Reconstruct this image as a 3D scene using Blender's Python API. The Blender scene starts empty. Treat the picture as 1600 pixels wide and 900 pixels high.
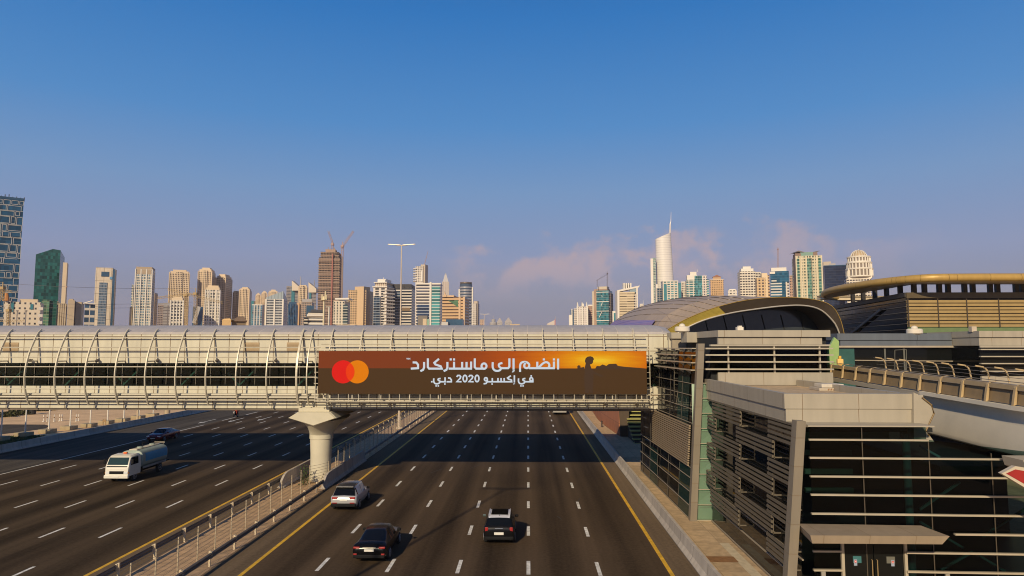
import bpy, bmesh, math, random
from mathutils import Vector, Matrix

# ---------------------------------------------------------------- camera, sky, sun, exposure
SC = bpy.context.scene
COL = SC.collection
F = 1067.0                     # focal length in pixels of the 1600 px wide frame
H = 11.57                      # camera height above the carriageway
VPX, YH = 825.0, 541.0         # where the road runs to
PITCH = math.atan((YH - 450) / F)
YAW = math.atan((VPX - 800) * math.cos(PITCH) / F)
cam_d = bpy.data.cameras.new('camera')
cam_d.sensor_width = 36.0
cam_d.lens = 36.0 * F / 1600.0
cam_d.clip_start = 0.3
cam_d.clip_end = 30000
cam = bpy.data.objects.new('camera', cam_d)
COL.objects.link(cam)
cam.location = (0, 0, H)
cam.rotation_euler = (math.radians(90) + PITCH, 0, YAW)
SC.camera = cam
CAMR = cam.rotation_euler.to_matrix()

SUN_EL = math.radians(27.0)
SHX, SHY = 0.61, 1.89          # shadow run per metre of height
world = bpy.data.worlds.new('World')
SC.world = world
world.use_nodes = True
SC.view_settings.view_transform = 'Standard'
SC.view_settings.look = 'None'
SC.view_settings.gamma = 1.0
SC.view_settings.use_curve_mapping = False
SC.view_settings.exposure = -0.12
SC.cycles.use_denoising = True
SC.cycles.use_adaptive_sampling = False
SC.cycles.max_bounces = 8
SC.cycles.transparent_max_bounces = 12
SC.cycles.sample_clamp_indirect = 2.0
SC.cycles.volume_bounces = 1
SC.cycles.filter_width = 1.05


def build_world():
    nt = world.node_tree
    nt.nodes.clear()
    N = nt.nodes.new
    L = nt.links.new
    out = N('ShaderNodeOutputWorld')
    bg = N('ShaderNodeBackground')
    bg.inputs['Strength'].default_value = 0.1
    sky = N('ShaderNodeTexSky')
    sky.sky_type = 'NISHITA'
    sky.sun_disc = False
    sky.sun_elevation = SUN_EL
    # the sun stands behind the camera and to its left
    sky.sun_rotation = math.atan2(-SHX, -SHY)
    sky.altitude = 20
    sky.air_density = 1.0
    sky.dust_density = 1.5
    sky.ozone_density = 2.5
    tc = N('ShaderNodeTexCoord')
    sep = N('ShaderNodeSeparateXYZ')
    L(tc.outputs['Generated'], sep.inputs[0])
    # deep blue above, a mauve dusty band along the horizon
    ramp = N('ShaderNodeValToRGB')
    cr = ramp.color_ramp
    cr.elements[0].position = 0.0
    cr.elements[0].color = (2.1, 2.1, 3.2, 1)
    cr.elements[1].position = 1.0
    cr.elements[1].color = (0.01, 0.3, 1.2, 1)
    for p, c in ((0.065, (1.95, 2.3, 3.6)), (0.125, (2.3, 3.0, 5.1)), (0.22, (1.6, 3.2, 5.9)), (0.31, (0.6, 2.7, 6.3)), (0.45, (0.05, 1.85, 5.6)), (0.58, (0.02, 1.0, 3.6)), (0.75, (0.01, 0.5, 1.9))):
        e = cr.elements.new(p)
        e.color = (c[0], c[1], c[2], 1)
    L(sep.outputs['Z'], ramp.inputs[0])
    mixs = N('ShaderNodeMix')
    mixs.data_type = 'RGBA'
    mixs.inputs['Factor'].default_value = 0.92
    L(sky.outputs[0], mixs.inputs[6])
    L(ramp.outputs[0], mixs.inputs[7])
    # faint pink cumulus low in the east
    mp = N('ShaderNodeMapping')
    mp.inputs['Scale'].default_value = (13, 13, 20)
    L(tc.outputs['Generated'], mp.inputs[0])
    nz = N('ShaderNodeTexNoise')
    nz.inputs['Scale'].default_value = 1.0
    nz.inputs['Detail'].default_value = 7
    nz.inputs['Roughness'].default_value = 0.55
    L(mp.outputs[0], nz.inputs['Vector'])
    def mth(op, u, v=None):
        n_ = N('ShaderNodeMath'); n_.operation = op
        for i_, q_ in enumerate((u, v)):
            if q_ is None:
                continue
            if isinstance(q_, (int, float)):
                n_.inputs[i_].default_value = q_
            else:
                L(q_, n_.inputs[i_])
        return n_.outputs[0]
    def smooth(sock, a, b, t0=0.0, t1=1.0):
        r1 = N('ShaderNodeMapRange'); r1.interpolation_type = 'SMOOTHSTEP'
        r1.inputs['From Min'].default_value = a; r1.inputs['From Max'].default_value = b
        r1.inputs['To Min'].default_value = t0; r1.inputs['To Max'].default_value = t1
        L(sock, r1.inputs['Value'])
        return r1.outputs[0]
    X_, Z_ = sep.outputs['X'], sep.outputs['Z']
    top_ = mth('ADD', mth('MULTIPLY', mth('SUBTRACT', nz.outputs[0], 0.5), 0.19), mth('ADD', mth('MULTIPLY', X_, 0.04), 0.146))
    edge = smooth(mth('SUBTRACT', top_, Z_), -0.004, 0.030)
    body = smooth(Z_, 0.05, 0.125)
    az = mth('MULTIPLY', smooth(X_, -0.14, -0.06), smooth(X_, 0.26, 0.56, 1.0, 0.0))
    n2 = N('ShaderNodeTexNoise')
    n2.inputs['Scale'].default_value = 22
    n2.inputs['Detail'].default_value = 5
    L(tc.outputs['Generated'], n2.inputs['Vector'])
    lump = smooth(n2.outputs[0], 0.36, 0.60, 0.15, 1.0)
    m3 = N('ShaderNodeMath'); m3.operation = 'MULTIPLY'
    L(mth('MULTIPLY', mth('MULTIPLY', edge, body), mth('MULTIPLY', az, lump)), m3.inputs[0])
    m3.inputs[1].default_value = 0.85
    mixc = N('ShaderNodeMix')
    mixc.data_type = 'RGBA'
    L(m3.outputs[0], mixc.inputs['Factor'])
    L(mixs.outputs[2], mixc.inputs[6])
    mixc.inputs[7].default_value = (4.9, 3.9, 4.4, 1)
    L(mixc.outputs[2], bg.inputs['Color'])
    L(bg.outputs[0], out.inputs['Surface'])


build_world()
sun_d = bpy.data.lights.new('sun', 'SUN')
sun_d.energy = 4.6
sun_d.angle = math.radians(0.5)
sun_d.color = (1.0, 0.81, 0.53)
sun = bpy.data.objects.new('sun', sun_d)
COL.objects.link(sun)
sun.rotation_euler = Vector((SHX, SHY, -1)).to_track_quat('-Z', 'Y').to_euler()
sun.location = (-60, -120, 80)

# ---------------------------------------------------------------- picking points of the scene
def ray(x, y):
    return CAMR @ Vector(((x - 800) / F, (450 - y) / F, -1.0))


def at(x, y, Y):
    """the point at depth Y along the road that is seen at (x, y)"""
    d = ray(x, y)
    return Vector((0, 0, H)) + d * (Y / d.y)


def gnd(x, y, z=0.0):
    d = ray(x, y)
    return Vector((0, 0, H)) + d * ((z - H) / d.z)


# ---------------------------------------------------------------- mesh building
ORG = {}


class MB:
    def __init__(s):
        s.v = []
        s.f = []
        s.smooth = False

    def add(s, vs, fs):
        o = len(s.v)
        s.v += [tuple(p) for p in vs]
        s.f += [tuple(o + i for i in q) for q in fs]
        return s

    def box(s, x0, x1, y0, y1, z0, z1):
        return s.add([(x0, y0, z0), (x1, y0, z0), (x1, y1, z0), (x0, y1, z0), (x0, y0, z1), (x1, y0, z1), (x1, y1, z1), (x0, y1, z1)],
                     [(3, 2, 1, 0), (4, 5, 6, 7), (0, 1, 5, 4), (1, 2, 6, 5), (2, 3, 7, 6), (3, 0, 4, 7)])

    def cham(s, x0, x1, y0, y1, z0, z1, c):
        """box with chamfered edges"""
        bm = bmesh.new()
        b = MB().box(x0, x1, y0, y1, z0, z1)
        vs = [bm.verts.new(p) for p in b.v]
        for q in b.f:
            bm.faces.new([vs[i] for i in q])
        bmesh.ops.bevel(bm, geom=bm.edges[:], offset=c, segments=2, affect='EDGES', profile=0.5)
        bm.verts.index_update()
        s.add([v.co[:] for v in bm.verts], [[v.index for v in f.verts] for f in bm.faces])
        bm.free()
        return s

    def prism(s, poly, vec):
        """closed polygon extruded by a vector"""
        n = len(poly)
        p = [Vector(q) for q in poly]
        vec = Vector(vec)
        vs = p + [q + vec for q in p]
        fs = [tuple(range(n))[::-1], tuple(range(n, 2 * n))]
        fs += [(i, (i + 1) % n, n + (i + 1) % n, n + i) for i in range(n)]
        return s.add(vs, fs)

    def quad(s, *p):
        return s.add(p, [tuple(range(len(p)))])

    def bar(s, a, b, w, h, up=(0, 0, 1)):
        """rectangular bar from a to b; w across, h along up"""
        a, b, up = Vector(a), Vector(b), Vector(up)
        d = (b - a).normalized()
        r = d.cross(up)
        if r.length < 1e-4:
            r = d.cross(Vector((1, 0, 0)))
        r.normalize()
        u = r.cross(d).normalized()
        r *= w / 2
        u *= h / 2
        vs = [a - r - u, a + r - u, a + r + u, a - r + u, b - r - u, b + r - u, b + r + u, b - r + u]
        return s.add(vs, [(0, 1, 2, 3), (7, 6, 5, 4), (1, 0, 4, 5), (2, 1, 5, 6), (3, 2, 6, 7), (0, 3, 7, 4)])

    def tube(s, path, r, n=8, cap=True):
        path = [Vector(p) for p in path]
        rs = r if isinstance(r, (list, tuple)) else [r] * len(path)
        rings = []
        up = Vector((0.123, 0.05, 1))
        for i, p in enumerate(path):
            d = (path[min(i + 1, len(path) - 1)] - path[max(i - 1, 0)]).normalized()
            x = d.cross(up)
            if x.length < 1e-3:
                x = d.cross(Vector((1, 0, 0)))
            x.normalize()
            y = x.cross(d)
            rings.append([p + (x * math.cos(a) + y * math.sin(a)) * rs[i] for a in [2 * math.pi * k / n for k in range(n)]])
        s.loft(rings, True, cap)
        return s

    def loft(s, rings, closed=True, cap=False):
        n = len(rings[0])
        vs = [p for r in rings for p in r]
        fs = []
        m = n if closed else n - 1
        for i in range(len(rings) - 1):
            for k in range(m):
                a, b = i * n + k, i * n + (k + 1) % n
                fs.append((a, b, b + n, a + n))
        if cap:
            fs.append(tuple(range(n))[::-1])
            o = (len(rings) - 1) * n
            fs.append(tuple(range(o, o + n)))
        return s.add(vs, fs)

    def cyl(s, c, r, h, n=16, r2=None):
        c = Vector(c)
        return s.tube([c, c + Vector((0, 0, h))], [r, r if r2 is None else r2], n)

    def lathe(s, c, prof, n=20):
        rings = [[(c[0] + r * math.cos(2 * math.pi * k / n), c[1] + r * math.sin(2 * math.pi * k / n), c[2] + z) for k in range(n)] for r, z in prof]
        return s.loft(rings, True, True)

    def build(s, name, m, parent=None, loc=None, smooth=None):
        """ONE mesh object; verts are given in world space"""
        o_ = Vector((0, 0, 0))
        if parent is not None:
            o_ = ORG[parent]
        elif loc is not None:
            o_ = Vector(loc)
        me = bpy.data.meshes.new(name)
        me.from_pydata([(p[0] - o_.x, p[1] - o_.y, p[2] - o_.z) for p in s.v], [], s.f)
        bm = bmesh.new()
        bm.from_mesh(me)
        bmesh.ops.recalc_face_normals(bm, faces=bm.faces[:])
        uv = bm.loops.layers.uv.new('UVMap')
        for f in bm.faces:
            n = f.normal
            if abs(n.z) > 0.8:
                for l in f.loops:
                    l[uv].uv = (l.vert.co.x, l.vert.co.y)
            else:
                t = Vector((-n.y, n.x, 0)).normalized()
                for l in f.loops:
                    l[uv].uv = (l.vert.co.dot(t), l.vert.co.z)
        bm.to_mesh(me)
        bm.free()
        o = bpy.data.objects.new(name, me)
        COL.objects.link(o)
        me.materials.append(m)
        if smooth is not None:
            for p in me.polygons:
                p.use_smooth = True
            me.set_sharp_from_angle(angle=math.radians(smooth))
        if parent is not None:
            o.parent = parent
        elif loc is not None:
            o.location = o_
        ORG[o] = o_
        return o


def tag(o, label=None, cat=None, group=None, kind=None):
    if label:
        o['label'] = label
    if cat:
        o['category'] = cat
    if group:
        o['group'] = group
    if kind:
        o['kind'] = kind
    return o


def thing(name, loc, label, cat, group=None):
    o = bpy.data.objects.new(name, None)
    o.empty_display_size = 0.5
    COL.objects.link(o)
    o.location = loc
    ORG[o] = Vector(loc)
    return tag(o, label, cat, group)


def kids(o):
    return [c for c in KIDS_OF(o)]


def KIDS_OF(o):
    return list(o.children)


def copy_tree(o, parent=None):
    c = o.copy()
    COL.objects.link(c)
    if parent is not None:
        c.parent = parent
    for ch in list(o.children):
        copy_tree(ch, c)
    return c


# ---------------------------------------------------------------- materials
MATS = {}


def newmat(name):
    m = bpy.data.materials.new(name)
    m.use_nodes = True
    nt = m.node_tree
    return m, nt, nt.nodes['Principled BSDF']


def mat(name, col, rough=0.6, metal=0.0, var=0.12, scale=1.5, bump=0.0, spec=0.5, coat=0.0, streak=None, emit=None):
    """plain material with uneven dirt and wear"""
    if name in MATS:
        return MATS[name]
    m, nt, b = newmat(name)
    N, L = nt.nodes.new, nt.links.new
    tc = N('ShaderNodeTexCoord')
    mp = N('ShaderNodeMapping')
    mp.inputs['Scale'].default_value = streak or (1, 1, 1)
    L(tc.outputs['Object'], mp.inputs[0])
    nz = N('ShaderNodeTexNoise')
    nz.inputs['Scale'].default_value = scale
    nz.inputs['Detail'].default_value = 6
    nz.inputs['Roughness'].default_value = 0.6
    L(mp.outputs[0], nz.inputs['Vector'])
    r = N('ShaderNodeMapRange')
    r.inputs['From Min'].default_value = 0.25
    r.inputs['From Max'].default_value = 0.75
    r.inputs['To Min'].default_value = 1 - var
    r.inputs['To Max'].default_value = 1 + var
    L(nz.outputs[0], r.inputs['Value'])
    mx = N('ShaderNodeMix')
    mx.data_type = 'RGBA'
    mx.blend_type = 'MULTIPLY'
    mx.inputs['Factor'].default_value = 1
    mx.inputs[6].default_value = (*col, 1)
    L(r.outputs[0], mx.inputs[7])
    L(mx.outputs[2], b.inputs['Base Color'])
    b.inputs['Roughness'].default_value = rough
    b.inputs['Metallic'].default_value = metal
    b.inputs['Specular IOR Level'].default_value = spec
    b.inputs['Coat Weight'].default_value = coat
    if emit:
        b.inputs['Emission Color'].default_value = (*emit[:3], 1)
        b.inputs['Emission Strength'].default_value = emit[3]
    if bump:
        bp = N('ShaderNodeBump')
        bp.inputs['Strength'].default_value = bump
        bp.inputs['Distance'].default_value = 0.05
        n2 = N('ShaderNodeTexNoise')
        n2.inputs['Scale'].default_value = scale * 14
        n2.inputs['Detail'].default_value = 4
        L(tc.outputs['Object'], n2.inputs['Vector'])
        L(n2.outputs[0], bp.inputs['Height'])
        L(bp.outputs[0], b.inputs['Normal'])
    MATS[name] = m
    return m


def math_node(nt, op, a, b=None):
    n = nt.nodes.new('ShaderNodeMath')
    n.operation = op
    for i, q in enumerate((a, b)):
        if q is None:
            continue
        if isinstance(q, (int, float)):
            n.inputs[i].default_value = q
        else:
            nt.links.new(q, n.inputs[i])
    return n.outputs[0]


def uv_cells(nt, bw, fh, offu=0.0, offv=0.0):
    N, L = nt.nodes.new, nt.links.new
    uv = N('ShaderNodeUVMap')
    sp = N('ShaderNodeSeparateXYZ')
    L(uv.outputs[0], sp.inputs[0])
    x = math_node(nt, 'ADD', math_node(nt, 'DIVIDE', sp.outputs[0], bw), offu)
    y = math_node(nt, 'ADD', math_node(nt, 'DIVIDE', sp.outputs[1], fh), offv)
    fx, fy = math_node(nt, 'FRACT', x), math_node(nt, 'FRACT', y)
    ix, iy = math_node(nt, 'FLOOR', x), math_node(nt, 'FLOOR', y)
    return fx, fy, ix, iy


def facade(name, wall, glass, fh=3.4, bw=3.2, fu=0.6, fv=0.55, grough=0.12, wrough=0.75, vary=0.6, metal=0.0):
    """storeys and bays of windows; flat roofs stay plain wall"""
    if name in MATS:
        return MATS[name]
    m, nt, b = newmat(name)
    N, L = nt.nodes.new, nt.links.new
    fx, fy, ix, iy = uv_cells(nt, bw * (.66 if bw < 20 else 1), fh * .74)
    mx_ = math_node(nt, 'LESS_THAN', math_node(nt, 'ABSOLUTE', math_node(nt, 'SUBTRACT', fx, 0.5)), min(1.2, fu * 1.12) / 2)
    my_ = math_node(nt, 'LESS_THAN', math_node(nt, 'ABSOLUTE', math_node(nt, 'SUBTRACT', fy, 0.5)), min(1.2, fv * 1.08) / 2)
    mask = math_node(nt, 'MULTIPLY', mx_, my_)
    g = N('ShaderNodeNewGeometry')
    sn = N('ShaderNodeSeparateXYZ')
    L(g.outputs['Normal'], sn.inputs[0])
    mask = math_node(nt, 'MULTIPLY', mask, math_node(nt, 'LESS_THAN', math_node(nt, 'ABSOLUTE', sn.outputs[2]), 0.7))
    cb = N('ShaderNodeCombineXYZ')
    L(ix, cb.inputs[0])
    L(iy, cb.inputs[1])
    wn = N('ShaderNodeTexWhiteNoise')
    L(cb.outputs[0], wn.inputs['Vector'])
    gl = N('ShaderNodeMix')
    gl.data_type = 'RGBA'
    L(wn.outputs[0], gl.inputs['Factor'])
    gl.inputs[6].default_value = (*[c * (1 - vary) * .7 for c in glass], 1)
    gl.inputs[7].default_value = (*[c * (1 + vary) * .7 for c in glass], 1)
    tc = N('ShaderNodeTexCoord')
    nz = N('ShaderNodeTexNoise')
    nz.inputs['Scale'].default_value = 0.06
    nz.inputs['Detail'].default_value = 5
    L(tc.outputs['Object'], nz.inputs['Vector'])
    wv = N('ShaderNodeMapRange')
    wv.inputs['From Min'].default_value = 0.3
    wv.inputs['From Max'].default_value = 0.7
    wv.inputs['To Min'].default_value = 0.86
    wv.inputs['To Max'].default_value = 1.08
    L(nz.outputs[0], wv.inputs['Value'])
    wl = N('ShaderNodeMix')
    wl.data_type = 'RGBA'
    wl.blend_type = 'MULTIPLY'
    wl.inputs['Factor'].default_value = 1
    wl.inputs[6].default_value = (*wall, 1)
    L(wv.outputs[0], wl.inputs[7])
    fin = N('ShaderNodeMix')
    fin.data_type = 'RGBA'
    L(mask, fin.inputs['Factor'])
    L(wl.outputs[2], fin.inputs[6])
    L(gl.outputs[2], fin.inputs[7])
    L(fin.outputs[2], b.inputs['Base Color'])
    ro = N('ShaderNodeMapRange')
    L(mask, ro.inputs['Value'])
    ro.inputs['To Min'].default_value = wrough
    ro.inputs['To Max'].default_value = grough
    L(ro.outputs[0], b.inputs['Roughness'])
    if metal:
        L(math_node(nt, 'MULTIPLY', mask, metal), b.inputs['Metallic'])
    MATS[name] = m
    return m


def panels(name, col, pw, ph, joint=0.03, jcol=None, rough=0.45, var=0.06, offu=0.0, offv=0.0, metal=0.0, bump=True, jv=True, jh=True):
    """cladding sheets with open joints, each sheet a hair off its neighbours' tone"""
    if name in MATS:
        return MATS[name]
    m, nt, b = newmat(name)
    N, L = nt.nodes.new, nt.links.new
    fx, fy, ix, iy = uv_cells(nt, pw, ph, offu, offv)
    jx = math_node(nt, 'LESS_THAN', fx, joint / pw if jv else -1)
    jy = math_node(nt, 'LESS_THAN', fy, joint / ph if jh else -1)
    mask = math_node(nt, 'MAXIMUM', jx, jy)
    cb = N('ShaderNodeCombineXYZ')
    L(ix, cb.inputs[0])
    L(iy, cb.inputs[1])
    wn = N('ShaderNodeTexWhiteNoise')
    L(cb.outputs[0], wn.inputs['Vector'])
    tc = N('ShaderNodeTexCoord')
    mp = N('ShaderNodeMapping')
    mp.inputs['Scale'].default_value = (1.6, 1.6, 0.25)
    L(tc.outputs['Object'], mp.inputs[0])
    nz = N('ShaderNodeTexNoise')
    nz.inputs['Scale'].default_value = 1.4
    nz.inputs['Detail'].default_value = 7
    L(mp.outputs[0], nz.inputs['Vector'])
    a = math_node(nt, 'MULTIPLY', math_node(nt, 'SUBTRACT', wn.outputs[0], 0.5), var * 1.8)
    c = math_node(nt, 'MULTIPLY', math_node(nt, 'SUBTRACT', nz.outputs[0], 0.5), var * 7)
    tone = math_node(nt, 'ADD', math_node(nt, 'ADD', a, c), 1.0)
    wl = N('ShaderNodeMix')
    wl.data_type = 'RGBA'
    wl.blend_type = 'MULTIPLY'
    wl.inputs['Factor'].default_value = 1
    wl.inputs[6].default_value = (*col, 1)
    L(tone, wl.inputs[7])
    fin = N('ShaderNodeMix')
    fin.data_type = 'RGBA'
    L(mask, fin.inputs['Factor'])
    L(wl.outputs[2], fin.inputs[6])
    fin.inputs[7].default_value = (*(jcol or [q * 0.25 for q in col]), 1)
    L(fin.outputs[2], b.inputs['Base Color'])
    b.inputs['Roughness'].default_value = rough
    b.inputs['Metallic'].default_value = metal
    if bump:
        bp = N('ShaderNodeBump')
        bp.inputs['Strength'].default_value = 0.5
        bp.inputs['Distance'].default_value = 0.02
        L(math_node(nt, 'SUBTRACT', 1.0, mask), bp.inputs['Height'])
        L(bp.outputs[0], b.inputs['Normal'])
    MATS[name] = m
    return m


def glass(name, tint=(0.25, 0.45, 0.42), refl=1.0, rough=0.02, haze=0.0, hcol=(0.3, 0.5, 0.42)):
    """window pane one can see through, mirror-like at grazing angles"""
    if name in MATS:
        return MATS[name]
    m, nt, b = newmat(name)
    N, L = nt.nodes.new, nt.links.new
    nt.nodes.remove(b)
    out = nt.nodes['Material Output']
    tr = N('ShaderNodeBsdfTransparent')
    tr.inputs[0].default_value = (*tint, 1)
    gs = N('ShaderNodeBsdfGlossy')
    gs.inputs['Roughness'].default_value = rough
    gs.inputs[0].default_value = (0.9, 0.92, 0.95, 1)
    fr = N('ShaderNodeFresnel')
    fr.inputs[0].default_value = 1.5
    fac = math_node(nt, 'MULTIPLY', fr.outputs[0], refl)
    body = tr.outputs[0]
    if haze:
        df = N('ShaderNodeBsdfDiffuse')
        df.inputs[0].default_value = (*hcol, 1)
        hm = N('ShaderNodeMixShader')
        hm.inputs[0].default_value = haze
        L(body, hm.inputs[1])
        L(df.outputs[0], hm.inputs[2])
        body = hm.outputs[0]
    mx = N('ShaderNodeMixShader')
    L(fac, mx.inputs[0])
    L(body, mx.inputs[1])
    L(gs.outputs[0], mx.inputs[2])
    L(mx.outputs[0], out.inputs['Surface'])
    MATS[name] = m
    return m

# ---------------------------------------------------------------- the ground and the highway
def asphalt(name, col, lanes=True, x0=0.0, lw=3.65, dark=0.35):
    m, nt, b = newmat(name)
    N, L = nt.nodes.new, nt.links.new
    tc = N('ShaderNodeTexCoord')
    sp = N('ShaderNodeSeparateXYZ')
    L(tc.outputs['Object'], sp.inputs[0])
    n1 = N('ShaderNodeTexNoise')          # fine grain
    n1.inputs['Scale'].default_value = 5
    n1.inputs['Detail'].default_value = 8
    n1.inputs['Roughness'].default_value = 0.75
    L(tc.outputs['Object'], n1.inputs['Vector'])
    mp = N('ShaderNodeMapping')
    mp.inputs['Scale'].default_value = (1.1, 0.025, 1)
    L(tc.outputs['Object'], mp.inputs[0])
    n2 = N('ShaderNodeTexNoise')          # long streaks of tyre wear
    n2.inputs['Scale'].default_value = 1.0
    n2.inputs['Detail'].default_value = 5
    L(mp.outputs[0], n2.inputs['Vector'])
    n3 = N('ShaderNodeTexNoise')          # large patches
    n3.inputs['Scale'].default_value = 0.07
    n3.inputs['Detail'].default_value = 4
    L(tc.outputs['Object'], n3.inputs['Vector'])
    t = math_node(nt, 'ADD', math_node(nt, 'MULTIPLY', math_node(nt, 'SUBTRACT', n1.outputs[0], 0.5), 1.3),
                  math_node(nt, 'MULTIPLY', math_node(nt, 'SUBTRACT', n2.outputs[0], 0.5), 1.5))
    t = math_node(nt, 'ADD', t, math_node(nt, 'MULTIPLY', math_node(nt, 'SUBTRACT', n3.outputs[0], 0.5), 0.8))
    if lanes:
        ph = math_node(nt, 'MULTIPLY', math_node(nt, 'DIVIDE', math_node(nt, 'SUBTRACT', sp.outputs[0], x0), lw), 2 * math.pi)
        c = math_node(nt, 'MULTIPLY', math_node(nt, 'COSINE', ph), dark * 0.5)
        t = math_node(nt, 'ADD', t, c)
    t = math_node(nt, 'ADD', t, 1.0)
    mx = N('ShaderNodeMix')
    mx.data_type = 'RGBA'
    mx.blend_type = 'MULTIPLY'
    mx.inputs['Factor'].default_value = 1
    mx.inputs[6].default_value = (*col, 1)
    L(t, mx.inputs[7])
    L(mx.outputs[2], b.inputs['Base Color'])
    b.inputs['Roughness'].default_value = 0.88
    b.inputs['Specular IOR Level'].default_value = 0.06
    bp = N('ShaderNodeBump')
    bp.inputs['Strength'].default_value = 0.35
    bp.inputs['Distance'].default_value = 0.01
    n4 = N('ShaderNodeTexNoise')
    n4.inputs['Scale'].default_value = 60
    L(tc.outputs['Object'], n4.inputs['Vector'])
    L(n4.outputs[0], bp.inputs['Height'])
    L(bp.outputs[0], b.inputs['Normal'])
    return m


LW = 3.65
RX0, RX1 = -14.6, 7.3            # yellow lines of the right carriageway
LX0, LX1 = -47.8, -22.4          # edge line and yellow line of the left one
M_sand = mat('sand', (0.72, 0.48, 0.26), 0.95, var=0.25, scale=0.25, bump=0.5)
M_asph_r = asphalt('asphalt', (0.076, 0.052, 0.032), True, RX0, LW, dark=.6)
M_asph_l = asphalt('asphalt_oncoming', (0.066, 0.046, 0.028), True, LX1, 3.63, dark=.6)
M_shoulder = asphalt('asphalt_shoulder', (0.15, 0.108, 0.068), False)
M_shoulder2 = asphalt('asphalt_wide_shoulder', (0.085, 0.073, 0.060), False)
M_paver = panels('median_paving', (0.50, 0.33, 0.18), 0.6, 0.6, 0.03, (0.25, 0.18, 0.12), rough=0.9, var=0.12)
M_white = mat('white_road_paint', (0.70, 0.68, 0.62), 0.75, var=0.42, scale=2.6)
M_yellow = mat('yellow_road_paint', (0.70, 0.40, 0.025), 0.75, var=0.35, scale=1.7)
M_conc = mat('concrete', (0.46, 0.40, 0.33), 0.85, var=0.2, scale=0.8, bump=0.3)
M_conc_b = panels('barrier_concrete', (0.44, 0.39, 0.33), 3.0, 50, 0.05, (0.2, 0.17, 0.14), rough=0.9, var=0.10)
M_walk = panels('footway_concrete', (0.50, 0.36, 0.21), 1.4, 2.6, 0.03, (0.30, 0.22, 0.14), rough=0.9, var=0.14)


def sheet(name, m, x0, x1, y0, y1, z, n=1):
    b = MB()
    for i in range(n):
        a, c = y0 + (y1 - y0) * i / n, y0 + (y1 - y0) * (i + 1) / n
        b.quad((x0, a, z), (x1, a, z), (x1, c, z), (x0, c, z))
    return tag(b.build(name, m), kind='structure')


YE = 1400.0
g = MB()
for i in range(-4, 4):
    for j in range(-1, 5):
        g.quad((i * 1100, j * 1100 + 500, -0.06), (i * 1100 + 1100, j * 1100 + 500, -0.06), (i * 1100 + 1100, j * 1100 + 1600, -0.06), (i * 1100, j * 1100 + 1600, -0.06))
tag(g.build('ground', M_sand), kind='structure')
sheet('highway', M_asph_r, RX0, RX1, -40, YE, 0)
sheet('highway_oncoming', M_asph_l, LX0, LX1, -40, YE, 0)
sheet('shoulder', M_shoulder, -16.6, RX0, -40, YE, 0)
sheet('shoulder', M_shoulder, RX1, 8.75, -40, YE, 0)
sheet('shoulder', M_shoulder, LX1, -20.4, -40, YE, 0)
sheet('shoulder', M_shoulder2, -57.2, LX0, -40, YE, 0)
sheet('median_strip', M_paver, -20.4, -16.6, -40, YE, 0.0)
tag(MB().box(9.1, 40, 5, 240, -0.05, 0.06).build('footway', M_walk), kind='structure')

mk = MB()
random.seed(4)
Z = 0.004
def strip(b, x0, x1, y0, y1, z=Z):
    b.quad((x0, y0, z), (x1, y0, z), (x1, y1, z), (x0, y1, z))
for k in range(1, 6):
    x = RX0 + LW * k
    for i in range(-2, 60):
        y = 44.1 + 7.15 * i - 0.10 * (k - 4)
        strip(mk, x - .10, x + .10, y - 1.1, y + 1.1)
for k in range(1, 7):
    x = LX1 - 3.63 * k
    for i in range(-2, 60):
        y = 43.1 + 7.75 * i - 0.1 * (k - 1)
        strip(mk, x - .09, x + .09, y - 1.15, y + 1.15)
strip(mk, LX0 - .09, LX0 + .09, 20, 101)
for i in range(30):
    strip(mk, LX0 - .1, LX0 + .1, 107 + i * 9, 112 + i * 9)
for x, y in ((LX0 - 1.9, 103), (LX0 + 1.8, 105), (LX0 + 5.5, 107)):     # straight-on arrows
    strip(mk, x - .09, x + .09, y + 1.8, y + 6)
    mk.quad((x - .45, y + 1.8, Z), (x, y, Z), (x + .45, y + 1.8, Z))
tag(mk.build('lane_markings', M_white), kind='structure')
yl = MB()
for x in (RX0, RX1, LX1):
    strip(yl, x - .11, x + .11, -40, 700)
tag(yl.build('edge_lines', M_yellow), kind='structure')

# tyre marks, patches and cracks on the carriageway
tm = MB()
for x, y, a, l, w in ((-9.0, 63.5, .35, 2.4, .07), (-12.8, 55.4, -.5, 1.1, .12), (-12.2, 53.6, .6, .7, .1), (3.6, 52, .2, 1.6, .06), (-8.6, 58.5, .8, 1.2, .06),
                      (2.2, 47, -.3, .9, .08), (-5.6, 66, .4, 2.2, .05), (-29, 44, .9, 2.5, .06), (-33, 38, 1.2, 1.6, .06)):
    dx, dy = math.sin(a) * l, math.cos(a) * l
    tm.quad((x, y, .003), (x + w, y, .003), (x + dx + w, y + dy, .003), (x + dx, y + dy, .003))
tag(tm.build('tyre_marks', mat('rubber_marks', (0.02, 0.018, 0.016), 0.8)), kind='structure')


def jersey(name, x, side, y0, y1, h, label, m=None, ends=False, base=.62):
    """concrete barrier; side = +1 when its road face looks to +x"""
    p = [(0, 0), (0, .08), (.16, .32), (.22, h), (.40, h), (.46, .32), (base, .08), (base, 0)]
    rings = []
    st = [(y0, 1), (y1, 1)]
    if ends:
        st = [(y0, .42), (y0 + .25, .6), (y0 + .7, .85), (y0 + 1.3, .98), (y0 + 1.8, 1), (y1 - .6, 1), (y1, .9)]
    for y, k in st:
        rings.append([(x - side * a, y, 0.0 + b * (k if b > .1 else 1)) for a, b in p])
    o = MB().loft(rings, True, True).build(name, m or M_conc_b, loc=(x, y0, 0))
    return tag(o, label, 'barrier')


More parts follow.
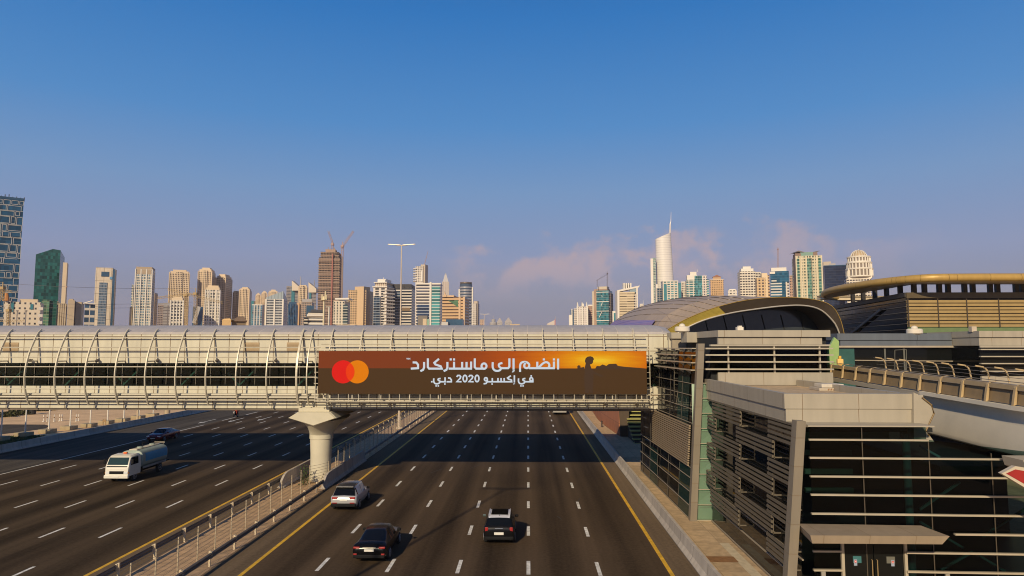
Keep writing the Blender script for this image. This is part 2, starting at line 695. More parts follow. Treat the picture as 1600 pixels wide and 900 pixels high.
jersey('concrete_barrier', 8.65, -1, 8, 420, .86, 'long pale concrete barrier along the right edge of the highway beside the footway')
jersey('concrete_barrier', -57.0, 1, 8, 420, .88, 'long shaded concrete barrier between the far left shoulder and the sandy lot')
jersey('concrete_barrier', -16.35, 1, 56.2, 70, 1.12, 'short dark concrete barrier right of the bridge pier, beside the silver car', ends=True)
jersey('concrete_barrier', -19.95, 1, 56.6, 70, 1.10, 'short tan concrete barrier left of the bridge pier, along the yellow line', ends=True)

# ---------------------------------------------------------------- median: guard rails and wire fence
M_galv = mat('galvanised_steel', (0.42, 0.38, 0.33), 0.5, 0.55, var=0.2, scale=3)
M_rail = mat('guardrail_steel', (0.15, 0.125, 0.10), 0.55, 0.15, var=0.2, scale=2)
M_post = mat('rail_post_paint', (0.58, 0.48, 0.33), 0.6, 0.1, var=0.2, scale=5)


def guardrail(x, spans, pitch, y0, side, label):
    t = thing('guardrail', (x, spans[0][0], 0), label, 'guardrail')
    for a, c in spans:
        # w-beam section
        prof = [(0, .44), (.07, .49), (.07, .54), (.0, .59), (.07, .64), (.07, .70), (0, .75), (-.03, .75), (.03, .68), (-.03, .6), (-.03, .58), (.03, .51), (-.03, .44)]
        b = MB().loft([[(x + side * p, y, z) for p, z in prof] for y in (a, c)], True, True)
        b.build('beam', M_rail, t)
        y = y0
        n = 0
        while y < c:
            if y > a + .2:
                n += 1
                pb = MB().box(x - side * .10 - .05, x - side * .10 + .05, y - .04, y + .04, 0, .82)
                pb.box(x - side * .02 - .05, x - side * .02 + .05, y - .09, y + .09, .42, .78)
                pb.build('post', M_post, t)
            y += pitch
    return t


guardrail(-16.7, ((18.0, 56.4), (70, 160)), 3.05, 18.4, 1, 'steel guardrail on the right side of the median, beside the nearer yellow line')
guardrail(-20.5, ((20.0, 57.2), (70, 160)), 3.3, 21.4, -1, 'dark steel guardrail on the left side of the median, by the oncoming lanes')
ft = thing('wire_fence', (-17.75, 18, 0), 'tall wire fence with slim pale posts between the two guardrails', 'fence')
y = 18.5
ys = []
while y < 150:
    ys.append(y)
    y += 2.09
M_fpost = mat('fence_post_paint', (0.46, 0.38, 0.26), 0.6, 0.1, var=0.15, scale=6)
for y in ys:
    x = -17.75 + (.95 if 58 < y < 63 else 0)
    MB().tube([(x, y, 0), (x, y, 1.92)], .034, 8).build('post', M_fpost, ft)
w = MB()
for k in range(8):
    z = .25 + k * .225
    pts = []
    for i, y in enumerate(ys):
        x = -17.75 + (.95 if 58 < y < 63 else 0)
        pts.append((x, y, z + random.uniform(-.015, .015)))
        if i < len(ys) - 1:
            x2 = -17.75 + (.95 if 58 < ys[i + 1] < 63 else 0)
            pts.append(((x + x2) / 2, y + 1.045, z - .02))
    w.tube(pts, .011, 4)
w.build('wire', mat('fence_wire', (0.30, 0.25, 0.19), 0.5, 0.5), ft)
# little shrub growing against the pier
M_leaf = mat('shrub_leaf', (0.05, 0.085, 0.02), 0.7, var=0.5, scale=4)
b = MB()
random.seed(8)
for i in range(260):
    c = Vector((-18.75 + random.gauss(0, .22), 57.9 + random.gauss(0, .25), abs(random.gauss(.75, .4))))
    d = Vector((random.gauss(0, 1), random.gauss(0, 1), random.gauss(0, 1))).normalized() * .09
    e = d.cross(Vector((random.random(), random.random(), 1))).normalized() * .05
    b.quad(c - d, c + e, c + d, c - e)
sh = thing('shrub', (-18.75, 57.9, 0), 'small green shrub growing at the foot of the bridge pier', 'shrub')
b.build('foliage', M_leaf, sh)
st = MB()
for i in range(6):
    a = i * 1.05
    st.tube([(-18.75, 57.9, 0), (-18.75 + .1 * math.cos(a), 57.9 + .1 * math.sin(a), .5), (-18.75 + .28 * math.cos(a), 57.9 + .28 * math.sin(a), 1.15)], .015, 5)
st.build('stem', mat('bark', (0.16, 0.10, 0.06), 0.9), sh)

# ---------------------------------------------------------------- street lamps
def street_lamp(loc, h, label):
    x, y = loc
    t = thing('street_lamp', (x, y, 0), label, 'street lamp', 'tall double armed street lamps in the median')
    MB().tube([(x, y, 0), (x, y, 3), (x, y, h)], [.20, .16, .08], 12).build('pole', mat('lamp_pole_paint', (0.60, 0.50, 0.40), 0.5, 0.2), t, smooth=40)
    MB().box(x - .35, x + .35, y - .35, y + .35, 0, .25).build('base', M_conc, t)
    a = MB().tube([(x - 1.9, y, h + .15), (x - .6, y, h - .02), (x, y, h - .08), (x + .6, y, h - .02), (x + 1.9, y, h + .15)], .06, 8)
    a.build('arm', mat('lamp_pole_paint', (0.6, 0.5, 0.4)), t)
    for s in (-1, 1):
        b = MB().loft([[(x + s * q, y - .11 * k, h - .06 + .06 * q), (x + s * q, y + .11 * k, h - .06 + .06 * q), (x + s * q, y + .09 * k, h + .07 + .06 * q), (x + s * q, y - .09 * k, h + .07 + .06 * q)]
                       for q, k in ((.12, .5), (.3, .9), (1.75, 1), (1.98, .5))], True, True)
        b.build('lantern', mat('lamp_head_paint', (0.66, 0.58, 0.48), 0.45, 0.1), t)
    return t


p = at(627.5, 383, 97)
street_lamp((p.x, 97), p.z, 'tall street lamp with a double arm rising behind the bridge above the billboard')
street_lamp((-18.3, 5.7), 27.0, 'tall double armed street lamp in the near median beside the guardrail')
p = at(757.5, 491, 286)
street_lamp((p.x, 286), p.z, 'distant street lamp with a double arm far down the median beyond the bridge')

# ---------------------------------------------------------------- the covered footbridge
M_clad = panels('bridge_cladding', (0.58, 0.55, 0.44), 1.28, 1.24, 0.055, (0.20, 0.14, 0.08), rough=0.42, var=0.06, offv=.02)
M_clad_plain = mat('bridge_trim_paint', (0.57, 0.53, 0.43), 0.42, var=0.08, scale=1.2)
M_ribp = mat('bridge_rib_paint', (0.58, 0.53, 0.42), 0.4, 0.15, var=0.1, scale=2)
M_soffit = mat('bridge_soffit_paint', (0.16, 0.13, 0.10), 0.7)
M_roof = panels('roof_skin', (0.46, 0.42, 0.39), 1.28, 60, 0.05, (0.60, 0.52, 0.44), rough=0.5, var=0.05, jh=False)
M_bglass = glass('bridge_glass', (0.44, 0.56, 0.53), 0.45)
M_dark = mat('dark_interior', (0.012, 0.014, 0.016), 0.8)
M_teal = mat('interior_brace_paint', (0.46, 0.56, 0.52), 0.5)
BX0, BX1 = -72.0, 12.6
YF, YB = 58.3, 67.6
br = thing('footbridge', (-18, 63, 0), 'long covered footbridge with curved ribs crossing over the whole highway', 'footbridge')
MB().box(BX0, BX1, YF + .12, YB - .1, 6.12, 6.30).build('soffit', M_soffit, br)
lw_ = MB().box(BX0, BX1, YF, YF + .25, 6.304, 7.05)
lw_.box(BX0, BX1, YF - .03, YF + .22, 7.11, 8.18)
lw_.build('lower_wall', M_clad, br)
MB().box(BX0, BX1, YF - .03, YF + .25, 10.12, 12.62).build('upper_wall', M_clad, br)
MB().box(BX0, BX1, YF + .004, YF + .2, 7.054, 7.106).build('joint_strip', M_soffit, br)
MB().box(BX0, BX1, YF + .08, YF + .10, 8.184, 10.116).build('window_band', M_bglass, br)
x = BX0
while x < BX1:
    MB().box(x - .022, x + .022, YF + .02, YF + .07, 8.19, 10.11).build('mullion', mat('mullion_paint', (0.13, 0.115, 0.09), 0.5, 0.2), br)
    x += 1.28
MB().box(BX0, BX1, YF + .3, YB - .3, 7.9, 8.14).build('floor', mat('bridge_floor', (0.10, 0.10, 0.10), 0.6), br)
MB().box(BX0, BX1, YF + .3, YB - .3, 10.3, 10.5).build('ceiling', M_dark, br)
b = MB().box(BX0, BX1, YB - .25, YB, 6.304, 8.3)
b.box(BX0, BX1, YB - .25, YB, 9.9, 12.62)
b.build('rear_wall', M_clad, br)
MB().box(BX0, BX1, YB - .16, YB - .10, 8.304, 9.896).build('rear_window_band', mat('rear_glass', (0.02, 0.03, 0.03), 0.1), br)
# curved roof with thin seams
sec = [(YF - .06, 12.60), (YF + .1, 12.78), (YF + .8, 13.02), (YF + 2.2, 13.32), (YF + 4.6, 13.50), (YB - 2.2, 13.32), (YB - .8, 13.02), (YB - .1, 12.78), (YB + .06, 12.6)]
MB().loft([[(x, y, z) for y, z in sec] for x in [BX0 + (BX1 - 1.2 - BX0) * i / 40 for i in range(41)]], False).build('roof', M_roof, br, smooth=25)
MB().loft([[(BX1 - 1.2, y, z) for y, z in sec], [(BX1 - .5, y, z - .12) for y, z in sec], [(BX1 - .1, y, min(z - .35, 12.5)) for y, z in sec]], False).build('roof_end', M_roof, br, smooth=40)
# braces behind the glass
x = -71.2
i = 0
while x < 11:
    MB().bar((x, YF + 1.15, 8.15), (x + 2.1, YF + 1.15, 10.28), .12, .42, up=(0, 1, 0)).build('brace', M_teal, br)
    if i % 2 == 0:
        MB().bar((x + 4.6, YF + 2.3, 8.15), (x + 2.5, YF + 2.3, 10.28), .1, .2, up=(0, 1, 0)).build('brace', M_teal, br)
    x += 5.12
    i += 1
# ribs
ribsec = [(YF + .35, 13.02), (YF - .05, 12.72), (YF - .5, 12.0), (YF - .98, 11.0), (YF - 1.26, 10.0), (YF - 1.36, 9.1), (YF - 1.28, 8.2), (YF - 1.05, 7.4), (YF - .62, 6.62)]


def rib_y(z):
    for (ya, za), (yb, zb) in zip(ribsec, ribsec[1:]):
        if zb <= z <= za:
            return yb + (ya - yb) * (z - zb) / (za - zb)
    return YF


def catmull(pts, n=4):
    P = [Vector(p) for p in pts]
    out = []
    for i in range(len(P) - 1):
        a, b_, c, d = P[max(i - 1, 0)], P[i], P[i + 1], P[min(i + 2, len(P) - 1)]
        for k in range(n):
            t = k / n
            out.append(.5 * ((2 * b_) + (-a + c) * t + (2 * a - 5 * b_ + 4 * c - d) * t * t + (-a + 3 * b_ - 3 * c + d) * t ** 3))
    out.append(P[-1])
    return out


def make_rib(x):
    path = catmull([(x, y, z) for y, z in ribsec], 3)
    rings = []
    for i, p in enumerate(path):
        d = (path[min(i + 1, len(path) - 1)] - path[max(i - 1, 0)]).normalized()
        nrm = Vector((0, d.z, -d.y)) * .085
        sx = Vector((.042, 0, 0))
        rings.append([p - nrm - sx, p - nrm + sx, p + nrm + sx, p + nrm - sx])
    MB().loft(rings, True, True).build('rib', M_ribp, br)
    k = MB()
    for z in (12.3, 10.3, 7.55, 6.95):
        k.bar((x, rib_y(z), z), (x, YF, z), .07, .10)
    k.build('rib_bracket', M_ribp, br)


xr = (30.5 - 825) * 56.9 / 1067
xs = []
i = -11
while True:
    x = xr + 2.565 * i
    if x > 9.7:
        break
    if x > BX0 + .5:
        xs.append(x)
    i += 1
for x in xs:
    make_rib(x)
make_rib(-18.45)
make_rib(-19.35)
for z, r in ((12.30, .05), (11.47, .05), (10.65, .045), (9.85, .05), (9.0, .05), (8.0, .05), (7.05, .05)):
    yy = rib_y(z) - .02
    MB().tube([(BX0, yy, z), (-17.55, yy, z)], r, 6).build('rail', M_ribp, br, smooth=50)
for z in (12.3, 11.75):
    yy = rib_y(z)
    MB().tube([(-17.5, yy, z), (9.9, yy, z)], .05, 6).build('rail', M_ribp, br, smooth=50)
for z in (7.6, 7.1):
    MB().tube([(9.9, rib_y(z), z), (12.2, rib_y(z) + .3, z)], .045, 6).build('rail', M_ribp, br)
MB().cham(BX0, -17.6, YF - .72, YF - .12, 7.42, 7.58, .05).build('ledge', M_clad_plain, br)
MB().tube([(BX0, YF - .86, 7.30), (-17.6, YF - .86, 7.30)], .085, 8).build('rail', M_clad_plain, br, smooth=50)
# louvred vents, floodlights
for xa, xb in ((6, 29), (383, 405), (449, 469), (1036, 1036)):
    if xa == xb:
        continue
    a, c = at(xa, 535, YF), at(xb, 548.5, YF)
    v = MB()
    for k in range(7):
        z = c.z + (a.z - c.z) * k / 7
        v.bar((a.x, YF - .05, z), (c.x, YF - .05, z), .06, .07)
    v.box(a.x - .03, c.x + .03, YF - .04, YF - .032, c.z - .03, a.z)
    v.build('vent', mat('vent_paint', (0.40, 0.30, 0.18), 0.6), br)
for xx in (-17.5, 47, 152, 246, 339, 431):
    a = at(xx, 563, YF - .3)
    f = MB().lathe((a.x, a.y, a.z - .1), [(.05, -.04), (.13, 0), (.15, .1), (.1, .18), (.04, .22)], 10)
    f.bar((a.x, a.y, a.z), (a.x, YF, a.z + .1), .04, .04)
    f.build('floodlight', mat('floodlight_case', (0.10, 0.08, 0.07), 0.5), br)

# pier
pr = thing('bridge_pier', (-18.2, 59.6, 0), 'cream concrete pier with a hexagonal head carrying the footbridge in the median', 'pier')
M_pier = mat('pier_concrete', (0.58, 0.54, 0.42), 0.8, var=0.10, scale=0.7, bump=0.1)
hx = [at(458, 643.5, 57.6), at(521, 643.5, 57.6), at(525.5, 651, 57.6), at(487.5, 664, 57.6), at(450, 651, 57.6)]
hx = [(at(465, 643, 57.6).x, 6.06), (at(516, 643, 57.6).x, 6.06), (at(525.5, 651, 57.6).x, 5.55), (at(490, 663, 57.6).x, 4.86), (at(449.5, 651, 57.6).x, 5.55)]
b = MB().loft([[(-18.2 + (x + 18.2) * k, y, 5.6 + (z - 5.6) * k2) for x, z in hx] for y, k, k2 in ((57.6, .93, .86), (57.75, 1, 1), (68.0, 1, 1), (68.15, .93, .86))], True, True)
b.build('pier_head', M_pier, pr)
MB().box(at(466.5, 640, 58).x, at(514.5, 640, 58).x, 58.0, 67.4, 6.064, 6.42).build('bearing_block', M_pier, pr)
n = 8
MB().loft([[(-18.05 + rx * math.cos(a), yc + ry * math.sin(a), z) for a in [math.pi / 20 + 2 * math.pi * k / 20 for k in range(20)]]
           for z, rx, ry, yc in ((5.2, 1.8, 4.2, 61.8), (4.9, 1.5, 3.3, 61.2), (4.55, 1.22, 2.3, 60.7), (4.2, 1.04, 1.4, 60.25), (3.95, 1.0, 1.02, 60.1))], True, True).build('pier_neck', M_pier, pr, smooth=40)
MB().lathe((-18.05, 60.1, 0), [(.86, 0), (.88, 2.2), (.95, 3.5), (.95, 3.56), (1.0, 3.58), (1.0, 4.0)], 28).build('column', M_pier, pr, smooth=30)

# ---------------------------------------------------------------- billboard hung on the bridge
YS = 56.45
A, B_, C_, D_ = at(498, 548.5, YS), at(1010, 549, YS), at(1010, 616, YS), at(498, 615.5, YS)
bx0, bx1, bz0, bz1 = A.x, B_.x, C_.z, A.z
bb = thing('billboard', ((bx0 + bx1) / 2, YS, bz0), 'wide sunset billboard with two overlapping circles and Arabic lettering hung on the footbridge', 'billboard')
ORG_BB = ORG[bb]


def poster():
    m, nt, b = newmat('poster')
    N, L = nt.nodes.new, nt.links.new
    tc = N('ShaderNodeTexCoord')
    sp = N('ShaderNodeSeparateXYZ')
    L(tc.outputs['Object'], sp.inputs[0])
    hz = at(700, 575.5, YS).z - bz0
    sx, sz = at(934, 563, YS).x - ORG_BB.x, at(934, 563, YS).z - bz0
    dx = math_node(nt, 'MULTIPLY', math_node(nt, 'SUBTRACT', sp.outputs[0], sx), .22)
    dz = math_node(nt, 'MULTIPLY', math_node(nt, 'SUBTRACT', sp.outputs[2], sz), .85)
    d = math_node(nt, 'SQRT', math_node(nt, 'ADD', math_node(nt, 'MULTIPLY', dx, dx), math_node(nt, 'MULTIPLY', dz, dz)))
    mp = N('ShaderNodeMapping')
    mp.inputs['Scale'].default_value = (.35, 1, 3.2)
    L(tc.outputs['Object'], mp.inputs[0])
    nz = N('ShaderNodeTexNoise')
    nz.inputs['Scale'].default_value = 1.3
    nz.inputs['Detail'].default_value = 5
    L(mp.outputs[0], nz.inputs['Vector'])
    d = math_node(nt, 'ADD', d, math_node(nt, 'MULTIPLY', math_node(nt, 'SUBTRACT', nz.outputs[0], .5), .55))
    rp = N('ShaderNodeValToRGB')
    cr = rp.color_ramp
    cr.elements[0].position = 0.02
    cr.elements[0].color = (0.70, 0.50, 0.03, 1)
    cr.elements[1].position = 1.0
    cr.elements[1].color = (0.17, 0.040, 0.014, 1)
    for q, c in ((.13, (.64, .30, .005)), (.3, (.52, .15, .005)), (.55, (.34, .07, .007)), (.78, (.23, .048, .011))):
        e = cr.elements.new(q)
        e.color = (*c, 1)
    mr = N('ShaderNodeMapRange')
    mr.inputs['From Max'].default_value = 3.0
    L(d, mr.inputs['Value'])
    L(mr.outputs[0], rp.inputs[0])
    up = math_node(nt, 'GREATER_THAN', sp.outputs[2], hz)
    mx = N('ShaderNodeMix')
    mx.data_type = 'RGBA'
    L(up, mx.inputs['Factor'])
    mx.inputs[6].default_value = (0.062, 0.034, 0.015, 1)
    L(rp.outputs[0], mx.inputs[7])
    L(mx.outputs[2], b.inputs['Base Color'])
    b.inputs['Roughness'].default_value = 0.8
    b.inputs['Specular IOR Level'].default_value = 0.15
    return m


MB().box(bx0, bx1, YS, YS + .18, bz0, bz1).build('panel', poster(), bb)


def bp_(x, y, off=.006):
    p = at(x, y, YS)
    return Vector((p.x, YS - off, p.z))


def disc(cx, cy, r, off, n=48):
    c = bp_(cx, cy, off)
    R = r * YS / F
    return MB().quad(*[(c.x + R * math.cos(2 * math.pi * k / n), c.y, c.z + R * math.sin(2 * math.pi * k / n)) for k in range(n)])


M_lr = mat('poster_red', (0.60, 0.012, 0.010), 0.8, var=.03, spec=.15)
M_ly = mat('poster_amber', (0.62, 0.19, 0.002), 0.8, var=.03, spec=.15)
M_lo = mat('poster_vermilion', (0.68, 0.045, 0.005), 0.8, var=.03, spec=.15)
c1, c2, rr, cy = 536.2, 558.3, 17.9, 581.0
disc(c1, cy, rr, .006).build('logo_circle', M_lr, bb)
disc(c2, cy, rr, .009).build('logo_circle', M_ly, bb)
pts = []
hw = (c2 - c1) / 2
a0 = math.acos(hw / rr)
for k in range(17):
    a = -a0 + 2 * a0 * k / 16
    pts.append((c1 + rr * math.cos(a), cy + rr * math.sin(a)))
for k in range(1, 16):
    a = math.pi - a0 + 2 * a0 * k / 16
    pts.append((c2 + rr * math.cos(a), cy + rr * math.sin(a)))
MB().quad(*[bp_(x, y, .012) for x, y in pts]).build('logo_overlap', M_lo, bb)

# lettering, traced stroke by stroke
SK = 6.154
off_k = [0]


def stroke(b, pts, w, closed=False, curve=False):
    P = [Vector((x, y, 0)) for x, y in pts]
    if curve:
        P = catmull(P, 5)
    off_k[0] += 1
    off = .014 + (off_k[0] % 9) * .0011
    Lf, Rt = [], []
    n = len(P)
    for i, p in enumerate(P):
        if closed:
            d0, d1 = (p - P[i - 1]).normalized(), (P[(i + 1) % n] - p).normalized()
        else:
            d1 = (P[min(i + 1, n - 1)] - P[min(i, n - 2)]).normalized()
            d0 = (P[max(i, 1)] - P[max(i - 1, 0)]).normalized()
        t = (d0 + d1)
        t = t.normalized() if t.length > .1 else d1
        nr = Vector((-t.y, t.x, 0))
        k = 1 / max(.55, nr.dot(Vector((-d1.y, d1.x, 0))))
        Lf.append(p + nr * w / 2 * k)
        Rt.append(p - nr * w / 2 * k)
    rng = range(n if closed else n - 1)
    for i in rng:
        j = (i + 1) % n
        b.quad(*[bp_(625 + q.x / SK, 548 + q.y / SK, off) for q in (Lf[i], Lf[j], Rt[j], Rt[i])])


def dot(b, x, y, s):
    stroke(b, [(x - s / 2, y), (x + s / 2, y)], s)


def circ(cx, cy, rx, ry, n=18):
    return [(cx + rx * math.cos(2 * math.pi * k / n), cy + ry * math.sin(2 * math.pi * k / n)) for k in range(n)]


W1 = 20
M_let = mat('poster_pale_blue', (0.48, 0.62, 0.86), 0.7, var=.03)
t1 = [MB()]
S = lambda *p, **k: stroke(t1[0], list(p), W1, **k)
S((1520, 76), (1520, 180))
S((1480, 104), (1480, 168), (1240, 168))
dot(t1[0], 1480, 84, 20)
S((1322, 168), (1345, 150), (1375, 122), (1405, 110), (1430, 122), (1436, 146), (1424, 168), curve=True)
S((1320, 106), (1320, 170))
dot(t1[0], 1383, 84, 20)
S((1155, 204), (1155, 145), (1165, 118), (1190, 108), (1220, 112), (1242, 132), (1238, 158), (1218, 168), (1198, 158), (1196, 136), (1208, 114), curve=True)
t1[0].build('word', M_let, bb)
t1[0] = MB()
S((1092, 74), (1092, 182))
stroke(t1[0], [(1104, 190), (1088, 190), (1084, 198), (1098, 202), (1076, 206)], 7)
S((1052, 74), (1052, 152), (1040, 168), (985, 168))
S((990, 168), (968, 164), (952, 148), (954, 128), (985, 118), curve=True)
S((892, 110), (892, 160), (908, 186), (935, 194), (962, 186), (972, 166), curve=True)
t1[0].build('word', M_let, bb)
t1[0] = MB()
stroke(t1[0], circ(808, 148, 24, 26), W1, closed=True)
S((818, 172), (732, 172), (719, 158), (719, 74))
S((684, 104), (684, 172), (468, 172))
S((640, 108), (640, 172))
S((598, 108), (598, 172))
S((520, 106), (520, 172))
dot(t1[0], 488, 84, 20)
dot(t1[0], 520, 84, 20)
S((456, 108), (456, 160), (446, 184), (420, 196))
S((375, 78), (330, 116), (340, 132), (392, 150), (402, 172), (280, 172), (268, 158), (268, 74))
S((232, 108), (232, 160), (222, 184), (196, 196))
S((122, 112), (158, 114), (174, 134), (174, 168), (104, 172))
t1[0].build('word', M_let, bb)
t1[0] = MB()
stroke(t1[0], [(60, 72), (78, 72)], 5)
stroke(t1[0], [(69, 72), (69, 86)], 5)
stroke(t1[0], [(83, 86), (83, 71), (90, 80), (97, 71), (97, 86)], 5)
t1[0].build('word', M_let, bb)
t2 = [MB()]
W2 = 15
S2 = lambda *p, **k: stroke(t2[0], list(p), W2, **k)
stroke(t2[0], circ(1262, 274, 14, 15), W2, closed=True)
S2((1277, 274), (1277, 298), (1200, 298))
dot(t2[0], 1262, 242, 15)


def yeh(dx):
    S2((1140 + dx, 266), (1140 + dx, 296), (1152 + dx, 314), (1172 + dx, 318), (1194 + dx, 310), (1200 + dx, 294), (1184 + dx, 284), (1184 + dx, 272), (1206 + dx, 266), curve=True)
    dot(t2[0], 1163 + dx, 338, 14)
    dot(t2[0], 1184 + dx, 338, 14)


yeh(0)
t2[0].build('word', M_let, bb)
t2[0] = MB()
S2((1100, 236), (1100, 304))
stroke(t2[0], [(1108, 310), (1096, 310), (1094, 316), (1104, 319), (1088, 323)], 5)
S2((1066, 240), (1034, 262), (1042, 272), (1072, 282), (1074, 298), (880, 298))
for x in (1002, 972, 942):
    S2((x, 262), (x, 298))
S2((888, 262), (888, 298), (846, 298))
dot(t2[0], 886, 320, 14)
stroke(t2[0], circ(826, 274, 14, 15), W2, closed=True)
S2((840, 278), (840, 298), (828, 314), (804, 318))
t2[0].build('word', M_let, bb)
t2[0] = MB()
for x0 in (0, 116):
    S2((545 + x0, 252), (556 + x0, 238), (574 + x0, 238), (584 + x0, 250), (578 + x0, 266), (546 + x0, 298), (592 + x0, 298))
    stroke(t2[0], circ(625 + x0, 267, 18, 31), W2, closed=True)
t2[0].build('word', M_let, bb)
t2[0] = MB()
S2((462, 262), (482, 264), (494, 280), (494, 298), (448, 298))
S2((434, 256), (434, 298), (388, 298))
dot(t2[0], 432, 320, 14)
yeh(-815)
dot(t2[0], 306, 298, 15)
t2[0].build('word', M_let, bb)

# the printed child and dark tree line
M_sil = mat('poster_umber', (0.042, 0.020, 0.009), 0.8, var=.05)
def Q(pts, off, name='silhouette'):
    MB().quad(*[bp_(880 + x / 11.25, 545 + y / 11.25, off) for x, y in pts]).build(name, M_sil, bb)
Q([(395, 255), (380, 215), (395, 165), (430, 138), (480, 130), (520, 145), (542, 180), (528, 200), (522, 240), (505, 262), (470, 275), (500, 355), (560, 410), (640, 440), (700, 470), (690, 495), (650, 490), (560, 450), (530, 430), (530, 560), (520, 780), (470, 780), (470, 700), (440, 780), (380, 780), (370, 500), (380, 330)], .016)
Q([(250, 345), (247, 305), (270, 288), (300, 295), (305, 330), (370, 318), (372, 352)], .015)
Q([(560, 352), (590, 300), (640, 306), (690, 275), (760, 300), (800, 268), (930, 262), (960, 300), (1100, 318), (1260, 330), (1440, 345), (1440, 352)], .0155)
# catwalk, hangers and frame behind the sheet
cw = MB()
for z in (bz0 - .42, bz0 - .62):
    cw.bar((bx0 - .2, YS + .1, z), (bx1 + .2, YS + .1, z), .06, .05)
cw.bar((bx0 - .2, YS + .95, bz0 - .62), (bx1 + .2, YS + .95, bz0 - .62), .06, .08)
n = 32
for k in range(n + 1):
    x = bx0 + (bx1 - bx0) * k / n
    cw.bar((x, YS + .1, bz0 - .66), (x, YS + .1, bz0), .05, .04)
    cw.bar((x, YS + .1, bz0 - .66), (x, YS + .95, bz0 - .66), .04, .04)
cw.build('catwalk', M_ribp, bb)
MB().box(bx0 - .1, bx1 + .1, YS + .2, YS + .9, bz0 - .74, bz0 - .70).build('catwalk_deck', mat('grating', (0.22, 0.19, 0.15), 0.6, 0.3), bb)
fr = MB()
for k in range(12):
    x = bx0 + .4 + (bx1 - bx0 - .8) * k / 11
    fr.bar((x, YS + .3, bz0 - .7), (x, YS + .3, bz1 + .1), .08, .08)
    for z in (bz0 - .5, bz1 - .3):
        fr.bar((x, YS + .3, z), (x, YF, z), .06, .06)
for z in (bz1 + .12, bz1 + .38):
    fr.bar((bx0 - .3, YS + .3, z), (bx1 + .3, YS + .3, z), .07, .07)
for k in range(9):
    z = bz0 - .1 + (bz1 - bz0 + .2) * k / 8
    fr.bar((bx1 + .02, YS + .12, z), (bx1 + .35, YS + .4, z), .05, .05)
    fr.bar((bx0 - .02, YS + .12, z), (bx0 - .45, YS + .4, z), .05, .05)
fr.bar((bx1 + .3, YS + .25, bz0 - .7), (bx1 + .3, YS + .25, bz1 + .3), .05, .05)
fr.bar((bx0 - .3, YS + .25, bz0 - .7), (bx0 - .3, YS + .25, bz1 + .3), .05, .05)
fr.build('support_frame', M_ribp, bb)

# ---------------------------------------------------------------- station buildings on the right
M_beige = panels('station_cladding', (0.385, 0.345, 0.275), 2.6, 50, 0.03, (0.22, 0.16, 0.10), rough=0.5, var=0.05, jh=False)
M_beige2 = mat('station_trim_paint', (0.385, 0.345, 0.275), 0.5, var=.08, scale=1.0)
M_pillar = panels('pillar_cladding', (0.22, 0.188, 0.145), 50, 1.25, 0.03, (0.2, 0.15, 0.1), rough=0.5, var=0.06, jv=False)
M_blade = mat('louvre_paint', (0.46, 0.41, 0.32), 0.4, 0.15, var=.08)
M_slat = mat('slat_paint', (0.17, 0.145, 0.11), 0.45, 0.2, var=.1)
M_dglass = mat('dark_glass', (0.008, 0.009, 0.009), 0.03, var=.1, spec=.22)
M_sglass = glass('station_glass', (0.16, 0.26, 0.25), 0.28)
M_gglass = glass('green_glass', (0.34, 0.52, 0.44), 0.9, haze=0.36, hcol=(0.36, 0.50, 0.38))
M_tglass = glass('teal_glass', (0.12, 0.26, 0.25), 0.5, haze=0.18, hcol=(0.08, 0.20, 0.18))
M_gravel = mat('roof_gravel', (0.54, 0.40, 0.25), 0.95, var=.25, scale=2.2, bump=.6)
M_mull = mat('mullion_pale_paint', (0.40, 0.34, 0.26), 0.5, .2)
M_mulld = mat('mullion_dark_paint', (0.07, 0.06, 0.05), 0.5, .2)

# --- entrance pavilion with the slatted side wall
UD = Vector((1, -0.03, 0))
OX, OY = 12.45, 31.5
pv = thing('entrance_pavilion', (18, 38, 0), 'low station entrance building with slatted side wall, canopy and dark glass doors beside the highway', 'station building')


def fw(u, z, off=0.0):
    """point on the pavilion's front wall"""
    return Vector((OX + u, OY + UD.y * u - off, z))


def wx(z):
    return 12.08 + 0.045 * z


# dark rooms behind the glass
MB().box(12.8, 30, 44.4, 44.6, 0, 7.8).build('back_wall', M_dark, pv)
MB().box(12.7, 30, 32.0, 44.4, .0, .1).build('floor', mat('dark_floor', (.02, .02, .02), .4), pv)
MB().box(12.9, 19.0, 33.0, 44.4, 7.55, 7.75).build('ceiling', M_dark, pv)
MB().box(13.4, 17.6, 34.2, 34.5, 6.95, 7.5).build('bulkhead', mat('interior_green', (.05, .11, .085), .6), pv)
for k in range(3):
    MB().box(14.2, 16.6, 36.0, 36.2, 4.1 + k * .95, 4.35 + k * .95).build('interior_beam', mat('interior_green', (.1, .22, .17)), pv)
p = at(1420, 780, 32.9)
MB().tube([(p.x, 32.9, .1), (p.x, 32.9, 7.5)], .17, 12).build('interior_column', mat('interior_teal', (.08, .18, .19), .5), pv, smooth=40)
for a, c in (((1437, 796), (1500, 753)), ((1437, 815), (1505, 856)), ((1535, 838), (1602, 795)), ((1470, 890), (1520, 862)), ((1530, 868), (1570, 892)), ((1437, 697), (1468, 714))):
    A_, B2 = at(*a, 33.6), at(*c, 33.6)
    MB().bar(A_, B2, .10, .10).build('interior_brace', mat('interior_teal', (.08, .18, .19)), pv)
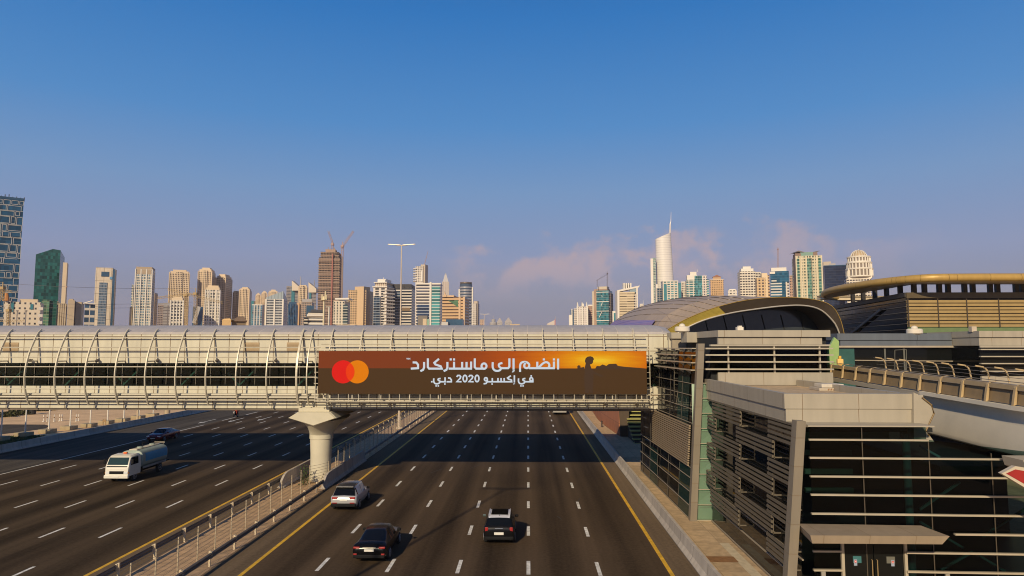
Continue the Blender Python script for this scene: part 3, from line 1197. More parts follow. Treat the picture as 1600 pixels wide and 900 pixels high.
# front glass
MB().quad(fw(0.2, 0), fw(5.3, 0), fw(5.3, 8.0), fw(.2, 8.0)).build('front_window', M_sglass, pv)
MB().quad(fw(5.3, 0), fw(17, 0), fw(17, 6.6), fw(9.8, 6.9), fw(5.3, 7.42)).build('front_window', M_sglass, pv)
fm = MB()
for xpx in (1334, 1432, 1523, 1590):
    u = (xpx - 825) * 31.3 / F - OX
    fm.bar(fw(u, .0, .04), fw(u, 8.0 if u < 5 else (7.35 if u < 6 else 6.85), .04), .025, .04)
fm.build('window_frame', mat('mullion_mid_paint', (.09, .075, .055), .5, .2), pv)
for i, z in enumerate((7.41, 6.61, 5.80, 5.0, 4.18, 3.37, 2.56, 1.75, .94)):
    u0, u1 = .1, (5.3 if i == 0 else 17)
    spans = [(u0, u1)]
    if i == 5:
        spans = [(6.2, 17)]
    if i > 5:
        spans = [(.1, 1.35), (4.1, 17)]
    for a, c in spans:
        MB().bar(fw(a, z, .17), fw(c, z - .0, .13), .14, .075).build('louvre', M_blade, pv)
# side glass wall
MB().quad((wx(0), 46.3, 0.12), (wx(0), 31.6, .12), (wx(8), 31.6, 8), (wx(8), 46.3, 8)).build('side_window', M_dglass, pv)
sf = MB()
for z in (.16, 1.15, 2.15):
    sf.bar((wx(z) - .04, 46.3, z), (wx(z) - .04, 31.4, z), .07, .05)
sf.build('side_window_frame', M_mull, pv)
MB().bar((wx(8) - .2, 46.3, 8.02), (wx(8) - .2, 31.2, 8.02), .5, .10).build('head_rail', M_slat, pv)


def slat_panel(y0, y1, ztop):
    b = MB()
    for k in range(4):
        z = ztop - .11 - k * .235
        b.bar((wx(z) - .42, y0, z), (wx(z) - .42, y1, z), .07, .125)
    for y in (y0 + .04, y1 - .04):
        b.bar((wx(ztop) - .37, y, ztop), (wx(ztop - .92) - .37, y, ztop - .92), .05, .03, up=(1, 0, 0))
        for z in (ztop - .06, ztop - .86):
            b.bar((wx(z) - .40, y, z), (wx(z), y, z), .05, .06)
    b.build('slat_panel', M_slat, pv)


for zt in (7.95, 6.12, 4.30, 2.48):
    slat_panel(45.3, 39.4, zt)
    slat_panel(34.9, 31.75, zt)
for zt in (7.03, 5.24, 3.45):
    slat_panel(46.4, 44.5, zt)
    slat_panel(40.1, 34.2, zt)
# leaning corner pillar
q = [at(1226, 931, 31.0), at(1240.5, 931, 31.0), at(1259.5, 658.5, 31.0), at(1245, 657.5, 31.0)]
q[0].z = q[1].z = 0
MB().prism(q, (0, .55, 0)).build('corner_pillar', M_pillar, pv)
# roof, parapet and its joint at the viaduct
cx, cyy = 11.98, 32.55
PR = 18.15
MB().box(cx + .3, PR, cyy + .3, 47.0, 8.0, 8.92).build('roof', M_gravel, pv)
MB().box(PR + .35, 30, OY + .2, 44.4, 6.0, 6.2).build('low_roof', M_dark, pv)

b = MB().box(cx, PR, cyy, cyy + .3, 8.66, 9.36)
b.box(cx, cx + .3, cyy + .3, 47.0, 8.66, 9.36)
b.box(PR, PR + .3, cyy + .1, 47.0, 8.66, 9.30)
b.build('parapet', M_beige, pv)
b = MB().box(cx + .07, PR - .05, cyy + .05, cyy + .3, 8.04, 8.64)
b.box(cx + .07, cx + .3, cyy + .3, 47.0, 8.04, 8.64)
b.build('parapet_band', M_beige, pv)
MB().box(cx + .1, PR - .06, OY - .25, cyy + .05, 7.98, 8.04).build('cornice', M_beige2, pv)
ep = [at(x, y, 32.4) for x, y in ((1427.5, 613), (1439, 619), (1456, 633), (1459, 646), (1447, 673), (1460, 690.5), (1428, 690.5))]
MB().prism(ep, (0, 1.2, 0)).build('end_panel', M_beige2, pv)
et = [at(x, y, 32.35) for x, y in ((1441, 621), (1456, 633), (1459.5, 646), (1447, 673), (1452, 681))]
MB().tube(et, .035, 8).build('end_trim', mat('joint_trim', (.24, .16, .07), .5, .1), pv, smooth=50)
# door canopy
zc = 3.72
c4 = [at(1247, 817, 31.4), at(1439, 820.5, 31.2), at(1484, 839, 29.5), at(1266, 834.5, 29.5)]
c4 = [Vector((p.x, p.y, zc)) for p in c4]
lo = [Vector((p.x + (.12 if i in (0, 3) else -.25), p.y + (.12 if i > 1 else 0), zc - .36)) for i, p in enumerate(c4)]
MB().add(c4 + lo, [(0, 1, 2, 3), (7, 6, 5, 4), (3, 2, 6, 7), (2, 1, 5, 6), (1, 0, 4, 5), (0, 3, 7, 4)]).build('canopy', panels('canopy_sheet', (.33, .265, .195), 1.9, 50, .03, (.24, .18, .12), rough=.5, jh=False), pv)
# doors
for xa in (1298, 1390):
    u = (xa - 825) * 31.3 / F - OX
    MB().bar(fw(u, 0, .06), fw(u, 3.36, .06), .13, .12).build('door_post', M_blade, pv)
ua, uc = (1300 - 825) * 31.3 / F - OX, (1388 - 825) * 31.3 / F - OX
um = (ua + uc) / 2
for s, a, c in ((-1, ua + .05, um - .02), (1, um + .02, uc - .05)):
    d = MB().quad(fw(a, .06, .04), fw(c, .06, .04), fw(c, 3.3, .04), fw(a, 3.3, .04)).build('door', M_dglass, pv)
    hu = um + s * .11
    hd = MB().tube([fw(hu, 1.45, .05), fw(hu, 1.45, .13), fw(hu, 2.2, .13), fw(hu, 2.2, .05)], .022, 8)
    hd.build('handle', mat('brass_handle', (.62, .48, .26), .3, .7), d)
    cu = um + s * .80
    pu = um + s * .72
    MB().quad(fw(pu - .18, 2.05, .05), fw(pu + .18, 2.05, .05), fw(pu + .18, 2.34, .05), fw(pu - .18, 2.34, .05)).build('notice', mat('notice_teal' if s < 0 else 'notice_grey', (.04, .16, .18) if s < 0 else (.14, .14, .12), .5), d)
    stc = MB().quad(fw(cu - .07, 1.93, .055), fw(cu + .07, 1.93, .055), fw(cu + .07, 2.20, .055), fw(cu - .07, 2.20, .055))
    stc.build('sticker', mat('sticker_blue', (.30, .36, .48), .5), d)
    MB().quad(*[fw(cu + .055 * math.cos(2 * math.pi * k / 16), 2.11 + .055 * math.sin(2 * math.pi * k / 16), .06) for k in range(16)]).build('sticker_roundel', mat('sticker_red', (.62, .07, .05), .5), d)
    MB().quad(fw(cu - .035, 2.10, .065), fw(cu + .035, 2.10, .065), fw(cu + .035, 2.12, .065), fw(cu - .035, 2.12, .065)).build('sticker_bar', mat('sticker_white', (.8, .8, .8), .5), d)
for u, z in (((1266 - 825) * 31.3 / F - OX, 1.28), ((1449 - 825) * 31.3 / F - OX, 1.25)):
    MB().box(OX + u - .09, OX + u + .09, OY - .30, OY - .22, z + .20, z + .44).build('wall_notice', mat('notice_pale', (.32, .30, .26), .5), pv)

# rooftop unit
p = gnd(1303, 611, 8.92)
sk = thing('rooftop_unit', (p.x, p.y, 8.92), 'low stepped skylight unit lying on the gravel roof of the entrance building', 'skylight')
MB().cham(p.x - .85, p.x + .95, p.y, p.y + 1.5, 8.92, 9.10, .03).build('base', mat('unit_concrete', (.46, .40, .32), .8), sk)
MB().cham(p.x - .62, p.x + .70, p.y + .2, p.y + 1.3, 9.10, 9.32, .04).build('lid', mat('unit_sheet', (.62, .56, .47), .5), sk)
b = MB()
for k in range(7):
    b.bar((p.x - .35 + k * .16, p.y - .012, 8.97), (p.x - .27 + k * .16, p.y - .012, 9.06), .03, .05)
b.build('grille', mat('rust', (.30, .14, .06), .8), sk)

# --- link building: leaning pillar, road side glass wall, upper storey
YU = 47.2
lk = thing('station_link_building', (16, 54, 0), 'tall glass link building with a leaning pillar where the footbridge meets the station', 'station building')
xl, xrr = at(1110, 550, YU).x, at(1297, 550, YU).x
zt, zb = at(1200, 516, YU).z, 8.94
MB().box(at(1122.5, 550, YU).x, xrr - .1, YU + .35, 62, 8.96, zt - .05).build('core', M_dark, lk)
MB().box(xl + .1, at(1122, 550, YU).x, YU + .35, 51.1, 8.96, at(1110, 541, YU).z).build('side_core', M_dark, lk)
zs = [at(1200, y, YU).z for y in (516, 526.5, 527.5, 538, 541, 582, 597)]
MB().box(at(1121, 520, YU).x, xrr, YU - .15, 62, zs[1], zs[0]).build('cornice', M_beige, lk)
MB().box(at(1121, 520, YU).x + .05, xrr - .5, YU + .02, 61.9, zs[3], zs[2] + .01).build('cornice_band', M_beige, lk)
MB().box(xl, xrr + .02, YU - .08, YU + .3, zs[4], zs[3] - .01).build('head_rail', M_beige2, lk)
MB().box(xl, xrr, YU + .12, YU + .14, zs[5], zs[4]).build('window', M_sglass, lk)
MB().box(at(1122, 590, YU).x, xrr + .12, YU - .05, YU + .32, 8.93, zs[5]).build('spandrel', M_beige, lk)
for y in (544.5, 554.6, 565.3, 576.8):
    z = at(1200, y, YU).z
    MB().box(at(1101, y, YU).x, xrr + .1, YU - .28, YU + .02, z - .05, z + .05).build('louvre', M_blade, lk)
for x in (1138, 1210, 1281):
    X = at(x, 560, YU).x
    MB().box(X - .05, X + .05, YU - .04, YU + .10, zs[5], zs[4]).build('mullion', M_blade, lk)
# left wing at the bridge end
xw0, xw1 = at(1049, 525, 56.4).x, at(1080, 525, 56.4).x
MB().box(xw0, xw1, 56.4, 62, at(1060, 529, 56.4).z, at(1060, 519.5, 56.4).z).build('wing_cornice', M_beige, lk)
xm0, xm1 = at(1073, 525, 53).x, at(1105, 525, 53).x
MB().box(xm0, xm1, 53, 55, at(1080, 535, 53).z, at(1080, 519, 53).z).build('wing_bay', M_beige, lk)
MB().box(xw0 + .1, xw1, 56.6, 57.2, 9.0, at(1060, 530, 56.4).z).build('wing_wall', mat('wing_wall_paint', (.34, .29, .22), .6), lk)
MB().box(xw0 + .6, xw1, 56.5, 56.55, 9.0, 11.2).build('wing_window', M_tglass, lk)
# pillar
q = [at(1078.5, 816, 46.45), at(1089, 816, 46.45), at(1101, 535, 46.45), at(1091, 535, 46.45)]
q[0].z = q[1].z = 0.06
q[2].z = q[3].z = 11.75
MB().prism(q, (0, .55, 0)).build('leaning_pillar', M_pillar, lk)
PXB, PXT = q[0].x, q[3].x


def sx_(y, z):
    """x of the glass wall beside the road"""
    t = (y - 46.5) / (65 - 46.5)
    return PXB + .1 + (10.45 - PXB - .1) * t + (PXT - PXB) * z / 11.75 * (1 - t * .75)


def sw(y, z, off=0):
    return Vector((sx_(y, z) - off, y, z))


MB().quad(sw(65, .06), sw(46.9, .06), sw(46.9, 11.3), sw(65, 11.3)).build('road_side_window', M_dglass, lk)
MB().quad(sw(65, 0.06), (18, 65, .06), (18, 65, 11.3), sw(65, 11.3)).build('end_wall', M_dglass, lk)
for y0, y1, z0, z1 in ((50.2, 46.6, 0.1, 3.4), (60.5, 57.5, .1, 3.0), (51.4, 48.4, 6.2, 10.6)):
    MB().quad(sw(y0, z0, .02), sw(y1, z0, .02), sw(y1, z1, .02), sw(y0, z1, .02)).build('teal_pane', M_tglass, lk)
b = MB()
z = 3.5
while z < 6.25:
    b.bar(sw(59.3, z, .10), sw(47.6, z, .10), .12, .09)
    z += .155
b.build('ribbed_panel', mat('ribbed_panel_paint', (.36, .28, .19), .5, .1), lk)
b = MB()
for z in (.12, .95, 1.85, 2.75, 3.42, 6.35, 7.3, 8.2, 9.0):
    b.bar(sw(65, z, .04), sw(46.9, z, .04), .05, .035)
b.build('window_frame', M_mull, lk)
b = MB()
for y in (63.8, 60.5, 57.4, 53.6, 50.2):
    b.bar(sw(y, .1, .03), sw(y, 11.2, .03), .03, .04)
b.build('window_post', M_mulld, lk)
for z in (11.42, 10.95, 10.45, 9.95):
    b = MB().bar(sw(57.6, z, .30), sw(46.9, z, .25), .30, .07)
    for y in (48.2, 50, 52.5, 55, 57.2):
        b.prism([sw(y, z - .02, .40), sw(y, z - .02, .02), sw(y, z - .28, .02)], (0, .05, 0))
    b.build('louvre', M_blade, lk)
# pale green glass beside the pillar
a = at(1090, 700, 46.0).x
g1 = MB()
n = 9
for k in range(n):
    z0, z1 = .1 + k * 1.0, 1.06 + k * 1.0
    xa = PXB + .4 + (PXT - PXB) * z0 / 11.75
    xb = PXB + .4 + (PXT - PXB) * z1 / 11.75
    tw = .10 * (k % 2)
    g1.quad((xa, 46.75, z0), (wx(z0) + .2, 46.75 - tw, z0), (wx(z1) + .2, 46.75, z1), (xb, 46.75 - tw * .5, z1))
g1.build('green_pane', M_gglass, lk)
MB().box(PXB + .45, 13.2, 47.1, 47.14, .06, 9).build('green_backing', mat('pale_green_wall', (.40, .52, .40), .7), lk)
b = MB()
for k in range(10):
    z = .1 + k * 1.0
    b.box(PXB + .4 + (PXT - PXB) * z / 11.75, wx(z), 46.55, 46.63, z - .02, z + .02)
b.build('glazing_bar', M_blade, lk)
MB().box(at(1046, 600, 57.4).x, at(1053.5, 600, 57.4).x, 57.3, 57.8, 6.2, 12.3).build('bridge_jamb', M_clad_plain, lk)


def roof_vent(loc, r, label):
    x, y, z = loc
    t = thing('roof_dome', loc, label, 'rooftop dome', 'white rooftop domes on the station')
    MB().lathe((x, y, z), [(r * .8, 0), (r, .15 * r), (r, .6 * r), (r * .85, .75 * r), (.1, .78 * r)], 20).build('drum', mat('roof_unit_white', (.72, .66, .56), .5), t, smooth=35)
    MB().lathe((x, y, z + .78 * r), [(r * .42, 0), (r * .38, .22 * r), (r * .2, .36 * r), (.01, .4 * r)], 16).build('cap', mat('roof_unit_white', (.72, .66, .56)), t, smooth=60)
    return t


p = at(1066, 519, 54)
roof_vent((p.x, 54, p.z), .58, 'white rooftop dome in front of the yellow fascia of the curved station roof')
p = at(1429, 521, 66.5)
roof_vent((p.x, 66.5, p.z - .1), .72, 'white rooftop dome on the blue grey roof below the golden louvres')
p = at(1156, 516.3, 50)
t = thing('roof_box', (p.x, 50, p.z), 'small white box on the cornice of the upper station storey', 'roof box')
MB().cham(p.x - .22, p.x + .22, 49.8, 50.3, p.z, p.z + .25, .03).build('case', mat('roof_unit_white', (.7, .65, .56)), t)
MB().cham(p.x - .13, p.x + .13, 49.85, 50.2, p.z + .25, p.z + .34, .02).build('cap', mat('roof_unit_white', (.7, .65, .56)), t)
p = at(1520, 517, 63)
t = thing('roof_box', (p.x, 63, p.z), 'small tan box at the corner of the beige roof under the golden louvres', 'roof box')
MB().cham(p.x - .2, p.x + .25, 62.8, 63.3, p.z - .1, p.z + .4, .03).build('case', mat('tan_unit', (.52, .44, .34), .6), t)

# --- the station hall under its shell roof
sh_ = thing('station_hall', (27, 85, 0), 'station hall under a long curved shell roof like a seashell behind the footbridge', 'station hall')


def resample(P, n):
    P = [Vector(p) for p in P]
    d = [0]
    for a_, b2 in zip(P, P[1:]):
        d.append(d[-1] + (b2 - a_).length)
    out = []
    for k in range(n):
        s = d[-1] * k / (n - 1)
        i = max(j for j in range(len(P) - 1) if d[j] <= s + 1e-6)
        t = (s - d[i]) / max(d[i + 1] - d[i], 1e-6)
        out.append(P[i].lerp(P[i + 1], min(t, 1)))
    return out


NS = 41
YA = 82
outer = resample(catmull([at(x, y, YA) for x, y in ((1034, 521), (1050, 510.5), (1074, 497.5), (1110, 483), (1150, 472), (1190, 466), (1230, 464.5), (1265, 467), (1288, 472), (1302, 480), (1311, 494), (1316, 508), (1319.5, 524))], 6), NS)
inner = resample(catmull([at(x, y, YA + .5) for x, y in ((1056, 522), (1075, 511), (1102, 499.5), (1140, 489.5), (1177, 483.5), (1223, 478), (1258, 477.5), (1283, 484.5), (1302, 502), (1309, 514), (1313, 526))], 6), NS)
secs = [outer]
for Y, cx_, w_, top in ((86, 26.7, 10.9, 17.75), (92, 26.2, 11.3, 18.35), (100, 25.8, 11.6, 18.85), (112, 25.8, 11.4, 19.3), (126, 26, 11.0, 19.55), (140, 26.4, 10.2, 19.6), (156, 27, 9.2, 19.6), (172, 27, 7.7, 19.3), (188, 27, 6.2, 18.7), (202, 27, 4.8, 17.9), (214, 27, 3.4, 16.8), (222, 27, 2, 15.4)):
    base = 12.2
    ring = []
    for k in range(721):
        t = math.pi * k / 720
        ring.append((cx_ - w_ * math.cos(t), Y, base + (top - base) * math.sin(t) ** .85))
    secs.append(resample(ring, NS))
b = MB()
NB = 20
for j in range(NB):
    i0, i1 = j * 2, j * 2 + 2
    rows = []
    for s in secs:
        c = Vector((27, s[0].y, 12))
        row = []
        for i in range(i0, i1 + 1):
            p = s[i]
            nrm = Vector((p.x - c.x, 0, (p.z - c.z) * 1.6)).normalized()
            low = (i == i0) if j < NB / 2 else (i == i1)
            row.append(p + nrm * (.055 if low else 0.0))
        rows.append(row)
    b.loft(rows, False)
b.build('roof_shell', panels('shell_tiles', (0.40, 0.315, 0.24), 3.2, 50, .07, (.30, .23, .18), rough=.55, var=.05, jh=False), sh_)
MB().tube(outer, .05, 8).build('roof_edge', mat('gold_edge', (.34, .22, .06), .5, .2), sh_, smooth=60)
k0 = 13
M_fas = mat('dark_bronze', (.055, .040, .028), .6, 0)
mid = [o_.lerp(i_, .55) for o_, i_ in zip(outer, inner)]
MB().loft([[p + Vector((0, -.02, 0)) for p in outer[:k0]], [p + Vector((0, .1, 0)) for p in inner[:k0]]], False).build('yellow_fascia', mat('yellow_fascia_paint', (.50, .38, .075), .5), sh_)
MB().loft([outer[k0 - 1:], inner[k0 - 1:]], False).build('fascia', M_fas, sh_)
MB().tube(inner, .10, 8).build('trim', mat('silver_trim', (.62, .57, .50), .3, .5), sh_, smooth=60)
ic = Vector((27, 0, 12.5))
deep = [Vector((ic.x + (p.x - ic.x) * .93, YA + 9, ic.z + (p.z - ic.z) * .93)) for p in inner]
MB().loft([inner, deep], False).build('soffit', mat('brown_soffit', (.055, .042, .034), .6), sh_)
gl_ = [Vector((ic.x + (p.x - ic.x) * .97, YA + 5, min(ic.z + (p.z - ic.z) * .97, 16.2))) for p in inner]
gl_ = [p for p in gl_ if p.z < 16.19 or True]
MB().quad(*(gl_ + [Vector((gl_[-1].x, YA + 5, 11)), Vector((gl_[0].x, YA + 5, 11))])).build('gable_glass', mat('hall_glass', (.035, .042, .044), .12, spec=.7), sh_)
b = MB()
for k in range(9):
    x = 18.5 + k * 2.4
    b.bar((x, YA + 4.9, 11), (x - 1.0, YA + 4.9, 15.5), .07, .07)
b.build('gable_mullion', M_dark, sh_)
MB().box(17.6, 36.4, YA + 8, 205, 0, 12.4).build('hall_base', mat('hall_base_glass', (.03, .035, .04), .15), sh_)
# coloured light strip along the flank
def strip_mat():
    m, nt, b = newmat('flank_banner')
    N, L = nt.nodes.new, nt.links.new
    tc = N('ShaderNodeTexCoord')
    mp = N('ShaderNodeMapping')
    mp.inputs['Rotation'].default_value = (math.radians(55), 0, 0)
    mp.inputs['Scale'].default_value = (0, .0, .75)
    L(tc.outputs['Object'], mp.inputs[0])
    nz = N('ShaderNodeTexNoise')
    nz.inputs['Scale'].default_value = 1.0
    nz.inputs['Detail'].default_value = 5
    nz.inputs['Roughness'].default_value = .75
    L(mp.outputs[0], nz.inputs['Vector'])
    rp = N('ShaderNodeValToRGB')
    cr = rp.color_ramp
    cr.elements[0].position = .33
    cr.elements[0].color = (.10, .08, .22, 1)
    cr.elements[1].position = .66
    cr.elements[1].color = (.55, .42, .50, 1)
    for q, c in ((.42, (.16, .16, .45)), (.48, (.36, .25, .40)), (.53, (.15, .12, .33)), (.58, (.42, .24, .36))):
        e = cr.elements.new(q)
        e.color = (*c, 1)
    L(nz.outputs[0], rp.inputs[0])
    L(rp.outputs[0], b.inputs['Base Color'])
    b.inputs['Roughness'].default_value = .6
    return m


def flank(Y, z):
    """left flank of the shell at height z"""
    i = max(k for k in range(len(secs) - 1) if secs[k][0].y <= Y)
    t = (Y - secs[i][0].y) / (secs[i + 1][0].y - secs[i][0].y)
    ring = [a_.lerp(c_, t) for a_, c_ in zip(secs[i], secs[i + 1])]
    for a_, c_ in zip(ring, ring[1:]):
        if a_.z <= z <= c_.z:
            return a_.x + (c_.x - a_.x) * (z - a_.z) / (c_.z - a_.z)
    return ring[0].x


rows = []
for k in range(26):
    Y = 87.5 + k * 4
    z0 = H + (541 - 518) * Y / F
    z1 = H + (541 - 501.5) * Y / F
    if z1 > 18.4:
        z1 = 18.4
    rows.append([(flank(Y, z0 + (z1 - z0) * j / 4) - .28, Y, z0 + (z1 - z0) * j / 4 + .08) for j in range(5)])
MB().loft(rows, False).build('flank_banner', strip_mat(), sh_)

# --- building with the golden roof disc
gb = thing('golden_roof_building', (48, 85, 0), 'dark station building with gold louvres under a floating golden roof rim', 'station building')
GX, GY = at(1418, 480, 75).x, 75
zg1, zg0 = at(1450, 457, 75).z, at(1450, 511, 75).z
FX = .13
b = MB().add([(GX + .1, GY + .3, 0), (66, GY + .3, 0), (66, 112, 0), (GX + .1 + FX * 37, 112, 0), (GX + .1, GY + .3, zg1 - .1), (66, GY + .3, zg1 - .1), (66, 112, zg1 - .1), (GX + .1 + FX * 37, 112, zg1 - .1)],
             [(0, 1, 5, 4), (1, 2, 6, 5), (2, 3, 7, 6), (3, 0, 4, 7), (4, 5, 6, 7)])
b.build('body', mat('black_blue_glass', (.008, .010, .014), .08, spec=.3), gb)
M_gold = mat('gold_louvre_paint', (.44, .31, .13), .42, .25, var=.1, scale=.8)
nb = 8
for k in range(nb):
    z = zg1 - .75 - (zg1 - .75 - zg0) * (k) / nb - .22
    MB().box(GX, 64, GY - .05, GY + .22, z - .14, z + .14).build('gold_louvre', M_gold, gb)
MB().box(GX - .1, 64, GY - .12, GY + .3, zg1 - .62, zg1).build('roof_band', mat('umber_band', (.10, .075, .04), .5), gb)
for x in (1418.5, 1465, 1510, 1560):
    X = at(x, 480, GY).x
    MB().box(X - .06, X + .06, GY - .10, GY - .055, zg0, zg1 - .62).build('louvre_post', M_fas, gb)
MB().box(GX, 64, GY + .05, GY + .2, zg0 - .62, zg0 - .05).build('green_window', mat('olive_glass', (.16, .22, .10), .2), gb)
for k in range(9):
    z = zg1 - .9 - k * .62
    MB().bar((GX - .12, GY, z), (GX - .12 + FX * 27, GY + 27, z), .12, .07).build('flank_louvre', mat('dark_louvre', (.16, .13, .09), .4, .2), gb)
MB().bar((GX - .1, GY, zg1 - .25), (GX - .1 + FX * 30, GY + 30, zg1 - .25), .3, .5).build('flank_band', mat('umber_dark', (.035, .03, .026), .5), gb)
p1_, p2_ = (GX - .2 + FX * 14, GY + 14), (GX - .2 + FX * 5, GY + 5)
MB().bar((GX - .2 + FX * 18, GY + 18, zg0 - .4), (GX - .2 + FX * 7, GY + 7, zg0 + 2.3), .14, .3).build('flank_brace', mat('grey_brace', (.13, .13, .13), .5), gb)
zc_ = at(1450, 434, 72).z
plan = catmull([(66, 72, 0), (54, 72, 0), (46, 72, 0), (42, 72.6, 0), (39.9, 76, 0), (39.0, 80.5, 0), (38.8, 86, 0), (39.8, 92, 0), (42.5, 98, 0), (48, 103, 0), (66, 106, 0)], 5)
plan = [Vector((p.x, p.y, 0)) for p in plan]
inn = []
for i, q_ in enumerate(plan):
    d = (plan[min(i + 1, len(plan) - 1)] - plan[max(i - 1, 0)]).normalized()
    inn.append(q_ + Vector((d.y, -d.x, 0)) * -4.2)
for p_ in inn:
    p_.x = max(p_.x, 42.6)
    p_.y = min(max(p_.y, 76.2), 101.5)
for nm, dz0, dz1, m_ in (('roof_disc', .02, .26, mat('roof_disc_paint', (.30, .24, .16), .6)), ('soffit', -.34, -.04, panels('soffit_panel', (.62, .50, .33), 2.2, 2.2, .06, (.3, .22, .13), rough=.5))):
    MB().loft([[Vector((p_.x, p_.y, zc_ + dz)) for p_ in L_] for L_, dz in ((plan, dz0), (inn, dz0), (inn, dz1), (plan, dz1), (plan, dz0))], False).build(nm, m_, gb)
MB().tube([p + Vector((0, 0, zc_ + .02)) for p in plan], .42, 14).build('golden_rim', panels('gold_rim', (.48, .31, .09), 3.0, 50, .05, (.2, .12, .03), rough=.45, var=.05, jh=False, metal=.15), gb, smooth=60)
posts = []
for x in (1328, 1344, 1362, 1380, 1401, 1422, 1438, 1460.6, 1474, 1499, 1511.6, 1538, 1549, 1577, 1587):
    if x < 1420:
        k = (x - 825) / F
        Y = (GX + .5 - FX * GY) / (k - FX)
        X = k * Y
    else:
        Y = GY + 1
        X = (x - 825) / F * Y
    MB().box(X - .22, X + .22, Y - .2, Y + .2, zg1 - .1, zc_).build('roof_post', mat('umber_dark', (.035, .03, .026), .5), gb)
MB().box(GX + 12, GX + 20, GY + 10, GY + 14, zg1 - .08, zg1 + .5).build('roof_plant_room', mat('brown_plant', (.20, .13, .07), .7), gb)

# --- low block with the blue grey roof band, and its beige end
lb = thing('low_station_block', (37, 70, 0), 'low dark glass station block with a blue grey roof band behind the viaduct', 'station building')
YL = 66
xa, xb = at(1309, 540, YL).x, at(1531, 540, YL).x
zz = [at(1400, y, YL).z for y in (521, 531.5, 532, 540, 543, 590)]
M_bg = panels('blue_grey_sheet', (.12, .14, .17), 8, 50, .04, rough=.5, jh=False)
MB().box(xa, xb, YL, 75, zz[1], zz[0]).build('roof_band', M_bg, lb)
MB().box(xa + .3, xb, YL + .1, 74.5, zz[3], zz[2] - .01).build('lower_band', M_bg, lb)
MB().box(xa, xb, YL - .05, YL + .2, zz[4], zz[3] - .01).build('gutter', mat('gutter_paint', (.42, .36, .28), .5), lb)
MB().box(xa, xb, YL + .3, 74, 0, zz[4] - .01).build('window_wall', M_dglass, lb)
p = at(1337, 560, YL)
MB().box(xa - .02, p.x, YL + .22, YL + .28, 6, zz[4] - .01).build('teal_pane', mat('teal_sheet', (.035, .11, .10), .15), lb)
z = at(1400, 563, YL).z
MB().bar((p.x, YL + .2, z), (xb, YL + .2, z - .1), .1, .08).build('louvre', M_mull, lb)
for x in (1385, 1415):
    X = at(x, 560, YL).x
    MB().box(X - .07, X + .07, YL + .2, YL + .28, 6, zz[4] - .02).build('mullion', mat('grey_mullion', (.14, .14, .12), .5), lb)
bw = [at(x, y, YL + .25) for x, y in ((1398, 590), (1398, 547), (1416, 546), (1416, 590))]
b = MB()
for a_, c_ in zip(bw, bw[1:]):
    b.bar(a_, c_, .07, .05)
b.build('interior_frame', mat('grey_mullion', (.14, .14, .12)), lb)
eb = thing('beige_end_block', (44, 66, 0), 'beige clad end block with pale louvres at the right edge beyond the viaduct', 'station building')
YE2 = 62
xe = at(1531, 540, YE2).x
zz = [at(1560, y, YE2).z for y in (517, 527, 528, 540, 543, 588, 602)]
MB().box(xe, 58, YE2, 70, zz[1], zz[0]).build('cornice', M_beige, eb)
MB().box(xe + .05, 58, YE2 + .15, 70, zz[3], zz[2] + .01).build('cornice_band', M_beige, eb)
MB().box(xe, 58, YE2 - .05, YE2 + .1, zz[4], zz[3] - .01).build('head_rail', M_beige2, eb)
MB().box(xe + .1, 58, YE2 + .25, 69.5, 0, zz[4] - .02).build('window_wall', M_dglass, eb)
MB().box(xe, 58, YE2, YE2 + .2, 0, zz[5]).build('spandrel', M_beige, eb)
for y in (546, 557, 568, 580):
    z = at(1560, y, YE2).z
    MB().box(xe - .1, 58, YE2 - .25, YE2 + .05, z - .05, z + .05).build('louvre', M_blade, eb)

# green glass screen and the yellow post at the end of the viaduct
q = [at(x, y, 64) for x, y in ((1294, 600), (1294, 546), (1304, 527), (1311, 533), (1311, 600))]
o = MB().prism(q, (0, .3, 0)).build('glass_screen', mat('lime_glass', (.30, .44, .16), .3), loc=(q[0].x, 64, q[0].z))
tag(o, 'pale lime green glass screen with a pointed top between the station blocks', 'glass screen')
p = at(1313, 581, 57)
t = thing('track_post', (p.x, 57, 8.85), 'golden yellow post with a box head at the far end of the viaduct', 'signal post')
ztop = at(1313, 556, 57).z
MB().box(p.x - .10, p.x + .10, 56.9, 57.1, 8.85, ztop - .7).build('pole', mat('post_yellow', (.72, .42, .06), .5), t)
MB().cham(p.x - .24, p.x + .24, 56.85, 57.15, ztop - .72, ztop - .25, .05).build('head', mat('post_yellow_pale', (.78, .52, .16), .5), t)
MB().cham(p.x - .1, p.x + .1, 56.9, 57.1, ztop - .25, ztop, .04).build('lamp', mat('post_yellow', (.72, .42, .06)), t)

# --- viaduct with its ribbed parapets
vd = thing('viaduct', (26, 36, 0), 'pale concrete metro viaduct with ribbed parapets curving in over the entrance building', 'viaduct')
M_via = mat('viaduct_concrete', (.43, .385, .31), .75, var=.06, scale=.5)
M_via2 = mat('viaduct_rib_paint', (.50, .37, .20), .55, .1, var=.1, scale=2)
M_via3 = mat('parapet_panel', (.24, .17, .09), .8, var=.22, scale=1.2)
NX = 22.05
FXR = 31.2


def vz(y):
    return 8.86 + max(0, (y - 32)) * .026


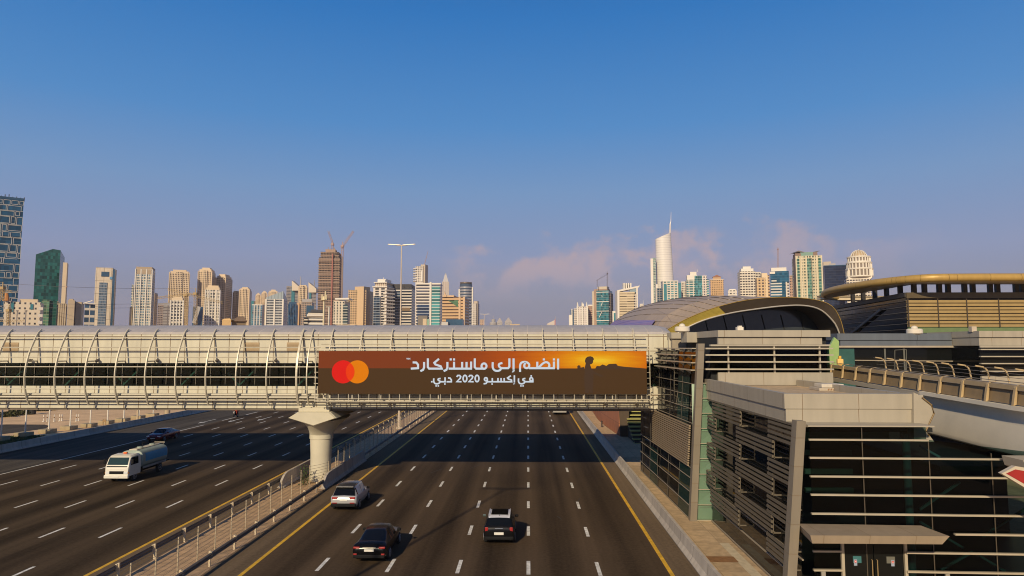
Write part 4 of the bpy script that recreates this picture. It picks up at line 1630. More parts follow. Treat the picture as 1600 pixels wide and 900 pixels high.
prof = [(0, 0), (0, -.20), (.16, -.30), (.34, -.60), (.40, -.95), (.10, -2.02), (.18, -2.25), (.5, -2.4), (1.5, -2.45), (7.6, -2.45), (8.2, -2.45), (8.5, -2.3), (8.6, -2.05), (8.5, -.75), (8.6, -.55), (9, -.34), (9.15, -.2), (9.15, 0)]
ysv = [12 + k * 2 for k in range(14)] + [39.4]
MB().loft([[(NX + a_, y, vz(y) + b2) for a_, b2 in prof] for y in ysv], True, True).build('box_girder', mat('girder_lit_concrete', (.76, .69, .56), .75, var=.10, scale=.5), vd, smooth=35)  # paler than the viaduct concrete; sun on the web is put into its colour
MB().loft([[(NX + .02, y, vz(y) - .05), (NX + .02, y, vz(y) - .3), (FXR, y, vz(y) - .3), (FXR, y, vz(y) - .05)] for y in (39.5, 50, 62)], True, True).build('deck', M_via, vd)
b = MB()
for s in (2.2, 3.6, 5.6, 7.0):
    b.loft([[(NX + s - .04, y, vz(y)), (NX + s + .04, y, vz(y)), (NX + s + .04, y, vz(y) + .16), (NX + s - .04, y, vz(y) + .16)] for y in (12, 40, 62)], True, True)
b.build('track_rail', mat('rail_steel', (.20, .14, .09), .5, .5), vd)
for x0, s in ((NX + .18, 1),):
    MB().loft([[(x0, y, vz(y)), (x0 + s * .16, y, vz(y) + .62), (x0 + s * .24, y, vz(y) + .62), (x0 + s * .24, y, vz(y))] for y in (12, 30, 46, 62)], True, True).build('parapet', M_via3, vd)
    MB().loft([[(x0 + s * .02, y, vz(y) + .66), (x0 + s * .06, y, vz(y) + .86), (x0 + s * .32, y, vz(y) + .86), (x0 + s * .32, y, vz(y) + .66)] for y in (12, 30, 46, 62)], True, True).build('parapet_cap', mat('parapet_cap_paint', (.36, .27, .15), .6), vd)
y = 14.9
while y < 61:
    z = vz(y)
    MB().loft([[(NX + a_, y - .075, z + c_), (NX + a_, y + .075, z + c_), (NX + a_ + w_, y + .075, z + c_ + w_ * .4), (NX + a_ + w_, y - .075, z + c_ + w_ * .4)] for a_, c_, w_ in ((.02, .0, .14), (.10, .45, .12), (.18, .82, .10), (.26, .92, .08), (.62, .98, .05))], True, True).build('parapet_rib', M_via2, vd)
    f = [(FXR - .05, y, z), (FXR - .12, y, z + .45), (FXR - .22, y, z + .75), (FXR - .45, y, z + .92), (FXR - .95, y, z + 1.0)]
    MB().tube(f, .055, 6).build('parapet_rib', M_via2, vd)
    y += 1.9
MB().tube([(NX + .62, y, vz(y) + .98) for y in (12, 30, 46, 62)], .02, 5).build('cable', mat('fence_wire', (.3, .25, .19)), vd)
for k in (.35, .62, .9):
    MB().tube([(FXR - .1 - (k - .3) * .5, y, vz(y) + k) for y in (12, 30, 46, 62)], .018, 5).build('cable', mat('fence_wire', (.3, .25, .19)), vd)
# pier cap beside the sign
cp = thing('viaduct_pier', (24.5, 29.9, 0), 'white pier with a stepped cap under the viaduct at the right edge', 'pier')
xq = at(1577, 704, 30.2).x
MB().loft([[(xq + a_, 29.4, z), (28.5 - a_, 29.4, z), (28.5 - a_, 30.7, z), (xq + a_, 30.7, z)] for z, a_ in ((6.36, .25), (6.45, .1), (6.84, 0))], True, True).build('cap', M_via, cp)
MB().box(24.8, 26.8, 29.5, 30.6, 0, 6.35).build('column', M_via, cp)
# red sign
t = thing('red_sign', (at(1600, 745, 28.6).x + 1, 28.6, 4.5), 'red pointed sign panel with a white border under the viaduct at the right edge', 'sign')
pts = [(1565, 740), (1586.6, 728.4), (1660, 741), (1688, 762), (1668, 797), (1648, 790)]
MB().prism([at(x, y, 28.6) for x, y in pts], (0, .22, 0)).build('border', mat('sign_white', (.54, .48, .38), .5), t)
pts = [(1572.5, 740), (1587, 733.5), (1657, 746), (1680, 763), (1664, 789), (1650, 784)]
MB().prism([at(x, y, 28.58) for x, y in pts], (0, .10, 0)).build('face', mat('sign_red', (.33, .022, .022), .45), t)
MB().bar(at(1660, 742, 28.7), at(1660, 690, 28.7) + Vector((0, 1, 0)), .12, .12).build('hanger', M_via, t)

# --- terracotta wall, stair and things on the footway beyond the bridge
tb = [gnd(x, y) for x, y in ((915, 631), (926.6, 644.7), (934, 655.7), (945, 665.4), (958.4, 675.2), (968.8, 682.5))]
tb = catmull([(p.x, p.y, .06) for p in tb], 4)
M_ter = panels('terracotta', (.40, .155, .075), 5.0, 1.6, .05, (.2, .08, .04), rough=.8, var=.10)
o = MB().loft([[(p.x, p.y, .06), (p.x - .12, p.y, 1.4), (p.x - .1, p.y, 5.2), (p.x + .8, p.y, 5.2), (p.x + .8, p.y, .06)] for p in tb], True, True).build('curved_wall', M_ter, loc=tb[-1])
tag(o, 'curved terracotta orange wall beside the footway beyond the bridge', 'wall')
e = tb[-1]
t = thing('wall_end', (e.x + .9, e.y - .2, .06), 'dark brown flared end pier of the curved orange wall', 'pier')
MB().loft([[(e.x + .02 - a_, e.y - .3, z), (e.x + 1.1 + a_ * .4, e.y - .35, z), (e.x + 1.1 + a_ * .4, e.y + .5, z), (e.x + .02 - a_, e.y + .4, z)] for z, a_ in ((.06, 0), (1.5, .04), (3.4, .12), (5.3, .3))], True, True).build('shaft', mat('dark_brown_clad', (.075, .05, .03), .6), t)
MB().box(e.x - .3, e.x + 1.4, e.y - .5, e.y + .6, 5.31, 5.5).build('coping', mat('dark_brown_clad', (.075, .05, .03)), t)
t = thing('stairs', (13.5, 83, 0), 'yellow green lit stair rising between the orange wall and the glass link building', 'stairs')
M_tread = mat('lime_tread', (.40, .38, .12), .7)
for k in range(9):
    z = .1 + k * .38
    yk = 82.5 + k * 1.0
    MB().box(12.6, 16.5, yk, yk + .98, z - .12, z).build('tread', M_tread, t)
MB().prism([(12.7, 82.7, .06), (12.7, 91.6, .06), (12.7, 91.6, 3.0)], (3.7, 0, 0)).build('stringer', mat('dark_stringer', (.03, .028, .02), .7), t)
p = gnd(940.5, 668)
t = thing('bollard', (p.x, p.y, .06), 'short dark bollard standing at the foot of the curved orange wall', 'bollard')
MB().lathe((p.x, p.y, .06), [(.10, 0), (.10, .75), (.13, .78), (.13, .86), (.05, .92)], 10).build('post', mat('bollard_dark', (.06, .05, .05), .5), t)
MB().lathe((p.x, p.y, .06), [(.17, 0), (.17, .05), (.11, .06)], 10).build('base', mat('bollard_dark', (.06, .05, .05)), t)
# footway covers and patches
b = MB()
for x, y, w_, d_ in ((10.5, 37.9, .75, 1.0),):
    b.quad((x - w_, y, .066), (x + w_, y, .066), (x + w_, y + d_, .066), (x - w_, y + d_, .066))
tag(b.build('rusty_cover', mat('rust_cover', (.26, .13, .05), .85, var=.3, scale=3)), 'rusty brown cover plate set in the footway by the barrier', 'cover plate')
b = MB().quad((11.2, 33.5, .064), (11.75, 33.5, .064), (11.75, 41.5, .064), (11.2, 41.5, .064))
tag(b.build('kerb_strip', mat('pale_tile', (.56, .47, .32), .85, var=.2, scale=3)), kind='structure')

# ---------------------------------------------------------------- the sandy lot on the left
M_wp = mat('pole_white_paint', (.74, .70, .62), .5)
def white_pole(px_, py, label):
    p = gnd(px_, py, .45)
    t = thing('flag_pole', (p.x, p.y, -.05), label, 'pole', 'white poles on concrete blocks along the sandy lot')
    MB().tube([(p.x, p.y, .4), (p.x, p.y, 8.3)], [.09, .07], 8).build('pole', M_wp, t)
    MB().cham(p.x - .95, p.x + .65, p.y - .75, p.y + .75, -.06, .47, .04).build('block', mat('block_concrete', (.36, .29, .18), .9, var=.25), t)
    return t


for i, (x, y, lab) in enumerate(((1.5, 682, 'white pole cut by the left edge of the photo, nearest of the row'), (39.3, 675.5, 'white pole on a shaded concrete block beside the grass patch'),
                  (76.2, 670.5, 'white pole on a concrete block at the tip of the dark patch on the sand'), (109.5, 665.5, 'white pole on a concrete block right of the white bollards, fourth from the left edge'),
                  (141, 661.5, 'white pole on a concrete block just left of the small wooden frame'), (168, 657, 'white pole whose concrete block stands behind the small wooden frame'),
                  (193.5, 653.5, 'white pole just left of the tan bare mast in the lot'), (217.5, 649.5, 'white pole just right of the tan bare mast in the lot'), (239.5, 646, 'white pole nearest the thick concrete column in the lot'))):
    white_pole(x, y, lab)
a, c = gnd(160.5, 668), gnd(170, 667)
t = thing('wooden_frame', ((a.x + c.x) / 2, a.y, -.05), 'small wooden frame sign standing by the left barrier', 'sign frame')
M_wd = mat('weathered_wood', (.34, .22, .11), .85)
for p in (a, c):
    MB().bar((p.x, a.y, -.05), (p.x, a.y, 1.15), .10, .08).build('leg', M_wd, t)
MB().bar((a.x - .05, a.y, .95), (c.x + .05, a.y, .95), .06, .34).build('board', M_wd, t)
p = gnd(214.5, 660.5)
t = thing('bare_mast', (p.x, p.y, -.05), 'tan bare mast standing between two white poles by the left barrier', 'mast')
MB().tube([(p.x, p.y, -.05), (p.x, p.y, 8)], [.15, .11], 10).build('shaft', mat('mast_tan', (.50, .40, .27), .6), t)
MB().box(p.x - .25, p.x + .25, p.y - .25, p.y + .25, -.05, .15).build('foot', M_conc, t)
p = gnd(261, 648)
t = thing('concrete_column', (p.x, p.y, -.05), 'thick round tan concrete column beyond the left barrier under the bridge', 'column')
MB().cyl((p.x, p.y, -.05), .48, 6.0, 20).build('shaft', mat('column_tan', (.46, .37, .25), .85), t, smooth=40)
MB().cyl((p.x, p.y, 5.95), .62, .35, 20).build('capital', mat('column_tan', (.46, .37, .25)), t)
M_band = mat('bollard_band', (.25, .14, .06), .7)
labs = ['leftmost small white bollard in the sandy lot', 'small white bollard just left of the second visible white pole', 'leaning small white bollard right of the second white pole',
        'left one of the close pair of white bollards between two poles', 'right one of the close pair of white bollards between two poles', 'left one of the far pair of white bollards by the fourth pole', 'right one of the far pair of white bollards by the fourth pole']
for (x, y), lab in zip(((68, 658.5), (73.5, 658), (84.5, 658), (93, 657.6), (96.5, 657.4), (119, 657.8), (122.6, 657.5)), labs):
    p = gnd(x, y)
    t = thing('bollard', (p.x, p.y, -.05), lab, 'bollard', 'small white bollards in the sandy lot')
    MB().lathe((p.x, p.y, -.05), [(.16, 0), (.16, .08), (.07, .1), (.07, 1.0), (.03, 1.06)], 10).build('post', M_wp, t)
    MB().lathe((p.x, p.y, .48), [(.075, 0), (.075, .16)], 10).build('band', M_band, t)
p = gnd(51, 647)
t = thing('litter_bin', (p.x, p.y, -.05), 'black bin standing far out on the sandy lot', 'bin')
MB().lathe((p.x, p.y, -.05), [(.45, 0), (.55, 1.0), (.5, 1.05)], 12).build('body', mat('bin_black', (.02, .02, .02), .6), t)
MB().lathe((p.x, p.y, 1.0), [(.58, 0), (.5, .18), (.1, .28)], 12).build('lid', mat('bin_black', (.02, .02, .02)), t)
q = [gnd(x, y, -.05) for x, y in ((-60, 705), (22, 692), (72, 680.5), (20, 681), (-60, 688))]
o = MB().quad(*[(p.x, p.y, -.046) for p in q]).build('grass_base', mat('grass_soil', (.05, .055, .02), .95, var=.4, scale=2))
tag(o, kind='structure')
random.seed(5)
b = MB()
poly = [(p.x, p.y) for p in q]
def inside(x, y):
    r = False
    for i in range(len(poly)):
        (x1, y1), (x2, y2) = poly[i], poly[i - 1]
        if (y1 > y) != (y2 > y) and x < (x2 - x1) * (y - y1) / (y2 - y1) + x1:
            r = not r
    return r
n = 0
while n < 9000:
    x = random.uniform(min(p[0] for p in poly), max(p[0] for p in poly))
    y = random.uniform(min(p[1] for p in poly), max(p[1] for p in poly))
    if not inside(x, y):
        continue
    n += 1
    a = random.uniform(0, 6.28)
    h = random.uniform(.05, .16)
    b.add([(x - .03 * math.cos(a), y - .03 * math.sin(a), -.05), (x + .03 * math.cos(a), y + .03 * math.sin(a), -.05), (x + random.uniform(-.06, .06), y + random.uniform(-.06, .06), -.05 + h)], [(0, 1, 2)])
tag(b.build('grass', mat('grass_blade', (.055, .085, .022), .8, var=.4, scale=1)), 'patch of dull green grass behind the left barrier', 'grass', kind='stuff')
q = [gnd(x, y, -.05) for x, y in ((-80, 686), (-2, 679), (40, 674), (70, 670), (78, 665.5), (70, 663.3), (10, 663), (-80, 666))]
tag(MB().quad(*[(p.x, p.y, -.054) for p in q]).build('dark_patch', M_shoulder2), kind='structure')  # flat dark sheet lying on the sand


def bush(x, y, r, h, n, seed, label):
    p = gnd(x, y)
    random.seed(seed)
    t = thing('bush', (p.x, p.y, -.05), label, 'bush', 'low bushes far out on the sandy lot')
    b = MB()
    for i in range(n):
        a = random.uniform(0, 6.28)
        d = r * math.sqrt(random.random()) * (.7 + .3 * math.sin(a * 3 + seed))
        zz_ = h * random.random() * (1 - (d / r) ** 2 * .7)
        c = Vector((p.x + d * math.cos(a), p.y + d * math.sin(a) * .7, zz_))
        u = Vector((random.gauss(0, 1), random.gauss(0, 1), random.gauss(0, 1))).normalized() * .16
        v = u.cross(Vector((random.random(), .3, random.random()))).normalized() * .10
        b.quad(c - u, c + v, c + u, c - v)
    b.build('foliage', mat('dry_bush_leaf', (.085, .085, .03), .85, var=.5, scale=1.2), t)
    s = MB()
    for i in range(7):
        a = i * .9
        s.tube([(p.x, p.y, -.05), (p.x + .4 * r * math.cos(a), p.y + .3 * r * math.sin(a), h * .5)], .03, 4)
    s.build('stem', mat('bark', (.16, .10, .06)), t)


for x, y, r, h, n, s, lab in ((6, 651, 2.0, .8, 500, 1, 'leftmost low dry bush on the sandy lot'), (19, 649, 1.6, .9, 420, 2, 'low dry bush second from the left on the sandy lot'), (32, 647, 2.3, .9, 600, 3, 'low dry bush left of the black bin'), (60, 641.5, 2.4, 1.1, 600, 4, 'low green bush just right of the black bin'), (74, 641, 1.6, .7, 400, 6, 'rightmost low bush on the sandy lot')):
    bush(x, y, r, h, n, s, lab)

# ---------------------------------------------------------------- the skyline
YREF = [500]


def kx(x, y=None):
    d = ray(x, YREF[0] if y is None else y)
    return d.x / d.y


def colx(x, Y):
    return kx(x) * Y


def footprint(xa, xb, Y, d, xs=None):
    """plan of a block whose front spans xa..xb and whose side runs on to xs"""
    A = Vector((colx(xa, Y), Y, 0))
    kb = kx(xb)
    ks = kx(xs) if xs is not None else 0

    def make(r):
        u = Vector((math.cos(r), math.sin(r), 0))
        # A + s*u lies on the sight line x = kb*y
        s = (kb * A.y - A.x) / (u.x - kb * u.y)
        B = A + u * s
        v = Vector((-math.sin(r), math.cos(r), 0)) * d
        return [A, B, B + v, A + v]
    th = -math.atan(((xa + xb) / 2 - VPX) / F)
    if xs is None:
        return make(th)
    lo, hi = -0.75, 1.05
    if xs > xb:
        f = lambda r: make(r)[2].x / make(r)[2].y - ks     # falls as r grows
        lo, hi = -0.6, th + .2
        for _ in range(40):
            m_ = (lo + hi) / 2
            if f(m_) > 0:
                lo = m_
            else:
                hi = m_
    else:
        f = lambda r: make(r)[3].x / make(r)[3].y - ks
        lo, hi = th - .2, .6
        for _ in range(40):
            m_ = (lo + hi) / 2
            if f(m_) > 0:
                lo = m_
            else:
                hi = m_
    return make((lo + hi) / 2)


def zpx(x, y, Y):
    return at(x, y, Y).z


def grow(fp, k):
    c = sum(fp, Vector()) / len(fp)
    return [c + (p - c) * (1 + k / max((p - c).length, .1)) for p in fp]


def pris(fp, z0, z1):
    return MB().prism([Vector((p.x, p.y, z0)) for p in fp], (0, 0, z1 - z0))


class Tw:
    def __init__(s, label, Y, xa, xb, ytop, m, xs=None, d=None, cat='tower', name='tower', body='body', ybot=None):
        s.Y = Y
        YREF[0] = ytop * .6 + 505 * .4
        d = d or abs(xb - xa) / F * Y * .85
        s.fp = footprint(xa, xb, Y, d, xs)
        c = sum(s.fp, Vector()) / 4
        s.root = thing(name, (c.x, c.y, 0), label, cat)
        s.z = zpx((xa + xb) / 2, ytop, Y)
        s.xa, s.xb = xa, xb
        pris(s.fp, 0, s.z).build(body, m, s.root)

    def block(s, part, xa, xb, ytop, m, xs=None, d=None, dY=-.6, ybot=None, out=0):
        Y = s.Y + dY
        d = d or abs(xb - xa) / F * Y * .85
        if xs is None:          # parallel to the main front
            u = (s.fp[1] - s.fp[0]).normalized()
            v = Vector((-u.y, u.x, 0))
            P0 = s.fp[0] + v * dY
            pts = []
            for x_ in (xa, xb):
                k_ = kx(x_)
                y_ = P0.dot(v) / Vector((k_, 1, 0)).dot(v)
                pts.append(Vector((k_ * y_, y_, 0)))
            fp = [pts[0], pts[1], pts[1] + v * d, pts[0] + v * d]
        else:
            fp = footprint(xa, xb, Y, d, xs)
        if out:
            fp = grow(fp, out)
        z0 = 0 if ybot is None else zpx((xa + xb) / 2, ybot, Y)
        z1 = zpx((xa + xb) / 2, ytop, Y)
        pris(fp, z0 + .01, z1).build(part, m, s.root)
        return fp, z1

    def crown(s, part, inset, h, m, z=None, fp=None):
        fp = grow(fp or s.fp, -inset)
        z = s.z if z is None else z
        pris(fp, z + .02, z + h).build(part, m, s.root)
        return fp, z + h

    def bands(s, m, fh=3.5, th=1.1, out=.9, z0=8, z1=None, fp=None, part='balcony_bands'):
        b = MB()
        z = z0
        f = grow(fp or s.fp, out)
        while z < (z1 or s.z) - th:
            b.prism([Vector((p.x, p.y, z)) for p in f], (0, 0, th))
            z += fh
        b.build(part, m, s.root)

    def fins(s, m, n, w=.8, out=.6, z0=0, z1=None, fp=None, face=0, part='fin', a=0.0, c=1.0):
        fp = fp or s.fp
        A, B = fp[face], fp[(face + 1) % 4]
        u = (B - A).normalized()
        nrm = Vector((u.y, -u.x, 0))
        b = MB()
        for k in range(n):
            p = A.lerp(B, a + (c - a) * (k / (n - 1) if n > 1 else .5))
            q = [p - u * w / 2 - nrm * .2, p + u * w / 2 - nrm * .2, p + u * w / 2 + nrm * out, p - u * w / 2 + nrm * out]
            b.prism([Vector((v.x, v.y, z0)) for v in q], (0, 0, (z1 or s.z) - z0))
        b.build(part, m, s.root)

    def pole(s, part, x, y0, y1, m, r=.8, dY=0, x2=None):
        Y = s.Y + dY
        a, c = at(x, y0, Y), at(x if x2 is None else x2, y1, Y)
        MB().tube([a, c], [r, r * .5], 8).build(part, m, s.root)


CR = (.66, .53, .37)
M_w = mat('tower_white', (.70, .66, .60), .6, var=.06, scale=.05)
M_cr = mat('tower_cream', CR, .75, var=.08, scale=.05)
M_gr = mat('tower_grey', (.36, .34, .34), .7, var=.08, scale=.05)
M_dk = mat('tower_dark', (.06, .06, .07), .5)
M_bl = mat('tower_blue_glass', (.035, .09, .16), .12, var=.3, scale=.08, spec=.8)
M_tl = mat('tower_teal_glass', (.05, .20, .24), .12, var=.3, scale=.08, spec=.8)
GB, GT, GD, GG = (.05, .10, .17), (.05, .22, .26), (.05, .06, .075), (.02, .16, .12)

# blue tower with a white brick lattice, cut by the left edge
t = Tw('tall dark blue tower with an irregular white lattice at the left edge', 330, -95, 33, 300, facade('lattice_blue', (.015, .07, .145), (.024, .105, .21), 3.6, 3, .9, .85, vary=.35), d=28)
A, B = t.fp[0], t.fp[1]
u = (B - A).normalized()
nrm = Vector((u.y, -u.x, 0))
Wd = (B - A).length
random.seed(21)
b = MB()


def lat(s0, s1, z0, z1):
    p = A + u * s0 + nrm * .12
    q = A + u * s1 + nrm * .12
    if s0 == s1:
        b.bar(Vector((p.x, p.y, z0)), Vector((p.x, p.y, z1)), .2, .2, up=nrm)
    else:
        b.bar(Vector((p.x, p.y, z0)), Vector((q.x, q.y, z0)), .2, .2)


z = 6.0
row = 0
while z < t.z - 2:
    h = random.choice((2.6, 3.4, 4.0))
    s = -random.uniform(0, 5)
    lat(0, Wd, z, z) if row % 2 else None
    while s < Wd:
        w_ = random.choice((2.4, 3.4, 4.8, 6.4))
        a0, a1 = max(s, 0), min(s + w_ - .7, Wd)
        if a1 - a0 > 1:
            zz0, zz1 = z + random.choice((0, .5)), min(z + h, t.z - .5)
            lat(a0, a1, zz0, zz0)
            lat(a0, a1, zz1, zz1)
            lat(a0, a0, zz0, zz1)
            if random.random() < .8:
                lat(a1, a1, zz0, zz1)
        s += w_
    z += h + .35
    row += 1
b.build('lattice', mat('lattice_white', (.50, .50, .49), .6), t.root)
t.crown('parapet', -.2, 1.2, M_bl)
for k in range(9):
    p = A + u * (Wd * (.55 + .05 * k)) + Vector((0, 3, 0))
    MB().tube([(p.x, p.y, t.z), (p.x, p.y, t.z + random.uniform(1.6, 3.2))], .2, 6).build('antenna', M_dk, t.root)
# white apartment block with bay windows
t = Tw('low white apartment block with small windows and stepped rooftop, far left', 300, 6, 63, 471, facade('white_dotted', (.66, .58, .46), (.10, .10, .11), 3.1, 3.0, .34, .36), xs=68, d=16, cat='apartment block', name='apartment_block')
t.block('roof_house', 30, 58, 466.5, M_cr, dY=3, d=8, ybot=473)
t.block('stair_window', 15, 21, 472, M_tl, dY=-.3, d=1, ybot=487)
t.block('stair_window', 47, 51.5, 474, M_tl, dY=-.3, d=1, ybot=482.5)
t.bands(M_w, 3.1, 1.2, .7, 6, z1=t.z - 1, fp=footprint(61.5, 66, 299.4, 3))
t.pole('flue', 10.5, 470, 458, mat('copper_flue', (.50, .22, .07), .5, .3), 1.3)
# green glass tower with slanted top
M_green = facade('green_curtain', (.016, .075, .075), (.018, .11, .105), 3.6, 2.4, .86, .8, grough=.08, wrough=.25, vary=.6)
t = Tw('dark green glass tower with a slanted crystal top and a beige fin', 520, 53.5, 92, 399, M_green, xs=99, d=24)
f = t.fp
za, zb_ = zpx(54, 397.5, 520), zpx(82, 387.5, 520)
zc2 = zpx(94, 389, 520)
vs = [Vector((p.x, p.y, t.z + .02)) for p in f] + [Vector((f[0].x, f[0].y, za)), Vector((f[1].x, f[1].y, zc2)), Vector((f[2].x, f[2].y, zc2 - 3)), Vector((f[3].x, f[3].y, za + 1))]
m0 = f[0].lerp(f[1], .68)
vs.append(Vector((m0.x, m0.y, zb_)))
MB().add(vs, [(0, 1, 5, 8, 4), (1, 2, 6, 5), (2, 3, 7, 6), (3, 0, 4, 7), (4, 8, 7), (8, 5, 6), (8, 6, 7)]).build('slanted_top', M_green, t.root)
t.block('beige_fin', 97, 103.5, 410, M_cr, xs=105.5, d=14, dY=4)
t.block('podium', 67, 79, 467, facade('lit_green_podium', (.20, .27, .17), (.12, .26, .17), 3.2, 3, .8, .75), dY=-22, d=12)  # lighter copy of the podium glass, sunlight put into its colour
t.block('podium', 79.5, 91, 469, facade('unlit_green_podium', (.02, .09, .075), (.015, .10, .08), 3.2, 3, .8, .75), dY=-20, d=12)  # darker copy of the same glass, without the painted-in sunlight
# sand coloured office cluster
t = Tw('three plain sand coloured towers in a cluster right of the green tower', 430, 92, 102, 474, mat('sand_stone', (.52, .42, .30), .8, var=.08, scale=.1), xs=104.5, d=12, cat='office block', name='office_block')
t.block('wing', 105, 116, 469, mat('sand_stone', (.52, .42, .30)), xs=118, d=13, dY=2)
t.block('wing', 118, 127, 471.5, mat('sand_stone', (.52, .42, .30)), xs=131, d=17, dY=9)
t.block('roof_house', 106.5, 113.5, 466.5, mat('sand_stone', (.52, .42, .30)), dY=4, d=6, ybot=470)
t.fins(mat('sand_stone', (.52, .42, .30)), 4, .8, .5)
t = Tw('small white and blue glass office block under a thin slanted roof line', 380, 132, 148, 475.5, facade('white_blue_bay', (.58, .52, .44), GB, 5.5, 6.2, .8, .62), d=12, cat='office block', name='office_block')
t.crown('cornice', -.3, .7, M_w)
a, c = at(130.5, 474, 379), at(145, 469.5, 379)
MB().bar(a, c, .5, .4).build('slanted_mast', M_w, t.root)
# white framed tower with blue strip
t = Tw('cream tower with a tall blue glass strip down its front and a notched top', 620, 148, 174.5, 417.5, panels('cream_frame', (.60, .51, .40), 6, 12, .25, rough=.6, bump=False), xs=181, d=22)
t.block('glass_strip', 154.8, 167, 441, facade('blue_strip', (.30, .32, .36), (.13, .20, .30), 3.3, 1.8, .8, .7, vary=.3), dY=-.5, d=2)
t.block('sky_window', 157, 169, 424, M_bl, dY=-.45, d=2, ybot=431.5)
t.block('side_glass', 175, 178.5, 421, M_bl, xs=179, d=2, dY=1.2)
t.block('round_sign', 170.5, 174.6, 431.5, mat('sign_blue', (.10, .28, .50), .5), dY=-.5, d=1, ybot=435.5)
# white grid tower
t = Tw('slender white grid tower with an open framed crown, blue panes', 640, 210.5, 236.5, 420, facade('white_grid', (.64, .58, .49), (.20, .30, .38), 3.4, 2.9, .64, .62, vary=.5), xs=241.5, d=20)
t.crown('crown_frame', .3, 2.2, mat('crown_tan', (.40, .31, .22), .7))
t.block('crown_screen', 212.2, 235, 420.3, mat('crown_tan', (.40, .31, .22)), dY=-.4, d=1, ybot=427.5)
t.fins(M_w, 4, .9, .6)
t.block('low_wing', 205.5, 210, 445, facade('white_grid', (.64, .58, .49), GB), dY=6, d=12)
t.block('low_wing', 204, 208, 480, M_cr, dY=2, d=10)
t = Tw('shaded beige apartment tower just right of the white grid tower', 820, 236, 241, 459, facade('shaded_beige_dots', (.42, .31, .22), (.09, .08, .09), 3.3, 2.6, .4, .5), xs=246, d=18)  # beige wall toned down to brown, its shade put into the colour
t.crown('parapet', .3, 1.5, M_gr)
t = Tw('low mauve shaded block behind the crane masts', 900, 246, 262, 476, facade('mauve_rows', (.33, .27, .25), (.10, .09, .11), 3.3, 3, .7, .45), d=22, cat='apartment block', name='apartment_block')
t.crown('parapet', .5, 2, M_gr)


def jbr(label, Y, xa, xb, ytop, xs, d, steps, wall=(.66, .52, .36), fu=.46, seed=1):
    m = facade('tan_tower_%.2f_%.2f' % (wall[0], fu), wall, (.07, .055, .055), 3.6, 3.0, fu, .66)
    t = Tw(label, Y, xa, xb, ytop, m, xs=xs, d=d)
    fp, z = t.fp, t.z
    mm = mat('tan_crown', (.66, .52, .36), .8, var=.06)
    for ins, h in steps:
        fp, z = t.crown('crown_step', ins, h, mm, z, fp)
    w_ = xb - xa
    t.block('centre_bay', xa + w_ * .33, xa + w_ * .66, ytop - 1.5, m, dY=-1.2, d=3)
    t.fins(mm, 4, .9, .7, z1=t.z + 1)
    return t


jbr('tall tan apartment tower with an arched crown behind the left crane mast', 900, 263.5, 294.5, 426, 296, 24, ((1.5, 2.6), (4, 2.2)))
t = Tw('white lattice front tower below the arched tan tower', 560, 266.5, 286, 469, facade('white_lattice', (.66, .60, .50), (.10, .11, .12), 3.5, 3.3, .56, .60), xs=288.5, d=13)
t.crown('crown_step', 1.2, 2.2, M_cr)
t.crown('crown_step', 2.4, 3.8, M_cr)
t.fins(M_w, 5, .8, .5)
t.bands(M_w, 7, .5, .35, 4)
t = Tw('grey ziggurat block with sloping side between the crane masts', 760, 255, 268, 477, panels('grey_louvre', (.34, .31, .29), 50, 3.2, 1.0, (.16, .14, .14), bump=False), d=20, cat='office block', name='office_block')
t.crown('stepped_top', 2, 3, M_gr)
jbr('tan tower with stepped crown, left one of the pair beside the white front tower', 930, 308.5, 330, 424, 336, 26, ((2, 3.5), (4.5, 2.5)), fu=.5)
jbr('tan shaded tower with stepped crown, right one of the pair beside the white front tower', 960, 336.5, 351.5, 434, 362.5, 28, ((2, 3), (3.5, 2.6)), wall=(.60, .47, .33), fu=.5)  # wall darker than the other tan towers, shade put into its colour
t = Tw('white lattice front tower before the pair of tan towers', 600, 320.5, 343, 452.5, facade('white_lattice', (.66, .60, .50), GD), xs=345, d=14)
t.crown('crown_step', .8, 2.2, M_cr)
t.crown('crown_step', 2.2, 4.0, M_cr)
t.fins(M_w, 5, .8, .5)
t.bands(M_w, 7, .5, .35, 4)
t = Tw('blue glass block with a sloping grey face between the two white front towers', 740, 301, 317, 479, M_bl, d=18, cat='office block', name='office_block')
a, c = at(303, 505, 738), at(311, 479, 738)
MB().bar(a, c, .6, 4).build('sloping_face', M_gr, t.root)
jbr('tan tower lower and left one of the short pair beyond the hipped roof', 1000, 363.5, 372, 457, 375, 22, ((1.6, 2.6),), fu=.45)
jbr('tan tower right one of the short pair beyond the hipped roof', 980, 373.5, 389, 453, 393, 26, ((2, 2.6), (4, 2)), fu=.45)
# house with hipped roof
t = Tw('low tan building with a shaded hipped tile roof and a bright gable', 330, 362, 384, 502, mat('dark_tan', (.20, .15, .10), .8), d=14, cat='building', name='hipped_building')
p0 = at(366, 493.5, 332)
f = grow(t.fp, 1.4)
z = t.z
MB().add([Vector((q_.x, q_.y, z + .02)) for q_ in f] + [Vector((p0.x, p0.y + 5, p0.z)), Vector((p0.x + 2, p0.y + 7, p0.z))], [(0, 1, 5, 4), (1, 2, 5), (2, 3, 4, 5), (3, 0, 4), (3, 2, 1, 0)]).build('hip_roof', mat('tile_brown', (.26, .17, .10), .85), t.root)
t.block('gable_wing', 347, 361, 500, mat('gable_gold', (.62, .42, .20), .8), d=9, dY=-3)
q = [at(346, 500.2, 327), at(361.5, 500.2, 327), at(359, 497.5, 327), at(350, 498, 327)]
MB().prism(q, (0, 8, 0)).build('gable_roof', mat('gable_gold', (.62, .42, .20)), t.root)
